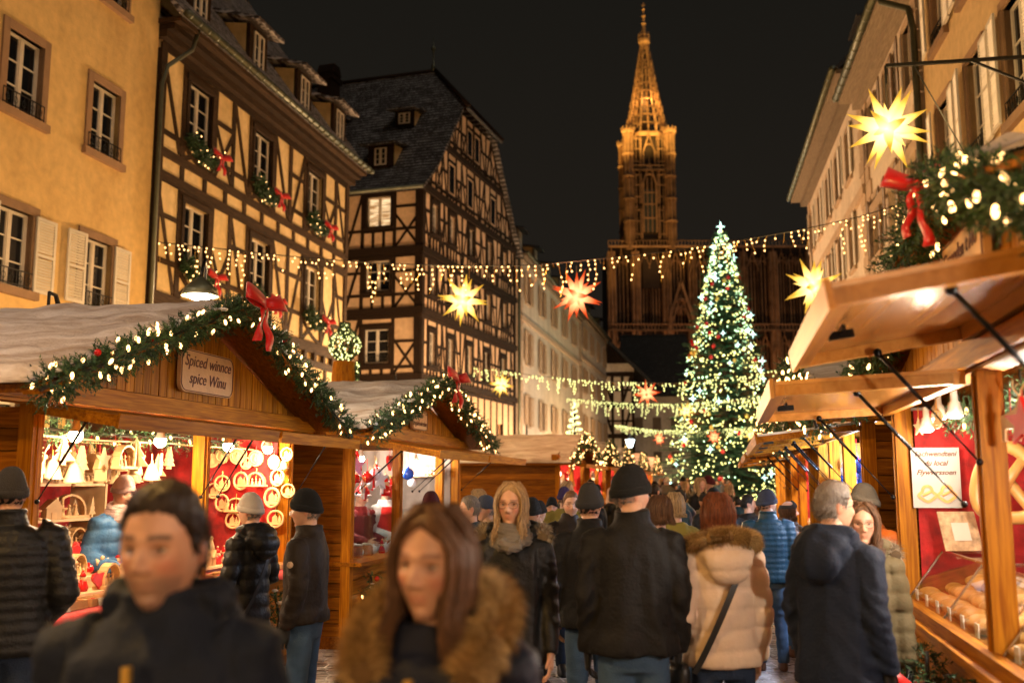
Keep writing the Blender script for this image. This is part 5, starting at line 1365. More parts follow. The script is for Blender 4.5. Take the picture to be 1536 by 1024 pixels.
# stall one: hanging row at the front
G1 = 'ornaments hanging at the front of the nearest left hut'
xs1 = [hit(W1_, px, 660, 1, .22).x for px in (62, 78, 96, 112, 128, 142, 158, 172, 186, 200, 215, 228, 243, 255, 264)]
for i, x in enumerate(xs1):
    kd = ['deer', 'angel', 'bell', 'fir', 'bell', 'fir2', 'star', 'house', 'arch', 'fir', 'angel', 'bell', 'star', 'fir', 'fir2'][i]
    h = rnd.uniform(.04, .17); sz = rnd.uniform(.85, 1.15); good(kd, (x, .22 + rnd.uniform(-.05, .1), 1.98 - h - .12 * sz), rzL + rnd.uniform(-.5, .5), 'on the front rail of the nearest hut', sz, h - .05, G1, W=W1_)
for i in range(30):
    x = .15 + i * .064; good(rnd.choice(['fir', 'bell', 'angel', 'star', 'fir2', 'house', 'bell', 'ring']), (x, .72 + rnd.uniform(-.2, .12), 1.98 - rnd.uniform(.2, .3)), rzL + rnd.uniform(-.7, .7), 'on the inner rail of the nearest hut', rnd.uniform(.8, 1.1), .2, G1, W=W1_)
b = MB(); b.tube([(.1, .22, 2.0), (L1s * .25, .22, 1.985), (L1s * .55, .22, 2.0)], .008, 6); b.tube([(.1, .75, 2.0), (L1s * .55, .75, 2.0)], .008, 6); b.tube([(L1s * .58, .3, 2.0), (L1s - .08, .3, 2.0)], .008, 6); b.build('hanging_rail', M['pale'], S1, True)
garland(pathW(W1_, [(.1, .3, 2.06), (L1s * .28, .3, 2.03), (L1s * .56, .3, 2.06)], 8), 'fir garland inside the left bay of the nearest hut', rad=.06, dens=150, bl=6, seed=40, br=.01)
garland(pathW(W1_, [(L1s * .58, .4, 2.07), (L1s * .9, .4, 2.05)], 6), 'fir garland inside the right bay of the nearest hut', rad=.05, dens=130, bl=6, seed=41, br=.01)
# shelves at the back
b = MB()
for z in (1.08, 1.36, 1.66): b.box(.15, L1s * .78, 1.45, 1.8, z, z + .022)
for x in (.15, L1s * .4, L1s * .78): b.box(x, x + .03, 1.44, 1.8, .9, 1.9)
b.build('shelves', PL2, S1)
for zi, z in enumerate((1.102, 1.382, 1.682)):
    x = .25
    while x < L1s * .77:
        kd = rnd.choice(['arch', 'house', 'candle', 'angel', 'arch', 'deer', 'candle', 'fir2', 'santa' if zi == 0 else 'arch'])
        good(kd, (x, rnd.uniform(1.52, 1.62), z), rzL + rnd.uniform(-.4, .1), f'on the {("lowest", "middle", "top")[zi]} back shelf of the nearest hut', rnd.uniform(.9, 1.25), 0, 'carved figures on the back shelves', W=W1_); x += rnd.uniform(.11, .16)
# counter goods: cloth and stepped display
b = MB(); n = 60; vs = []
for i in range(n + 1):
    x = .1 + (L1s - .2) * i / n
    vs += [(x, .55, .9), (x, -.12, .895), (x, -.155 - .01 * sin(i * 1.3), .885), (x, -.16 - .012 * sin(i * 1.3), .83 + .008 * sin(i * 2.9))]
b.add(vs, [(i * 4 + k, i * 4 + 4 + k, i * 4 + 5 + k, i * 4 + 1 + k) for i in range(n) for k in range(3)]); b.build('counter_cloth', M['red_cloth'], S1, True)
b = MB()
for i, (y0, y1, z) in enumerate(((.18, .36, .95), (.36, .54, 1.03), (.54, .72, 1.12))): b.box(.15, L1s * .53, y0, y1, z - .02, z); b.box(.15, L1s * .53, y0 + .002, y0 + .017, .9, z - .021)
b.box(L1s * .6, L1s - .1, .62, .8, 1.03, 1.05); b.box(L1s * .6, L1s - .1, .4, .6, .93, .95); b.build('display_steps', PL2, S1)
x = .2
while x < L1s * .95:
    if not (L1s * .53 < x < L1s * .58):
        good('tray', (x, rnd.uniform(-.02, .02), .902), rzL + rnd.uniform(-.12, .12), 'on the red counter cloth of the nearest hut', rnd.uniform(.95, 1.1), 0, 'trays along the counter', W=W1_)
    x += .235
for (y, z, st) in ((.25, .952, .12), (.43, 1.032, .125), (.62, 1.122, .13)):
    x = .22
    while x < L1s * .52:
        good(rnd.choice(['santa', 'angel', 'house', 'candle', 'heart', 'fir2', 'deer', 'arch', 'ball', 'tray' if y < .3 else 'angel']), (x, y + rnd.uniform(-.03, .03), z), rzL + rnd.uniform(-.5, .4), f'on the {("lowest", "middle", "top")[(y > .3) + (y > .5)]} counter step of the nearest hut', rnd.uniform(.75, 1.05), 0, 'small figures on the counter steps', W=W1_); x += st * rnd.uniform(.85, 1.2)
for (y, z) in ((.5, .952), (.7, 1.052)):
    x = L1s * .62
    while x < L1s - .15: good(rnd.choice(['santa', 'ball', 'house', 'angel', 'candle']), (x, y, z), rzL + rnd.uniform(-.4, .4), 'on the right-bay shelf of the nearest hut', .9, 0, 'small figures in the right bay', W=W1_); x += .12
for i in range(9):
    b = MB(); b.box(-.035, .035, -.002, .002, 0, .05); x_ = .3 + i * .37
    if abs(x_ - L1s * .56) < .1: x_ += .14
    o = b.build('price_card', M['white'], None, loc=W1_ @ Vector((x_, -.09, .902)), rot=(-.3, 0, rzL + rnd.uniform(-.2, .2))); tag(o, f'small white price card at the front of the nearest left counter, {ORD[i]} along', 'price card', 'price cards on the nearest counter')
# far side wall: ornaments hung on red cloth
WO = 'hung on the red side cloth of the nearest hut'
for (px, py, kd, s) in ((333, 683, 'disc', 1), (357, 683, 'disc', 1.05), (384, 686, 'disc', 1.05), (411, 692, 'disc', .9), (426, 694, 'bell', .7), (369, 694, 'ring', .7), (333, 724, 'ring', .95), (361, 720, 'ring', 1.05), (384, 719, 'arch', .8), (416, 715, 'ring', 1.0), (333, 753, 'ring', 1), (354, 757, 'arch', .8), (408, 745, 'ring', 1.15), (349, 779, 'ring', .95), (413, 777, 'ring', 1.0), (430, 680, 'ring', .8), (318, 690, 'disc', .9), (320, 735, 'ring', .9), (400, 668, 'ring', .7), (385, 765, 'ring', .9), (432, 735, 'ring', .8), (372, 800, 'ring', .9)):
    q = hit(W1_, px, py, 0, L1s - .2); good(kd, (q.x, q.y, q.z - .08 * s), rzL - pi / 2 + rnd.uniform(-.25, .25), WO, s, .09, 'round ornaments on the red side cloth', W=W1_)
# lamps in the stalls
def lamp_bulb(W, p, label, watt, col, r=.045, name='lamp_bulb', big=True, emit=40):
    q = W @ Vector(p); o = thing(name, label, 'lamp', q)
    b = MB(); b.lathe([(.02, .1), (.028, .05), (r, .02)], 12); b.build('lamp_socket', M['white'], o, True)
    b = MB(); b.ell((0, 0, -.0), (r, r, r * 1.1), 14, 10); b.build('lamp_globe', emis('lamp_globe_%d%d' % (int(col[2] * 10), emit), col, emit, 'NONE'), o, True)
    b = MB(); b.tube([(0, 0, .1), (0, 0, .24)], .006, 5); b.build('lamp_cord', M['wire'], o)
    point('lamp_light', (0, 0, -r - .06), watt, col, .05, o)
    return o
WARM = (1, .72, .42); WHITE = (1, .86, .70)
for i, x in enumerate((.5, 1.5, 2.55, 3.3)): lamp_bulb(W1_, (x, .06, 2.0), f'bare warm bulb under the roof of the nearest left hut, {ORD[i]} along', 38, WARM)
for i, x in enumerate((.5, 1.6, 2.8, 3.8)): lamp_bulb(W2_, (x, .5, 1.98), f'bright white bulb in the second left hut, {ORD[i]} along', 34, (1, .88, .75), emit=50)
for W_, s_, nm in ((W3_, S3, 'third'), (FS[0][1], FS[0][0], 'fourth'), (FS[1][1], FS[1][0], 'fifth'), (FS[2][1], FS[2][0], 'sixth'), (FS[3][1], FS[3][0], 'seventh')):
    for i, x in enumerate((.9, 3.0)): lamp_bulb(W_, (x, .5, 1.9), f'{("near", "far")[i]} bright bulb inside the {nm} left hut', 48, (1, .76, .5), .06)
for i, x in enumerate((.7, 2.0, 3.3)): lamp_bulb(W6_, (x, .5, 1.95), f'cold white bulb in the second right hut, {ORD[i]} from the far end', 120, (.6, .74, 1), emit=50)
for i, x in enumerate((.9, 3.0)): lamp_bulb(W7_, (x, .5, 1.9), f'{("far", "near")[i]} bulb in the third right hut', 50, (1, .8, .6)); lamp_bulb(W8_, (x, .5, 1.9), f'{("far", "near")[i]} bulb in the last right hut', 50, (1, .8, .6))

# ---- stall two contents
b = MB(); b.box(.1, L2s * .38, 2.0, 2.2, .9, 2.14); b.build('green_backdrop', simple('dark_green_panel', (.02, .09, .04), .7), S2)
b = MB(); b.box(L2s * .39, L2s - .1, 2.0, 2.2, .9, 2.14); b.build('grey_backdrop', simple('taupe_panel', (.26, .2, .15), .6, var=.2), S2)
b = MB(); b.box(.1, L2s - .1, .06, .075, .9, 1.32); b.box(.1, L2s - .1, .08, .5, 1.32, 1.33); b.build('counter_glass', GLASS, S2)
b = MB(); b.box(L2s * .45, L2s * .95, 1.75, 1.98, 1.45, 1.47); b.box(L2s * .45, L2s * .95, 1.75, 1.98, 1.75, 1.77); b.build('shelf', PL2, S2)
for i in range(14): good('jar', (L2s * .46 + i * .14, 1.85, 1.472 if i % 2 else 1.772), rzL, 'on the back shelves of the second left hut', 1, 0, 'jars on the back shelves', W=W2_)
for i in range(26): good(rnd.choice(['jar', 'jar', 'wball', 'santa']), (.2 + i * .15, rnd.uniform(.12, .2), .872), rzL, 'along the second hut counter glass', rnd.uniform(.9, 1.15), 0, 'jars behind the counter glass', W=W2_)
for i in range(24): good(rnd.choice(['tray', 'jar', 'ball', 'wball', 'house']), (.2 + i * .16, rnd.uniform(.32, .46), .872), rzL, 'on the glass counter, second row', rnd.uniform(.9, 1.2), 0, 'goods on the glass counter', W=W2_)
for i in range(30):
    x = .12 + (i % 15) * .115 + rnd.uniform(-.02, .02); good(rnd.choice(['rstar', 'wstar', 'rstar', 'ball', 'wball', 'heart', 'santa', 'wstar']), (x, .15 + .22 * (i // 15) + rnd.uniform(-.03, .03), 1.98 - rnd.uniform(.12, .5)), rzL + rnd.uniform(-.6, .6), 'hanging in the second hut near bay', rnd.uniform(1.1, 1.6), .15, 'red and white decorations in the second hut', W=W2_)
good('bball', (L2s * .66, .3, 1.72), rzL, 'hanging alone in the middle bay of the second left hut', 1.6, .2, W=W2_); good('wball', (L2s * .70, .3, 1.62), rzL, 'hanging below a blue bauble in the second left hut', 1.2, .2, W=W2_)
z0_ = hit(W2_, 645, 706, 0, L2s - .35).z - .06
b = MB(); b.box(L2s - .5, L2s - .1, .25, 1.95, z0_ - .022, z0_ - .002); b.build('shelf', PL2, S2)
for px in range(628, 664, 5):
    q = hit(W2_, px, 706, 0, L2s - .35); good('jar', (q.x, q.y, z0_), rzL, 'on the far wall shelf of the second left hut', .8, 0, W=W2_)
# distant stall goods
for W_, s_, nm, n in ((W3_, S3, 'third left hut', 16), (FS[0][1], FS[0][0], 'fourth left hut', 14), (FS[1][1], FS[1][0], 'fifth left hut', 12), (W6_, S6, 'second right hut', 22), (W7_, S7, 'third right hut', 16)):
    L_ = s_['L']
    for i in range(n):
        good(rnd.choice(['wstar', 'ball', 'angel', 'rstar', 'bball', 'fir2'] if nm != 'second right hut' else ['bball', 'wball', 'bball', 'wstar']), (.2 + (L_ - .4) * i / n, .25, 1.5 + rnd.uniform(0, .3)), rzL + rnd.uniform(-.6, .6), f'hanging in the {nm}', 1.5, .2, None, W=W_)
        good(rnd.choice(['jar', 'santa', 'house', 'tray', 'angel']), (.2 + (L_ - .4) * i / n, .2, .875), rzL, f'on the counter of the {nm}', 1.4, 0, None, W=W_)

# ---- stall five (bread)
# display case on the counter
def case(x0, x1, idx):
    o = thing('bread_display_case', f'slanted glass bread case in the {("far", "near")[idx]} bay of the right hut', 'display case'); o.matrix_world = W5_
    b = MB(); b.box(x0, x1, -.02, .62, .945, .97); b.build('case_base', M['stallX'], o)
    b = MB(); b.add([(x0, .0, .97), (x1, .0, .97), (x1, .22, 1.27), (x0, .22, 1.27)], [(0, 1, 2, 3)]); b.add([(x0, .222, 1.27), (x1, .222, 1.27), (x1, .6, 1.27), (x0, .6, 1.27)], [(0, 1, 2, 3)])
    for x in (x0, x1): b.add([(x, .0, .97), (x, .6, .97), (x, .6, 1.27), (x, .22, 1.27)], [(0, 1, 2, 3)])
    b.build('case_glass', GLASS, o)
    b = MB()
    for x in (x0, (x0 + x1) / 2, x1): b.bar((x, 0, .975), (x, .22, 1.275), .012, .008); b.bar((x, .22, 1.275), (x, .6, 1.275), .012, .008)
    b.bar((x0, .22, 1.278), (x1, .22, 1.278), .012, .01); b.bar((x0, 0, .976), (x1, 0, .976), .012, .012); b.build('case_rail', M['chrome'], o)
    for i in range(7):
        b = MB(); x = x0 + .12 + (x1 - x0 - .2) * i / 6; b.box(x - .035, x + .035, .035, .04, .985, 1.05); b.build('price_card', M['white'], o)
    for r in range(4):
        n = int((x1 - x0) / .135)
        for i in range(n):
            kd = 'roll' if (r == 3 or (idx and i % 3 == 0)) else 'bun'
            good(kd, (x0 + .09 + i * .135 + rnd.uniform(-.02, .02), .13 + r * .125 + rnd.uniform(-.01, .01), .972 + (.045 * r if r else 0) + rnd.uniform(0, .01)), rnd.uniform(0, 3), f'in row {("one", "two", "three", "four")[r]} of the {("far", "near")[idx]} bread case', rnd.uniform(.95, 1.2), 0, 'bread in the display cases', W=W5_)
case(.15, L5s * .44 - .08, 0); case(L5s * .44 + .08, L5s * .75, 1)
b = MB(); b.box(.12, L5s - .12, -.06, .0, .93, 1.0); b.build('sill', M['stallX'], S5)
# poster on the far wall
pc = hit(W5_, 1404, 716, 0, .14); pa = hit(W5_, 1366, 672, 0, .14); pb_ = hit(W5_, 1444, 762, 0, .14)
ph = abs(pa.z - pb_.z); pw_ = abs(pa.y - pb_.y)
o = thing('bread_poster', 'white poster with italic writing and two pretzels on the red cloth', 'poster'); PMx = W5_ @ T(pc.x, pc.y, pc.z) @ RZ(pi / 2); o.matrix_world = PMx
b = MB(); b.box(-pw_ / 2, pw_ / 2, -.006, 0, -ph / 2, ph / 2); b.build('poster_sheet', simple('poster_paper', (.42, .40, .37), .5, var=.03), o)
for i, t in enumerate(('Sachwendteni', 'du local', 'Flywwrssœn')): text(o, t.replace('œ', 'oe'), (0, -.0075, ph * (.36 - .155 * i)), ph * .118, M['brown_ink'], .35, .0008, bold=.022)
pz = simple('printed_pretzel', (.72, .33, .09), .5, var=.3, nscale=30)
for s in (-1, 1):
    b = MB(); n = 40; pts = []
    for k in range(n + 1):
        a = 2 * pi * k / n; pts.append((s * pw_ * .2 + pw_ * .16 * sin(a) * (1 + .25 * cos(3 * a)), -.009, -ph * .27 + ph * .1 * cos(a) * (1 + .3 * cos(2 * a))))
    b.tube(pts, ph * .028, 6, None, False); b.tube([(s * pw_ * .2 - pw_ * .1, -.009, -ph * .3), (s * pw_ * .2 + pw_ * .1, -.009, -ph * .22)], ph * .024, 6); b.v = [(x, max(y, -.012), z) for x, y, z in b.v]; b.build('printed_pretzel', pz, o)
# price board leaning
q = hit(W5_, 1420, 800, 0, .35); o = thing('price_board', 'tilted brown and cream price card standing on the bread case', 'price card'); o.matrix_world = W5_ @ T(.38, .3, 1.29) @ RZ(pi / 2 + .35) @ RX(R(-18))
b = MB()
b.box(-.12, .12, -.004, .004, 0, .24); b.build('card', simple('striped_card', (.62, .42, .24), .5, var=.5, nscale=22), o)
b = MB(); b.box(-.05, .06, -.007, -.0045, .06, .17); b.build('card_label', M['white'], o)
# giant pretzel and ring
o = thing('giant_pretzel', 'giant pale wooden pretzel hanging beside the right post', 'pretzel sign'); o.matrix_world = W5_ @ T(.72, .48, 1.66) @ RZ(.9) @ Matrix.Scale(.74, 4)
b = MB(); n = 36; pts = []
for k in range(n + 1):
    a = 2 * pi * k / n; pts.append((.25 * sin(a) , 0, .27 * cos(a) + .05 * cos(2 * a)))
b.tube(pts, .052, 10, None, False); b.tube([(-.2, .0, -.22), (-.03, -.03, .0), (.13, -.02, .22)], [.035, .045, .035], 10); b.tube([(.2, .0, -.22), (.03, .03, .0), (-.13, .02, .22)], [.035, .045, .035], 10); b.build('pretzel_dough', simple('pretzel_varnish', (.50, .25, .07), .4, var=.2, nscale=6), o, True)
for kd, (px, py), s in (('star', (1378, 640), .5), ('deer', (1517, 640), .8), ('rstar', (1536, 650), .9), ('star', (1496, 640), .6), ('ring', (1405, 625), .5)):
    q = hit(W5_, px, py, 1, .1); good(kd, (q.x, q.y, q.z - .06), rzR + .4, 'hanging at the front of the right bread hut', s * 1.3, .12, W=W5_)
garland(pathW(W5_, [(.25, .28, 2.12), (L5s * .25, .28, 2.02), (L5s * .47, .28, 2.12)], 6), 'thin fir garland inside the far bay of the right bread hut', rad=.045, dens=130, bl=5, seed=51, br=.008)
garland(pathW(W5_, [(L5s * .53, .28, 2.1), (L5s * .75, .28, 2.0), (L5s * .97, .28, 2.1)], 6), 'thin fir garland inside the near bay of the right bread hut', rad=.05, dens=130, bl=5, seed=52, br=.008)
def spotlamp(W, p, label, watt):
    o = thing('spot_lamp', label, 'lamp', W @ Vector(p))
    b = MB(); b.lathe([(.018, .12), (.02, .06), (.03, .05), (.045, -.02), (.042, -.02), (.025, .04)], 14, None, None, False); b.build('lamp_shade', M['white'], o, True)
    b = MB(); b.ell((0, 0, -.018), (.04, .04, .016), 14, 8); b.build('lamp_globe', emis('spot_lamp_face', (1, .82, .6), 30, 'NONE'), o, True)
    b = MB(); b.tube([(0, 0, .11), (.0, 0, .2)], .006, 5); b.build('lamp_cord', M['wire'], o)
    point('lamp_light', (0, 0, -.09), watt, (1, .78, .55), .04, o)
for i, (px, py) in enumerate(((1390, 640), (1408, 622), (1432, 618))):
    q = hit(W5_, px, py, 1, .12); spotlamp(W5_, (q.x, q.y, q.z), f'white spot lamp inside the bread hut, {ORD[i]} from the far end', 6)
lamp_bulb(W5_, (L5s * .42, .2, 1.95), 'bright bulb beside the middle post of the right bread hut', 60, WHITE, .04); lamp_bulb(W5_, (L5s * .75, .5, 1.98), 'bright bulb in the near bay of the right bread hut', 75, WHITE, .05)
# garland swags with bows under the right counter
for i, (x, dz) in enumerate(((1.05, 0), (1.5, .02), (1.95, -.02))):
    garland(pathW(W5_, [(x, -.13, .86 + dz), (x + .02, -.15, .6 + dz), (x + .0, -.14, .32 + dz)], 5), f'hanging fir spray on the right hut front, {ORD[i]} from its far end', rad=.1, dens=260, bl=3, seed=60 + i, br=.006, sprig=.11, name='fir_spray', group='fir sprays under the right counter')
    if i < 2: bow(W5_ @ Vector((x + .22, -.22, .62 + dz)), .32, rzR + .6, f'red bow beside the {ORD[i]} fir spray under the bread counter', .8)
# sprays on left counters
for i, (Ws, x, nm) in enumerate(((W1_, .55, 'near end of the nearest left counter'), (W1_, 3.2, 'far end of the nearest left counter'), (W2_, .35, 'second left counter'))):
    garland(pathW(Ws, [(x, -.1, .72), (x + .03, -.14, .5), (x + .02, -.12, .3)], 5), 'bushy fir spray on the ' + nm, rad=.09, dens=240, bl=4, seed=70 + i, snow=8, name='fir_spray', group='fir sprays on the left counters', baub=3 if i == 2 else 0)
# dome lamp above the first roof
o = thing('dome_lamp', 'lit dome lamp on a short pole above the nearest left snowy roof', 'lamp'); pd = at(300, 441, 9.0); o.location = pd
b = MB(); b.lathe([(.03, .16), (.06, .13), (.14, .06), (.17, -.02), (.165, -.02), (.13, .05), (.02, .12)], 18, None, None, False); b.build('lamp_dome', M['zinc'], o, True)
b = MB(); b.ell((0, 0, -.01), (.11, .11, .05), 14, 8); b.build('lamp_globe', emis('dome_lamp_globe', (1, .85, .6), 45, 'NONE'), o, True)
b = MB(); b.tube([(0, 0, .15), (.0, .1, .35), (-.1, .45, .35), (-.25, .9, .1), (-.25, .9, -.9)], .018, 6); b.build('lamp_arm', M['metal_b'], o, True)
point('lamp_light', (0, -.0, -.15), 150, (1, .8, .55), .08, o)
# lit ivy pillar
o = thing('lit_ivy_barrel', 'wooden barrel on a pillar crowned with ivy and pale lights beside the timber house', 'planter', (-2.95, 17.4, .28)); o.scale = (.62, .62, .88)
b = MB(); b.box(-.12, .12, -.12, .12, 0, 3.2); b.build('pillar', M['stallZ'], o)
b = MB(); b.lathe([(.30, 3.2), (.36, 3.5), (.36, 3.7), (.32, 3.98)], 12); b.build('barrel', M['stallZ'], o)
b = MB(); rs = random.Random(5); pts = []
for i in range(900):
    a = rs.uniform(0, 6.28); t = rs.random(); r = .38 * sin(pi * min(.95, t + .1)) ; p = Vector((r * cos(a), r * sin(a), 4.0 + .75 * t)); needles(b, p, Vector((cos(a), sin(a), .3)), .1, 5, .06, .015, rs)
for i in range(200):
    p = Vector((.3 + .1 * rs.random(), -.2 * rs.random(), 4.0 - .8 * rs.random())); needles(b, p, Vector((1, -.5, -.3)), .08, 5, .05, .015, rs)
b.build('ivy', [M['needle2'], M['needle']], o)
for i in range(150):
    a = rs.uniform(3.0, 6.4); t = rs.random(); r = .44 * sin(pi * min(.95, t + .1)) + .02; pts.append((r * cos(a), r * sin(a), 4.0 + .75 * t))
for i in range(30): pts.append((.36 + .08 * rs.random(), -.2 * rs.random(), 4.0 - .85 * rs.random()))
bulbs(o, pts, 'ivy', M['bulb_g'], .02)
# small light tree behind the third roof
o = thing('light_tree', 'small cone of yellow green lights standing above the third hut', 'light tree', (at(862, 655, 33).x, 33, 0))
b = MB(); b.tube([(0, 0, 0), (0, 0, 4.1)], .05, 6); b.build('pole', M['metal_b'], o)
bulbs(o, [(.34 * (1 - t) * cos(t * 40), .34 * (1 - t) * sin(t * 40), 3.0 + 1.3 * t) for t in [i / 90 for i in range(90)]], 'lt', M['bulb_g'], .035)

# ================================================================== ADDED LAMPS THAT LIGHT THE STREET
def fill_lamp(p, label, watt, col=(1, .6, .26), r=.12):  # invented lantern on a post, added as fill light for facades and crowd
    o = thing('added_lantern', label, 'street lamp', p)
    b = MB(); b.lathe([(.1, -.2), (.18, .15)], 6, None, None, False); b.build('lantern_glass', emis('lantern_glass', (1, .7, .36), 5, 'NONE'), o)
    b = MB(); b.lathe([(.2, .15), (.08, .3), (.02, .38)], 6); b.tube([(0, 0, .3), (0, 0, .8)], .02, 6); b.build('lantern_cap', M['iron'], o)
    b = MB(); b.tube([(.0, .32, -p[2]), (0, .32, .6), (0, .16, .8), (0, 0, .8)], [.06, .04, .025, .02], 8); b.build('lamp_post', M['iron'], o, True)
    point('added_lantern_light', (0, 0, -.35), watt, col, r, o); return o
AMB = (.86, .51, .205)
for i, (x, y, z, w) in enumerate(((-5.2, 11.0, 3.0, 180), (-6.6, 16.5, 3.4, 290), (-5.0, 21.5, 3.6, 400), (-3.2, 27, 3.8, 540), (-2.6, 36.5, 4.4, 2400), (.6, 40.5, 3.2, 1500), (1.9, 46, 2.7, 1700), (3.9, 54, 2.7, 1900), (7.2, 68, 2.6, 1900), (10.6, 84, 2.8, 1900))):
    fill_lamp((x, y, z), f'added lantern behind the left huts lighting the facades, {ORD[i]} up the street', w, AMB if i < 4 else (1, .64, .34))
for i, (x, y, z, w) in enumerate(((4.9, 12.5, 3.6, 110), (6.2, 17.5, 3.6, 170), (7.6, 25, 4, 230), (9.6, 35, 4.2, 260))):
    fill_lamp((x, y, z), f'added lantern behind the right huts lighting the right facades, {ORD[i]} up the street', w, AMB)
for i, (x, y, z, w, c) in enumerate(((-5.6, 4.2, 5.2, 260, (1, .74, .56)), (-2.6, -.4, 2.3, 90, (1, .55, .2)), (-1.9, 2.7, 4.1, 210, (1, .54, .14)), (.9, -1.2, 2.9, 140, (1, .58, .28)), (-.2, -4, 4.0, 90, (1, .6, .3)), (3.9, 1.0, 5.2, 160, (1, .66, .4)))):  # added out of frame to brighten the near roof, gable and people
    fill_lamp((x, y, z), f'added unseen lantern over the street lighting huts and people, {ORD[i]} from the left', w, c)
# ================================================================== PEOPLE
def skinmat(name, col, rough=.5):
    def b(nt, N, L, out):
        p = N('ShaderNodeBsdfPrincipled'); p.inputs['Roughness'].default_value = rough; a = N('ShaderNodeAttribute'); a.attribute_name = 'tint'
        p.inputs['Subsurface Weight'].default_value = .12; p.inputs['Subsurface Radius'].default_value = (.01, .004, .002); p.inputs['Subsurface Scale'].default_value = 1
        tc = N('ShaderNodeTexCoord'); n = N('ShaderNodeTexNoise'); n.inputs['Scale'].default_value = 26; n.inputs['Detail'].default_value = 4; L(tc.outputs['Object'], n.inputs[0])
        mr = N('ShaderNodeMapRange'); L(n.outputs[0], mr.inputs[0]); mr.inputs['To Min'].default_value = .82; mr.inputs['To Max'].default_value = 1.15
        m = N('ShaderNodeVectorMath', operation='MULTIPLY'); L(a.outputs['Color'], m.inputs[0]); m.inputs[1].default_value = col
        m2 = N('ShaderNodeVectorMath', operation='SCALE'); L(m.outputs[0], m2.inputs[0]); L(mr.outputs[0], m2.inputs['Scale']); L(m2.outputs[0], p.inputs['Base Color']); L(p.outputs[0], out.inputs[0])
    return mat(name, b)
def cloth(name, col, rough=.7, sheen=.15, bump=.25, bs=60, var=.2):
    sheen *= .1; q_ = .6 if max(col) < .06 else 1; col = tuple(v * q_ for v in col)
    return simple(name, col, rough, spec=.25, var=var, nscale=5, bump=bump, bscale=bs, sheen=sheen)
def hairmat(name, col):
    def b(nt, N, L, out):
        p = N('ShaderNodeBsdfPrincipled'); p.inputs['Roughness'].default_value = .55; p.inputs['Specular IOR Level'].default_value = .3; tc = N('ShaderNodeTexCoord'); mp = N('ShaderNodeMapping'); mp.inputs['Scale'].default_value = (160, 160, 9)
        L(tc.outputs['Object'], mp.inputs[0]); n = N('ShaderNodeTexNoise'); n.inputs['Scale'].default_value = 1; n.inputs['Detail'].default_value = 3; L(mp.outputs[0], n.inputs[0])
        at_ = N('ShaderNodeAttribute'); at_.attribute_name = 'var'
        ad = N('ShaderNodeMath', operation='MULTIPLY_ADD'); L(at_.outputs['Fac'], ad.inputs[0]); ad.inputs[1].default_value = .5; L(n.outputs[0], ad.inputs[2])
        mr = N('ShaderNodeMapRange'); L(ad.outputs[0], mr.inputs[0]); mr.inputs['From Min'].default_value = .35; mr.inputs['From Max'].default_value = 1.1; mr.inputs['To Min'].default_value = .35; mr.inputs['To Max'].default_value = 2.0
        m2 = N('ShaderNodeVectorMath', operation='SCALE'); m2.inputs[0].default_value = col; L(mr.outputs[0], m2.inputs['Scale']); L(m2.outputs[0], p.inputs['Base Color'])
        bp = N('ShaderNodeBump'); bp.inputs['Strength'].default_value = .5; bp.inputs['Distance'].default_value = .004; L(n.outputs[0], bp.inputs['Height']); L(bp.outputs[0], p.inputs['Normal']); L(p.outputs[0], out.inputs[0])
    return mat(name, b)
SK = skinmat('skin', (.56, .31, .20)); EYEW = simple('eye_white', (.6, .55, .5), .25, var=.02); EYED = simple('eye_iris', (.03, .018, .01), .15, var=.02)
JEAN = cloth('blue_denim', (.045, .085, .15), .8, .1, .3, 120); JEAND = cloth('dark_denim', (.018, .03, .06), .8, .1, .3, 120); TROU = cloth('charcoal_trousers', (.018, .017, .017), .8)
SHOE = simple('brown_leather', (.12, .045, .02), .45, var=.2); SHOEB = simple('black_leather', (.012, .012, .012), .4)
C = dict(navy=cloth('navy_coat_cloth', (.010, .018, .042), .75, .25), navy2=cloth('dark_navy_shell', (.009, .014, .038), .6, .15), black=cloth('black_coat_cloth', (.011, .010, .010), .7, .12), blackg=cloth('black_nylon', (.011, .011, .012), .45, .1), beige=cloth('beige_parka_shell', (.60, .45, .33), .6, .1, .2, 40, .12),
         teal=cloth('teal_nylon', (.012, .045, .075), .42, .1), blue=cloth('bright_blue_nylon', (.05, .14, .30), .45, .1), brownb=cloth('brown_black_cloth', (.028, .018, .012), .65), olive=cloth('olive_parka_shell', (.13, .105, .055), .7), grey=cloth('grey_wool', (.14, .12, .10), .85), pale=cloth('pale_grey_jacket', (.34, .33, .31), .6),
         green=cloth('mustard_green_coat', (.20, .16, .03), .8), orange=cloth('orange_shell', (.5, .12, .015), .6), white=cloth('white_sweater', (.62, .62, .6), .8), redv=cloth('red_vest', (.55, .02, .015), .6), red=cloth('dark_red_coat', (.16, .015, .015), .7), brown=cloth('brown_coat', (.09, .05, .03), .75))
KN = dict(black=cloth('black_knit', (.012, .012, .012), .9, .4, .6, 150), grey=cloth('grey_knit', (.42, .38, .34), .9, .4, .6, 150), dgrey=cloth('charcoal_knit', (.05, .045, .042), .9, .4, .6, 150), purple=cloth('purple_knit', (.035, .02, .08), .9, .4, .6, 150), maroon=cloth('maroon_knit', (.06, .006, .01), .9, .4, .6, 150),
          pink=cloth('pink_white_knit', (.58, .40, .36), .9, .4, .6, 120), red=cloth('santa_red_felt', (.5, .01, .01), .9, .4), mid=cloth('oatmeal_knit', (.16, .14, .11), .9, .4, .6, 150), blueg=cloth('slate_knit', (.045, .055, .085), .9, .4, .6, 150))
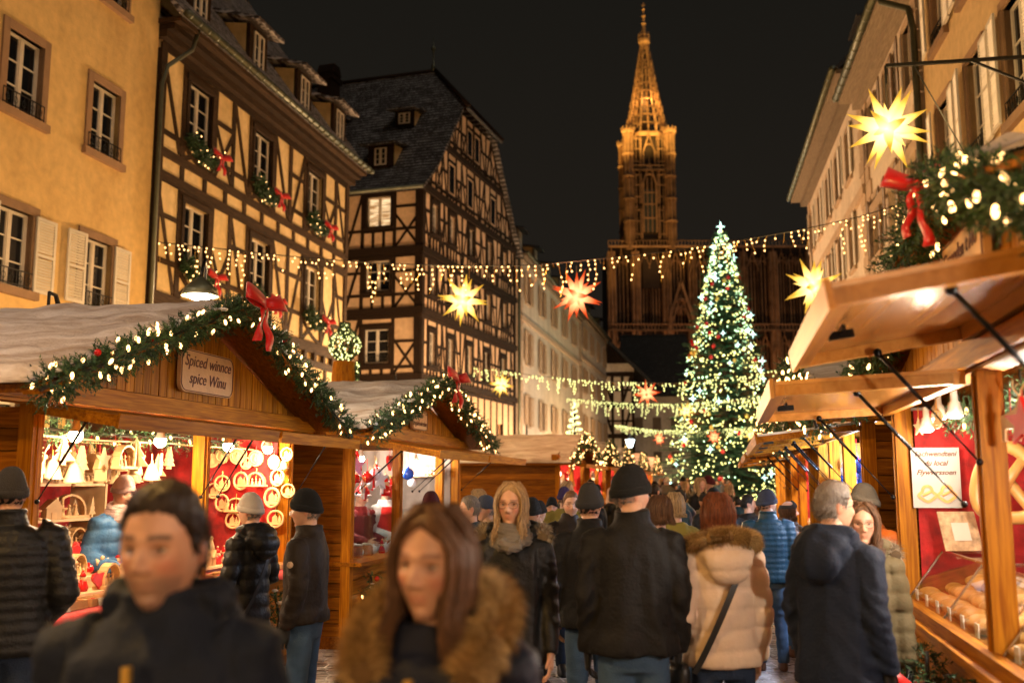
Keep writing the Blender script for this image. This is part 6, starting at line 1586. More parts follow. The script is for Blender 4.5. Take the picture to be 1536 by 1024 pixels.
HR = dict(dark=hairmat('dark_brown_hair', (.022, .012, .007)), brown=hairmat('brown_hair', (.08, .037, .015)), red=hairmat('auburn_hair', (.115, .032, .010)), blond=hairmat('blond_hair', (.27, .175, .085)), grey=hairmat('grey_hair', (.15, .125, .105)), black=hairmat('black_hair', (.010, .008, .007)))
FURM = [simple('golden_fur', (.50, .33, .13), .9, var=.3, nscale=20), simple('golden_fur_dark', (.20, .115, .04), .9, var=.3, nscale=20)]
FURG = [simple('grey_fur', (.36, .29, .2), .9, var=.3, nscale=20), simple('grey_fur_dark', (.13, .09, .05), .9, var=.3, nscale=20)]
GLOVE = simple('black_glove', (.012, .012, .012), .45, var=.2)

def Gs(d, s): return math.exp(-(d / s) ** 2)
def sm(x): x = max(0., min(1., x)); return x * x * (3 - 2 * x)
def headsurf(ph, th, off=0.0, feat=True, f=1.0):
    ux = sin(ph); uy = -cos(ph); uz = -cos(th); s = max(0., sin(th)) ** .86
    a, c = .0715, .119; t = max(0, -uz)
    wx = a * (1 - .26 * t ** 1.4) * (1 - .05 * max(0, uz)); by = (.091 * (1 - .10 * t ** 2)) if uy < 0 else (.099 * (1 - .42 * sm((-uz + .05) / .8)))
    x = wx * s * ux; z = c * uz; y = by * s * (uy if uy > 0 else -(abs(uy) ** .86))
    if uy < 0 and uz < -.55: y -= .012 * sm((-uz - .55) / .4) * abs(uy) * 1.0
    if feat and uy < .1:
        k = max(0, -uy); dy = 0
        dy -= .0045 * Gs(z - .026, .010) * Gs(x, .048)
        dy += .0155 * Gs(abs(x) - .031, .0140) * Gs(z - .007, .0105)
        nz = (0.014 - z) / .045
        if -.3 < nz < 1.35:
            amt = .025 * sm(nz * 1.05 + .15) * (1 - sm((nz - .98) / .22)); sg = .0072 + .0045 * max(0, min(1, nz)); dy -= amt * Gs(x, sg)
        dy -= .0085 * Gs(abs(x) - .0125, .0058) * Gs(z + .031, .0065)
        dy -= .005 * Gs(abs(x) - .043, .018) * Gs(z + .020, .02)
        dy -= .0055 * Gs(x, .015) * (Gs(z + .0545, .0042) + 1.1 * Gs(z + .0655, .0048)) * f
        dy += .0035 * Gs(z + .0600, .0022) * Gs(x, .021)
        dy -= .009 * Gs(x, .019) * Gs(z + .096, .013); dy += .0035 * Gs(z + .079, .006) * Gs(x, .02)
        y += dy * min(1, k * 2)
    v = Vector((x, y, z))
    if off:
        n = Vector((x / a ** 2, y / .098 ** 2, z / c ** 2)).normalized(); v += n * off
    return v
def headmesh(b, Mh, nu, nv, female, tints, brow=(.25, .16, .12), lip=(.95, .60, .56), beard=0):
    vs = []; tt = []
    for i in range(nv + 1):
        th = pi * i / nv; th = th + .10 * sin(2 * th) * (-1)
        for j in range(nu):
            p0 = -pi + 2 * pi * j / nu; ph = p0 - .38 * sin(p0)
            v = headsurf(ph, max(.0001, min(pi - .0001, th)), 0, True, 1.15 if female else .8)
            x, y, z = v; c = [1, 1, 1]
            if y < -.03:
                l = min(1, (Gs(z + .0545, .0048) + Gs(z + .0655, .0056)) * 1.2) * (1 if abs(x) < .017 else Gs(abs(x) - .017, .004))
                l *= .55 if female else .25
                for q in range(3): c[q] = c[q] * (1 - l) + lip[q] * l
                bz = .0275 + .003 * cos((abs(x) - .03) * 60); br = sm(1.7 - abs(z - bz) / .0040) * sm((abs(x) - .010) / .005) * sm((.053 - abs(x)) / .008) * (.8 if female else .9)
                for q in range(3): c[q] = c[q] * (1 - br) + brow[q] * br
                ck = .25 * Gs(abs(x) - .042, .018) * Gs(z + .025, .02); c[1] *= 1 - ck; c[2] *= 1 - ck
                c_ = .6 * Gs(abs(x) - .031, .015) * Gs(z - .004, .010); c = [q * (1 - c_) for q in c]  # eye sockets darkened, their shade put into the skin tint
                if beard: 
                    bb = beard * sm((-z - .035) / .02) * (1 - l); c = [c[0] * (1 - .55 * bb), c[1] * (1 - .5 * bb), c[2] * (1 - .4 * bb)]
            vs.append(v); tt.append(c)
    fs = []
    for i in range(nv):
        for j in range(nu):
            j2 = (j + 1) % nu; fs.append((i * nu + j, i * nu + j2, (i + 1) * nu + j2, (i + 1) * nu + j))
    b.add(vs, fs, 0, Mh); tints += tt
    def extra(fn, col=(1, 1, 1)):
        n0 = len(b.v); fn(); tints.extend([col] * (len(b.v) - n0))
    for s in (-1, 1):
        extra(lambda: b.ell((s * .0715, .010, .0), (.008, .017, .030), 10, 8, 0, Mh @ RZ(s * .2)), (1.05, .85, .8))
        yb = headsurf(s * .36, pi / 2 + .02, 0).y
        e = Vector((s * .0305, yb + .0150, .0065))
        if nu > 40:
            extra(lambda: b.ell(e, (.0118, .0118, .0112), 14, 10, 1, Mh)); extra(lambda: b.ell(e + Vector((0, -.0085, 0)), (.0052, .0042, .0052), 10, 6, 2, Mh))
            extra(lambda: b.ell(e + Vector((0, -.0008, .0072)), (.0145, .0128, .0062), 14, 8, 0, Mh), (.82, .7, .66)); extra(lambda: b.ell(e + Vector((0, .0002, -.0094)), (.0135, .0122, .0058), 14, 8, 0, Mh), (.9, .8, .76))
            extra(lambda: b.tube([Mh @ (e + Vector((-.0115 * cos(q), -.0118 * sin(q) ** .8 - .0005, .0022 * sin(q) + .0008))) for q in [pi * k / 8 for k in range(9)]], .0010, 4, 2), (.1, .1, .1))
        else:
            extra(lambda: b.ell(e + Vector((0, -.004, 0)), (.011, .009, .004), 8, 5, 2, Mh), (.2, .2, .2))
def remesh(b, vox, sm_it=3):
    me = bpy.data.meshes.new('t'); me.from_pydata(b.v, [], b.f); o = bpy.data.objects.new('t', me); COL.objects.link(o)
    m = o.modifiers.new('r', 'REMESH'); m.mode = 'VOXEL'; m.voxel_size = vox
    s = o.modifiers.new('s', 'SMOOTH'); s.factor = .5; s.iterations = sm_it
    bpy.context.view_layer.update(); r = bpy.data.meshes.new_from_object(o.evaluated_get(bpy.context.evaluated_depsgraph_get()))
    bpy.data.objects.remove(o); bpy.data.meshes.remove(me); return r
def displace(me, fn):
    ns = [v.normal.copy() for v in me.vertices]
    for v, n in zip(me.vertices, ns): v.co += n * fn(v.co, n)
    me.update()
def fin(me, name, m, parent, smooth=True):
    me.name = name; me.materials.clear(); me.materials.append(m)
    a = me.attributes.get('var') or me.attributes.new('var', 'FLOAT', 'FACE'); a.data.foreach_set('value', [.5] * len(me.polygons))
    me.polygons.foreach_set('use_smooth', [smooth] * len(me.polygons)); return link(name, me, parent)
def ering(z, rx, ry, yc=0, n=20, xc=0, p=.85):
    out = []
    for k in range(n):
        a = 2 * pi * k / n; c, s = cos(a), sin(a); out.append((xc + rx * math.copysign(abs(c) ** p, c), yc + ry * math.copysign(abs(s) ** p, s), z))
    return out
def hand(b, wr, d, side, curl=.5, sc=1.0, mi=0):
    """palm and five fingers growing from the wrist along d; side=+1 person's left"""
    d = Vector(d).normalized(); pn = Vector((side, 0, 0)); pn = (pn - d * pn.dot(d)).normalized(); w = d.cross(pn).normalized()  # w: across palm, pn: back of hand outward
    if w.y > 0: w = -w
    P0 = Vector(wr); L_ = .088 * sc
    rs = []
    for t, wd, tk in ((-.25, .026, .022), (0, .028, .02), (.3, .036, .018), (.7, .042, .016), (1.0, .040, .014)):
        c = P0 + d * L_ * t; rs.append([tuple(c + w * wd * sc * cos(2 * pi * k / 10) + pn * tk * sc * sin(2 * pi * k / 10)) for k in range(10)])
    b.rings(rs, mi)
    for i, (off, ln, r) in enumerate(((.031, .070, .0088), (.011, .080, .0092), (-.010, .075, .009), (-.030, .058, .0078))):
        p = P0 + d * L_ * .93 + w * off * sc; dd = d.copy(); pts = [p - d * .015]; rr = [r * 1.05 * sc]
        cu = curl * (1 + .15 * i) * rnd.uniform(.85, 1.15)
        for j, q in enumerate((.45, .32, .26)):
            dd = (dd * cos(cu * (.6 + .3 * j)) - pn * sin(cu * (.6 + .3 * j))).normalized(); p = p + dd * ln * sc * q; pts.append(p); rr.append(r * (1 - .13 * (j + 1)) * sc)
        b.tube(pts, rr, 8, mi)
    p = P0 + d * L_ * .25 + w * .030 * sc; dd = (d * .75 + w * .75 - pn * .2).normalized(); pts = [p - dd * .012]; rr = [.012 * sc]
    for ln in (.032, .030, .024): p = p + dd * ln * sc; pts.append(p); rr.append(.0105 * sc * (1 - .12 * len(pts) + .12)); dd = (dd * .85 + d * .35 - pn * .25 * curl).normalized()
    b.tube(pts, rr, 8, mi)
ARMS = dict(down=((.230, .03, 1.14), (.224, -.045, .90)), pocket=((.262, .075, 1.13), (.185, -.11, .98)), fwd=((.27, .02, 1.15), (.16, -.25, 1.07)), back=((.28, .06, 1.14), (.27, .03, .90)), hold=((.28, -.02, 1.16), (.10, -.27, 1.16)))
NOISE = noise.noise
def person(label, loc, rot, h, coat='black', style='plain', hem=.82, collar=.0, hood=None, fur=None, legs=JEAN, shoes=SHOEB, hat=None, hatm=None, hair=None, hairm=None, hairlen=-.25, yaw=0, pitch=0, roll=0, female=False, build=1.0,
           arms=('down', 'down'), lod=1, glasses=False, scarf=None, gloves=False, bag=False, badge=False, walk=0, cat='person', group=None, beard=0, seed=0, zipper=False, headk=1.0, vest=None, hands=True, brow=(.25, .16, .12)):
    rs = random.Random(seed + int(h * 1000)); k = h / 1.75; K = Matrix.Scale(k, 4)
    vox = {0: .0095, 1: .013, 2: .024}[lod]; nu, nv = {0: (150, 110), 1: (80, 60), 2: (28, 22)}[lod]
    hs = (.955 if female else 1.0) * headk / k * (1 + (k - 1) * .6)
    Mh = K @ T(0, -.012, 1.7525 - .117 * hs) @ T(0, 0, -.03) @ RZ(yaw) @ RX(pitch) @ RY(roll) @ T(0, 0, .03) @ Matrix.Scale(hs, 4)
    shx = .185 * build * (.9 if female else 1)
    A = []
    for i, s in enumerate((-1, 1)):
        e, w = ARMS[arms[i]] if isinstance(arms[i], str) else arms[i]
        bx_ = (build - 1) * .12 - (.018 if female else 0)
        A.append((Vector((s * shx, .0, 1.405)), Vector((s * (e[0] + bx_), e[1], e[2])), Vector((s * (w[0] + bx_ * .6), w[1], w[2]))))
    # ---- body (one continuous skin)
    b = MB(); tints = []
    headmesh(b, Mh, nu, nv, female, tints, brow, beard=beard)
    n0 = len(b.v); b.M = K
    hc = Vector((0, .012, 1.60)); b.rings([ering(1.36, .12, .07, .0, 14), ering(1.44, .085, .065, .008, 14), ering(1.49, .056, .058, .012, 14), ering(1.54, .052, .056, .010, 14), ering(1.60, .05, .055, .008, 14)], 0)
    if lod < 2:
        b.rings([ering(.82, .13, .09), ering(.95, .15, .10), ering(1.08, .12, .085), ering(1.25, .15, .10), ering(1.37, .14, .08), ering(1.42, .08, .06)], 0)
        for s_, (sh, el, wr) in zip((-1, 1), A): b.tube([sh, sh.lerp(el, .5), el, el.lerp(wr, .4), wr], [.05, .045, .035, .034, .025], 8, 0)
        for s_ in (-1, 1): b.tube([(s_ * .08, 0, .86), (s_ * .09, 0, .5), (s_ * .09, .01, .12)], [.07, .045, .035], 8, 0)
    if hands and not gloves and lod < 2:
        for s_, (sh, el, wr) in zip((-1, 1), A):
            if (arms[0 if s_ < 0 else 1]) != 'pocket': hand(b, wr + (wr - el).normalized() * .01, (wr - el), s_, .45)
    b.M = Matrix.Identity(4); tints += [(1, 1, 1)] * (len(b.v) - n0)
    root = b.build('person', [SK, EYEW, EYED], None, True, loc, rot); tag(root, label, cat, group)
    ca = root.data.color_attributes.new('tint', 'FLOAT_COLOR', 'POINT'); ca.data.foreach_set('color', [q for t in tints for q in (t[0], t[1], t[2], 1)])
    # ---- coat
    c = MB(); c.M = K; B = build * (.93 if female else 1); fl = 1.05 if style != 'long' else 1.1
    w_ = .92 if female else 1
    R_ = [(hem, .218 * B * fl, .158 * B), (hem + .06, .215 * B * fl, .156 * B), (1.0, .205 * B * w_ * (1.03 if hem < .8 else 1), .145 * B), (1.12, .200 * B * w_, .140 * B), (1.24, .208 * B, .142 * B), (1.34, .212 * B, .138 * B), (1.40, .198 * B, .125 * B), (1.445, .155 * B, .105 * B), (1.475, .112, .092), (1.505, .088, .085)]
    if collar: R_ += [(1.505 + collar * .5, .086, .086), (1.505 + collar, .090, .092)]
    c.rings([ering(z, rx, ry, .004 + (.012 if z > 1.44 else 0)) for z, rx, ry in R_])
    pf = 1.18 if style in ('puffer', 'quilt') else 1.0
    for (sh, el, wr) in A:
        cuff = wr + (wr - el).normalized() * .015
        c.tube([Vector((sh.x * .72, .0, sh.z + .012)), sh, sh.lerp(el, .45), sh.lerp(el, .85), el + (el - wr).normalized() * .01, el.lerp(wr, .35), el.lerp(wr, .75), cuff], [r * pf * B for r in (.075, .078, .071, .064, .062, .059, .053, .047)], 14)
    if hood: c.ell((0, .115, 1.455), (.150, .075, .085), 16, 12); c.ell((0, .16, 1.40), (.125, .065, .11), 16, 12); c.tube([(-.10, -.02, 1.50), (-.12, .05, 1.52), (0, .11, 1.54), (.12, .05, 1.52), (.10, -.02, 1.50)], .034, 10)
    me = remesh(c, vox * k, 4 if lod else 3)
    sd = seed * 3.1
    def fn(p, n):
        q = p / k; d = 0
        v = Vector((q.x * 7, q.y * 7, q.z * 3.2 + sd)); d += .007 * NOISE(v)
        arm = abs(q.x) > shx * .98 + .02
        if style == 'puffer':
            per = .105; t = (q.z + .018 * NOISE(Vector((q.x * 3, q.y * 3, sd)))) / per; d += .017 * (abs(sin(pi * t)) ** .35) - .010
            d += .0035 * NOISE(Vector((q.x * 34, q.y * 34, q.z * 9)))
        elif style == 'quilt':
            per = .055; t = q.z / per; d += .008 * (abs(sin(pi * t)) ** .6) - .004; d += .003 * NOISE(Vector((q.x * 38, q.y * 38, q.z * 14)))
        else:
            cr = NOISE(Vector((q.x * 5 + sd, q.y * 5, q.z * 13 + q.x * 10 * (1 if q.x > 0 else -1)))); d += (.016 if arm else .008) * (1 - abs(cr) * 3.0) * .5 * (1.0 if arm or q.z < 1.15 else .6)
            d += .013 * (1 - abs(NOISE(Vector((q.x * 9 + sd, q.y * 9, q.z * 2.2)))) * 3.2) * .5
        # armhole seam
        d -= .005 * Gs(abs(q.x) - shx * .93, .007) * (1 if q.z > 1.18 else 0)
        d -= .004 * Gs(q.x, .004) * (1 if q.y < 0 and lod == 0 else 0)
        return d * k
    displace(me, fn); co = fin(me, 'coat', C[coat] if isinstance(coat, str) else coat, root)
    if vest:
        v_ = MB(); v_.M = K; v_.rings([ering(z, rx + .012, ry + .014, .004) for z, rx, ry in R_[:8]]); me = remesh(v_, vox * k, 3); displace(me, lambda p, n: .006 * NOISE(p * 8)); fin(me, 'vest', C[vest], root)
    if fur:
        f = MB(); f.M = K; path = ([(-.12, -.135, 1.40), (-.15, -.06, 1.47), (-.145, .05, 1.53), (-.09, .13, 1.56), (0, .155, 1.565), (.09, .13, 1.56), (.145, .05, 1.53), (.15, -.06, 1.47), (.12, -.135, 1.40)] if fur[0] == 'front' else
                    [(-.165, -.02, 1.47), (-.165, .07, 1.50), (-.10, .15, 1.525), (0, .175, 1.54), (.10, .15, 1.525), (.165, .07, 1.50), (.165, -.02, 1.47)])
        N_ = fur[1]; rad = .040
        f.tube(path, rad * .75, 8, 1)
        for i in range(N_):
            t = rs.random() * (len(path) - 1); j = min(int(t), len(path) - 2); p = Vector(path[j]).lerp(Vector(path[j + 1]), t - j); tn = (Vector(path[j + 1]) - Vector(path[j])).normalized()
            a = tn.orthogonal().normalized(); c2 = tn.cross(a); q = rs.random() * 2 * pi; s2 = a * cos(q) + c2 * sin(q); ln = rs.uniform(.022, .045); sw = Vector((rs.uniform(-.3, .3), rs.uniform(-.3, .3), -.35))
            base = p + s2 * rad * .62; w2 = s2.cross(tn + Vector((rs.random(), rs.random(), 0))).normalized() * .0013
            mid_ = base + (s2 + sw * .3).normalized() * ln * .6; tip = base + (s2 + sw).normalized() * ln * 1.15
            f.add([base - w2, base + w2, mid_ + w2 * .7, tip, mid_ - w2 * .7], [(0, 1, 2, 4), (4, 2, 3)], 0 if rs.random() < .68 else 1)
        f.build('fur_trim', fur[2] if len(fur) > 2 else FURM, root)
    # ---- trousers and shoes
    t = MB(); t.M = K; hp = .088 * (1.05 if female else 1)
    t.rings([ering(.80, .15, .105), ering(.90, .168 * B, .118), ering(1.02, .15, .10)])
    ft = []
    for s_ in (-1, 1):
        dy = walk * s_; ft.append((s_ * (hp + .018), dy * 1.0))
        t.tube([(s_ * hp * .95, 0, .92), (s_ * hp, -dy * .1, .74), (s_ * (hp + .005), dy * .35 - .012, .49), (s_ * (hp + .012), dy * .75 + .012, .28), (s_ * (hp + .018), dy + .012, .075)], [.092 * B, .088 * B, .066 * (.9 if female else 1), .060 * (.85 if female else 1), .056 * (.8 if female else 1)], 14)
    me = remesh(t, vox * 1.1 * k, 3); displace(me, lambda p, n: (.006 * (1 - 3 * abs(NOISE(Vector((p.x * 9 + sd, p.y * 9, p.z * (16 if p.z < .6 else 7)))))) * .7 * k)); fin(me, 'trousers', legs, root)
    for s_, (fx, fy) in zip((-1, 1), ft):
        q = MB(); q.M = K @ T(fx, fy, 0)
        q.rings([ering(.0, .042, .125, -.055, 14), ering(.025, .047, .132, -.055, 14), ering(.05, .044, .115, -.045, 14), ering(.08, .040, .075, -.01, 14), ering(.12, .040, .05, .018, 14)])
        q.build('shoe', shoes, root, True)
    # ---- hair
    def shell(nm, m, mask, amt, inner=-.008, nu_=None, extra=None, top=0):
        q = MB(); U, V = (nu_ or max(28, int(nu * .7))), max(20, int(nv * .7)); vs = []; fs = []
        for i in range(V + 1):
            th = pi * (.0005 + .999 * i / V)
            for j in range(U):
                ph = -pi + 2 * pi * j / U; v0 = headsurf(ph, th, 0, False); mk_ = mask(ph, v0.z, th)
                off = amt * mk_ + inner * (1 - mk_) + (extra(ph, v0.z, v0) if extra else 0) * mk_
                v = headsurf(ph, th, off, False); v.z += top * mk_ * sm((v0.z - .03) / .09); vs.append(v)
        for i in range(V):
            for j in range(U):
                j2 = (j + 1) % U
                if all(mask(-pi + 2 * pi * jj / U, -.117 * cos(pi * ii / V), 0) < .01 for ii, jj in ((i, j), (i + 1, j), (i, j2), (i + 1, j2))): continue
                fs.append((i * U + j, i * U + j2, (i + 1) * U + j2, (i + 1) * U + j))
        q.add(vs, fs, 0, Mh); return q.build(nm, m, root, True)
    HM = HR[hairm] if hairm else HR['dark']
    def hl(ph):
        a = abs(ph)
        if female and a < 1.1: return .090 - .045 * (a / 1.1) ** 1.2
        if a < .85: return .074 - .010 * a
        if a < 1.28: return .0655 - (a - .85) / .43 * .035
        if a < 1.45: return .0305 - (a - 1.28) / .17 * .045
        if a < 1.95: return -.010 + (.022 if a > 1.5 else 0)
        return -.055 if not female else -.07
    if hair in ('short', 'buzz'):
        am = .010 if hair == 'short' else .005
        shell('hair', HM, lambda ph, z, th: sm((z - hl(ph) + (.008 if am > .008 else .001) * NOISE(Vector((ph * 14, z * 60, seed)))) / .024 + .35), am, -.005, None, lambda ph, z, v: .005 * NOISE(v * 38) + .003 * NOISE(v * 90) + .008 * sm((z - .05) / .05) - .005 * sm((.06 - z) / .04) - (.008 * (1 - sm((z - hl(ph)) / .035)) if abs(ph) < 1.2 else 0))
        if lod < 2:
            q = MB(); n_ = 6500 if lod == 0 else 3500; q.M = Mh
            for i in range(n_):
                ph = rs.uniform(-pi, pi); th = math.acos(rs.uniform(-.98, .6)); th = pi - th; z0 = -.117 * cos(th)
                if z0 < hl(ph) + .004: continue
                p = headsurf(ph, th, am * .8, False); n = Vector((p.x, p.y, p.z)).normalized(); d = (n * .5 + Vector((rs.uniform(-.4, .4), -.2 if abs(ph) < 1 else .3, -.3 + rs.uniform(-.3, .3)))).normalized(); w2 = n.cross(d).normalized() * .0012
                q.add([p - w2, p + w2, p + d * (.012 if hair == 'buzz' else .020)], [(0, 1, 2)])
            q.build('hair_strands', HM, root)
    if hair in ('long', 'tail'):
        if not hat: shell('hair', HM, lambda ph, z, th: sm((z - hl(ph) * .97) / .016 + .5), .011, -.008, None, lambda ph, z, v: .003 * NOISE(v * 30))
        q = MB(); n_ = {0: 2200, 1: 1500, 2: 70}[lod]; q.M = Mh; rr = {0: .0019, 1: .0019, 2: .012}[lod]
        for i in range(n_):
            s_ = 1 if rs.random() < .5 else -1; az = s_ * (.86 + (pi - .86) * rs.random() ** 1.1); az0 = s_ * rs.uniform(.05, .5) if abs(az) < 1.6 else az * rs.uniform(.6, 1)
            pts = []; of = rs.uniform(.004, .021) + .006 * NOISE(Vector((az * 4, seed, 0)))
            for tt_ in ((.12, .26, .4, .5, .58) if not hat else (.42, .5, .58)):
                th = pi * (1 - tt_); f = min(1, max(0, (tt_ - .08) / .34)); ph = az0 + (az - az0) * sm(f); pts.append(headsurf(ph, th, of + .004, False))
            p = pts[-1].copy(); L_ = hairlen * rs.uniform(.8, 1.08) + .02; st = 6; zz = p.z; wv = rs.uniform(0, 6)
            for j in range(1, st + 1):
                tz = zz + (L_ - zz) * j / st; fr = j / st
                shrink = 1 - .10 * sin(pi * min(1, fr * 1.2)) + (.22 * max(0, fr - .45))
                pts.append(Vector((p.x * shrink + .008 * sin(wv + j * 1.1), p.y * (shrink if p.y > 0 else 1) + (.004 if p.y > 0 else -.02 * fr) + .005 * cos(wv + j), tz)))
            q.tube(pts, [rr * (.8 + .4 * sin(pi * a / (len(pts) - 1))) if a < len(pts) - 1 else rr * .25 for a in range(len(pts))], 5, None, False, .6)
        q.build('hair_locks', HM, root, True)
    # ---- hats
    if hat == 'beanie':
        KM = KN[hatm]
        def ln(ph): a = abs(ph); return .040 - .030 * sm(a / 1.3) - .018 * sm((a - 1.2) / 1.5)
        shell('hat', KM, lambda ph, z, th: sm((z - ln(ph)) / .006 + .6), .015, -.012, 120 if lod < 2 else 36, lambda ph, z, v: .0012 * cos(56 * ph) + .004 * NOISE(v * 14), .020)
        q = MB(); U = 120 if lod < 2 else 36; rg = []
        for (dz, of) in ((-.006, .010), (-.004, .019), (.012, .022), (.028, .021), (.033, .013)):
            r_ = []
            for j in range(U):
                ph = -pi + 2 * pi * j / U; z = ln(ph) + dz; th = math.acos(max(-1, min(1, -z / .117))); v = headsurf(ph, th, of + .0016 * cos(56 * ph), False); r_.append(tuple(v))
            rg.append(r_)
        q.rings(rg, None, False, Mh); q.build('hat_cuff', KM, root, True)
    elif hat in ('band', 'cap', 'santa'):
        KM = KN[hatm]
        def ln(ph): a = abs(ph); return .052 - .045 * sm(a / 1.6)
        if hat == 'band': shell('headband', KM, lambda ph, z, th: sm((z - ln(ph)) / .006 + .6) * sm((ln(ph) + .065 - z) / .006 + .5), .019, -.012, 60)
        else:
            shell('hat', KM, lambda ph, z, th: sm((z - ln(ph)) / .006 + .6), .014, -.012, 60, None, .012)
            if hat == 'cap': q = MB(); q.rings([[tuple(Mh @ Vector((r_ * sin(a), -.085 - r_ * .8 * max(0, cos(a)), z))) for a in [(-1.5 + 3 * j / 12) for j in range(13)]] for r_, z in ((.05, .062), (.075, .052), (.076, .048), (.05, .056))], None, False); q.build('hat_peak', KM, root, True)
            else:
                q = MB(); q.M = Mh; q.tube([(0, 0, .08), (.01, .02, .15), (.04, .05, .19), (.08, .08, .17), (.10, .10, .12)], [.075, .055, .035, .022, .012], 12); q.build('hat_tip', KM, root, True)
                q = MB(); q.M = Mh; q.ell((.10, .10, .10), (.025, .025, .025), 10, 8); q.tube([(.086 * sin(a), -.105 * cos(a), .045 - .02 * (1 - cos(a))) for a in [2 * pi * j / 24 for j in range(25)]], .018, 8, None, False); q.build('hat_trim', C['white'], root, True)
    if glasses:
        q = MB(); q.M = Mh; yf = -.101
        for s_ in (-1, 1):
            q.tube([(s_ * .031 + .0245 * cos(a), yf + .004 * abs(cos(a)) + .004, .004 + .018 * math.copysign(abs(sin(a)) ** .8, sin(a))) for a in [2 * pi * j / 20 for j in range(21)]], .0014 if lod else .0018, 5, None, False)
            q.tube([(s_ * .056, yf + .008, .010), (s_ * .074, -.03, .010), (s_ * .080, .01, .004)], .0013, 5)
        q.tube([(-.0075, yf + .002, .008), (0, yf, .010), (.0075, yf + .002, .008)], .0014, 5); q.build('glasses', M['metal_b'], root)
    if scarf:
        q = MB(); q.M = K
        for i in range(5):
            z0 = 1.45 + .022 * i; rr_ = .105 - .007 * i; ph0 = rs.random() * 6
            q.tube([((rr_ + .008 * sin(3 * a + ph0)) * sin(a), -(rr_ + .012 + .008 * cos(2 * a + ph0)) * cos(a) + .006, z0 + .012 * sin(a * 2 + ph0) - .018 * cos(a)) for a in [2 * pi * j / 28 for j in range(29)]], .022, 8, None, False)
        q.tube([(-.05, -.13, 1.46), (.0, -.15, 1.42), (.06, -.13, 1.44)], .03, 8)
        me = remesh(q, .008 * k, 2); displace(me, lambda p, n: .004 * NOISE(p * 45) + .003 * sin(p.z * 320 + p.x * 60)); fin(me, 'scarf', scarf, root)
    if gloves and lod < 2:
        for s_, (sh, el, wr) in zip((-1, 1), A):
            if arms[0 if s_ < 0 else 1] == 'pocket': continue
            q = MB(); q.M = K; hand(q, wr + (wr - el).normalized() * .01, (wr - el), s_, .5, 1.12); q.build('glove', GLOVE, root, True)
    if bag:
        q = MB(); q.M = K; pts = []; ys = 1 if bag == 'back' else 1
        for i in range(25):
            t_ = i / 24; x = -.115 + .30 * t_; z = 1.50 - .66 * t_; rx, ry = .222 * B, .158 * B
            pts.append((x, (ry + .020) * sqrt(max(.02, 1 - (x / (rx + .02)) ** 2)) + .012, z))
        strip(q, pts, .032, (1, 0, .45), .003); q.build('bag_strap', SHOEB, root)
        q = MB(); q.M = K @ T(.255, .0, .80) @ RZ(.2); q.rings([ering(-.10, .045, .10), ering(-.08, .055, .12), ering(.05, .052, .12), ering(.08, .035, .11)]); q.build('bag', SHOEB, root, True)
    if badge:
        q = MB(); q.M = K; sh, el, wr = A[1] if badge > 0 else A[0]; p = sh.lerp(el, .42) + Vector(((.075 * B) * badge, -.03, 0)); q.ell(p, (.006, .022, .022), 16, 10); q.build('sleeve_badge', simple('round_sleeve_badge', (.5, .36, .25), .5, var=.4, nscale=60), root, True)
    if zipper:
        q = MB(); q.M = K; q.bar((0.0, -.150 * B, 1.38), (0, -.146 * B, 1.05), .012, .008, (0, 1, 0)); q.box(-.008, .008, -.172, -.155, 1.36, 1.40); q.build('zipper', M['gold'], root)
    return root
def place(px, pytop, Y, rot, label, hatgap=.0, **kw):
    p = at(px, pytop, Y); h = p.z - hatgap
    return person(label, (p.x, Y, 0), R(rot), h, **kw)

P1 = place(253, 728, 2.15, -4, 'dark-haired man in a navy coat, blurred at the lower left front', .01, coat='navy', style='plain', hair='short', hairm='dark', lod=0, collar=.03, hood=True, badge=1, headk=1.10, zipper=True, arms=('down', 'down'), pitch=.03, build=1.04, beard=.8, brow=(.06, .04, .03), seed=1, hem=.75, yaw=-.06)
P2 = place(655, 758, 2.2, -16, 'brown-haired woman with a golden fur collar, blurred at the front', .012, coat='navy2', style='plain', hair='long', hairm='brown', hairlen=-.20, female=True, lod=0, fur=('front', 16000), hood=True, zipper=True, headk=1.08, seed=2, hem=.7, yaw=-.12, pitch=.05, roll=.04)
P3 = place(18, 704, 5.3, -150, 'man in a black jacket and dark beanie at the left frame edge', .022, coat='blackg', style='quilt', hat='beanie', hatm='dgrey', hair='buzz', hairm='black', collar=.06, legs=JEAND, build=1.12, seed=3, yaw=.1, arms=('pocket', 'down'))
P4 = place(378, 740, 7.0, -118, 'woman in a pale grey knit beanie and black jacket facing the ornaments', .024, coat='blackg', style='puffer', hat='beanie', hatm='grey', female=True, hair='buzz', hairm='grey', hood=True, collar=.03, legs=TROU, seed=4, hem=.78, build=.9, bag='back', badge=1, arms=('fwd', 'fwd'), gloves=True)
P5 = place(462, 735, 6.4, -97, 'elderly man in a black beanie and brown black jacket with jeans', .022, coat='brownb', style='plain', hat='beanie', hatm='black', hair='buzz', hairm='grey', collar=.03, legs=JEAN, seed=5, hem=.91, build=.95, badge=1, arms=('down', 'down'), gloves=True)
P6 = place(184, 713, 7.75, 52, 'person in a bright blue jacket and pink knit hat behind the ornament counter', .024, coat='blue', style='puffer', hat='beanie', hatm='pink', female=True, hair=None, scarf=KN['pink'], seed=6, pitch=.25, arms=('fwd', 'fwd'))
P7 = place(580, 722, 12.6, 55, 'stallholder in a red vest over a white sweater behind the glass counter', .01, coat='white', vest='redv', hair='short', hairm='dark', seed=7, pitch=.4, arms=('fwd', 'fwd'), collar=.02)
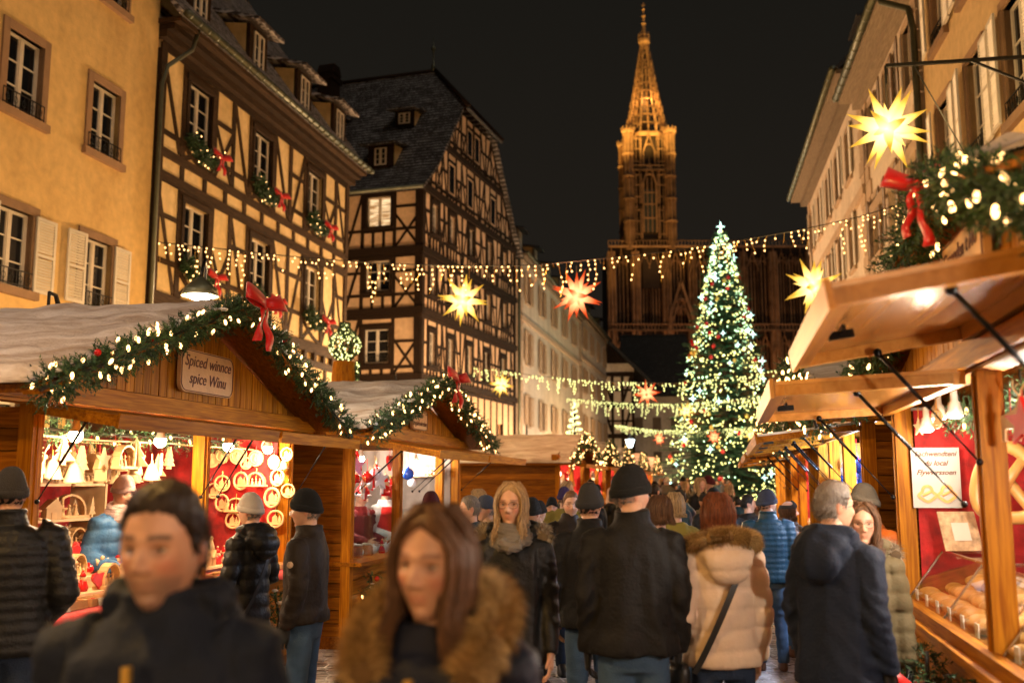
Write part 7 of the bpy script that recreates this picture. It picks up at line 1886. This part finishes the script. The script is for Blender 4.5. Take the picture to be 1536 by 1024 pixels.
P8 = place(541, 727, 12.2, 60, 'stallholder in a red santa hat at the far left of the glass counter', .03, coat='red', hat='santa', hatm='red', hair='buzz', hairm='grey', seed=8, arms=('fwd', 'fwd'), pitch=.3)
P9 = place(646, 738, 8.3, 175, 'person in a maroon knit hat mostly hidden behind the blurred woman', .024, coat='black', hat='beanie', hatm='maroon', female=True, hair='long', hairm='dark', seed=9)
P10 = place(768, 723, 5.2, -6, 'blond woman with glasses and a grey scarf in a black parka', .012, coat='blackg', style='plain', hair='long', hairm='blond', hairlen=-.22, female=True, glasses=True, scarf=C['grey'], hood=True, fur=('back', 1800, FURG), seed=10, hem=.82, legs=TROU, arms=('down', 'down'), yaw=-.14, walk=.05, build=.90)
P11 = place(946, 700, 5.0, 178, 'broad man in a black beanie and black coat seen from behind', .024, coat='black', style='plain', hat='beanie', hatm='black', hair='buzz', hairm='grey', collar=.06, yaw=-.95, legs=JEAN, seed=11, hem=.88, build=.97, gloves=True, arms=('down', 'down'))
P12 = place(1077, 738, 5.1, 186, 'woman in a beige quilted parka with a brown fur hood and black strap', .014, coat='beige', style='puffer', hair='long', hairm='red', hairlen=-.16, female=True, hood=True, fur=('back', 12000), seed=12, hem=.86, legs=JEAND, bag='back', arms=('down', 'pocket'), build=.97)
P13 = place(884, 727, 6.3, 176, 'man in a charcoal knit hat and long black coat beside the broad man', .022, coat='black', hat='beanie', hatm='dgrey', hair='buzz', hairm='dark', collar=.05, legs=JEAN, seed=13, hem=.87, yaw=-.15, arms=('down', 'down'), build=.93)
P14 = place(856, 737, 9.2, 6, 'man with glasses and a brown jacket walking towards the camera', .012, coat='brownb', hair='short', hairm='brown', glasses=True, seed=14, legs=JEAND, beard=.6, collar=.04)
P15 = place(846, 731, 12.0, 170, 'person in a purple beanie in front of the third left hut', .022, coat='green', hat='beanie', hatm='purple', seed=15, legs=JEAN, hair='buzz')
P16 = place(828, 746, 13.0, -5, 'young man in a small black beanie looking towards the camera', .022, coat='black', hat='beanie', hatm='black', seed=16)
P17 = place(1150, 735, 9.4, 172, 'man in a teal padded jacket, slate beanie, jeans and brown shoes', .022, coat='teal', style='quilt', hat='beanie', hatm='blueg', hair='buzz', hairm='dark', seed=17, hem=.86, collar=.06, legs=JEAN, shoes=SHOE, yaw=-.9, arms=('down', 'pocket'), build=.98)
P18 = place(1181, 750, 10.2, 80, 'woman with a grey headband and pale jacket beyond the man in teal', .014, coat='pale', style='quilt', hat='band', hatm='dgrey', hair='long', hairm='brown', hairlen=-.12, female=True, seed=18, legs=JEAN, shoes=SHOE, scarf=C['grey'])
P19 = place(1248, 722, 4.75, 128, 'grey-haired man with glasses in a long navy parka by the bread hut', .012, coat='navy', style='plain', hair='short', hairm='grey', glasses=True, hood=True, collar=.05, seed=19, hem=.80, legs=JEAN, yaw=-.35, gloves=True, arms=('down', 'down'), build=.95)
P20 = place(1293, 752, 5.2, -18, 'long-haired woman in an olive parka facing the grey-haired man', .014, coat='olive', style='puffer', hair='long', hairm='brown', hairlen=-.25, female=True, hood=True, fur=('back', 1800, FURG), scarf=C['brown'], seed=20, glasses=True, gloves=True, hem=.78, legs=TROU, build=.82)
P21 = place(1297, 727, 6.7, -60, 'person in a grey beanie and orange jacket against the brown boards', .022, coat='orange', hat='beanie', hatm='mid', seed=21)
P22 = place(706, 744, 9.0, -85, 'grey-haired man with glasses looking into the second left hut', .01, coat='teal', hair='short', hairm='grey', glasses=True, seed=22, build=1.1)
P23 = place(730, 744, 9.3, -80, 'person in a dark blue cap beside the grey-haired man on the left', .014, coat='black', hat='cap', hatm='blueg', hair='buzz', hairm='grey', glasses=True, seed=23)
P24 = place(718, 733, 10.6, -90, 'blond person half hidden by the second left hut', .012, coat='brown', hair='long', hairm='blond', hairlen=-.1, female=True, seed=24)
P25 = place(797, 748, 8.6, 160, 'person in a black hooded parka with fur behind the blond woman', .02, coat='black', hat='beanie', hatm='black', fur=('back', 1200, FURG), hood=True, seed=25, legs=TROU, hem=.7)
P26 = place(1012, 738, 8.0, 178, 'person in a mustard green coat between the broad man and the beige parka', .014, coat='green', hair='long', hairm='blond', hairlen=-.1, female=True, seed=26, hem=.65)
P27 = place(988, 742, 7.2, 120, 'woman in a brown coat just right of the black beanie', .014, coat='brown', hair='long', hairm='brown', hairlen=-.12, female=True, seed=27)
P28 = place(1090, 745, 12.0, 165, 'man with short black hair beyond the beige parka', .012, coat='black', hair='short', hairm='black', seed=28, yaw=-.8)
P29 = place(1070, 733, 11.0, -20, 'person in a dark hat with a fur bobble beyond the auburn hair', .02, coat='black', hat='beanie', hatm='black', seed=29)
P30 = place(1122, 742, 12.6, 150, 'person with dark hair in a black coat left of the teal jacket', .012, coat='black', hair='short', hairm='black', seed=30, yaw=-1)
P31 = place(808, 752, 11.0, 150, 'person in a dark coat with the hood up near the third left hut', .02, coat='black', hat='beanie', hatm='black', seed=31, legs=TROU)
# ---- crowd further up: a few figures, copied with their parts
CR = []
cfg = [('black', 'beanie', 'black', None, None), ('navy', None, None, 'short', 'dark'), ('brown', None, None, 'long', 'brown'), ('grey', 'beanie', 'grey', None, None), ('red', 'beanie', 'maroon', None, None), ('black', None, None, 'long', 'blond'), ('teal', None, None, 'short', 'black'), ('beige', None, None, 'long', 'dark'), ('olive', 'beanie', 'dgrey', None, None), ('blackg', None, None, 'short', 'grey')]
for i, (co, ht, hm, hr_, hrm) in enumerate(cfg):
    CR.append(person('x', (0, 0, 0), 0, 1.72, coat=co, hat=ht, hatm=hm, hair=hr_, hairm=hrm, lod=2, female=(hr_ == 'long'), seed=50 + i, style='plain', hood=(i % 3 == 0), collar=.03, hands=False, hem=.75))
NM = ['black coat and beanie', 'navy coat and dark hair', 'brown coat and long brown hair', 'grey coat and grey beanie', 'red coat and maroon beanie', 'black coat and blond hair', 'teal coat and black hair', 'beige coat and long dark hair', 'olive coat and charcoal beanie', 'black jacket and grey hair']
rc = random.Random(12); used = {}; spots = []
fixed = [(1003, 752, 15), (1020, 735, 13.5), (1036, 748, 17), (1056, 742, 16), (1082, 750, 19), (1105, 745, 16.5), (1133, 752, 20), (870, 745, 15), (900, 745, 17), (918, 742, 20), (968, 745, 18), (985, 740, 22)]
for px, py, Y in fixed: spots.append((at(px, py, Y).x, Y, at(px, py, Y).z))
y = 15.0
while y < 62:
    for s_ in range(2):
        t = rc.uniform(.12, .95); x = -3.3 + .2157 * y + t * 3.6
        if abs(x) > 1e3: continue
        spots.append((x, y + rc.uniform(-.4, .4), rc.uniform(1.6, 1.85)))
    y += rc.uniform(1.0, 1.7) * (1 + y / 60)
for i, (x, Y, hh) in enumerate(sorted(spots, key=lambda s: s[1])):
    j = rc.randrange(10); u = used.get(j, 0); used[j] = u + 1
    lb = f'distant passer-by in {NM[j]}, {ORD[min(u, 19)]} such one going up the street'
    if u == 0: r = CR[j]; r['label'] = lb; r.location = (x, Y, 0); r.rotation_euler.z = rc.uniform(0, 6.28)
    else: r = dup_tree(CR[j], (x, Y, 0), rc.uniform(0, 6.28), lb)
    r['group'] = 'crowd further up the street'; sc = hh / 1.72; r.scale = (sc, sc, sc)
for j in range(10):
    if used.get(j, 0) == 0:
        for c_ in list(CR[j].children): bpy.data.objects.remove(c_)
        bpy.data.objects.remove(CR[j])

# ================================================================== WORLD, CAMERA
sl = bpy.data.lights.new('night_sky_glow', 'SUN'); sl.energy = .22; sl.angle = R(25); sl.color = (1, .86, .72); so = link('night_sky_glow', sl, None, (0, 0, 60)); so.rotation_euler = (R(38), R(12), R(25))
w = bpy.data.worlds.new('World'); SC.world = w; w.use_nodes = True
bg = w.node_tree.nodes['Background']; bg.inputs[0].default_value = (.0080, .0068, .0052, 1); bg.inputs[1].default_value = 1.0
wn_ = w.node_tree; tc_ = wn_.nodes.new('ShaderNodeTexCoord'); sp_ = wn_.nodes.new('ShaderNodeSeparateXYZ'); cr_ = wn_.nodes.new('ShaderNodeValToRGB')
cr_.color_ramp.elements[0].color = (.0115, .0088, .0064, 1); cr_.color_ramp.elements[1].color = (.0060, .0054, .0042, 1); cr_.color_ramp.elements[1].position = .5
wn_.links.new(tc_.outputs['Generated'], sp_.inputs[0]); wn_.links.new(sp_.outputs['Z'], cr_.inputs[0]); wn_.links.new(cr_.outputs[0], bg.inputs[0])
cam = bpy.data.cameras.new('camera'); cam.sensor_width = 36; cam.lens = F / 1536 * 36; cam.clip_start = .05; cam.clip_end = 2000
co = bpy.data.objects.new('camera', cam); COL.objects.link(co); co.location = CAM; co.rotation_euler = (pi / 2 + TH, 0, 0); SC.camera = co
cam.dof.use_dof = True; cam.dof.focus_distance = 8.0; cam.dof.aperture_fstop = 1.75; cam.dof.aperture_blades = 0
SC.view_settings.view_transform = 'Standard'; SC.view_settings.look = 'None'; SC.view_settings.exposure = .65; SC.view_settings.gamma = 1
SC.cycles.use_denoising = True; SC.cycles.use_light_tree = True; SC.cycles.max_bounces = 6; SC.cycles.diffuse_bounces = 3; SC.cycles.transparent_max_bounces = 8
SC.cycles.sample_clamp_indirect = 4; SC.cycles.sample_clamp_direct = 30; SC.cycles.use_adaptive_sampling = True; SC.cycles.adaptive_threshold = .02
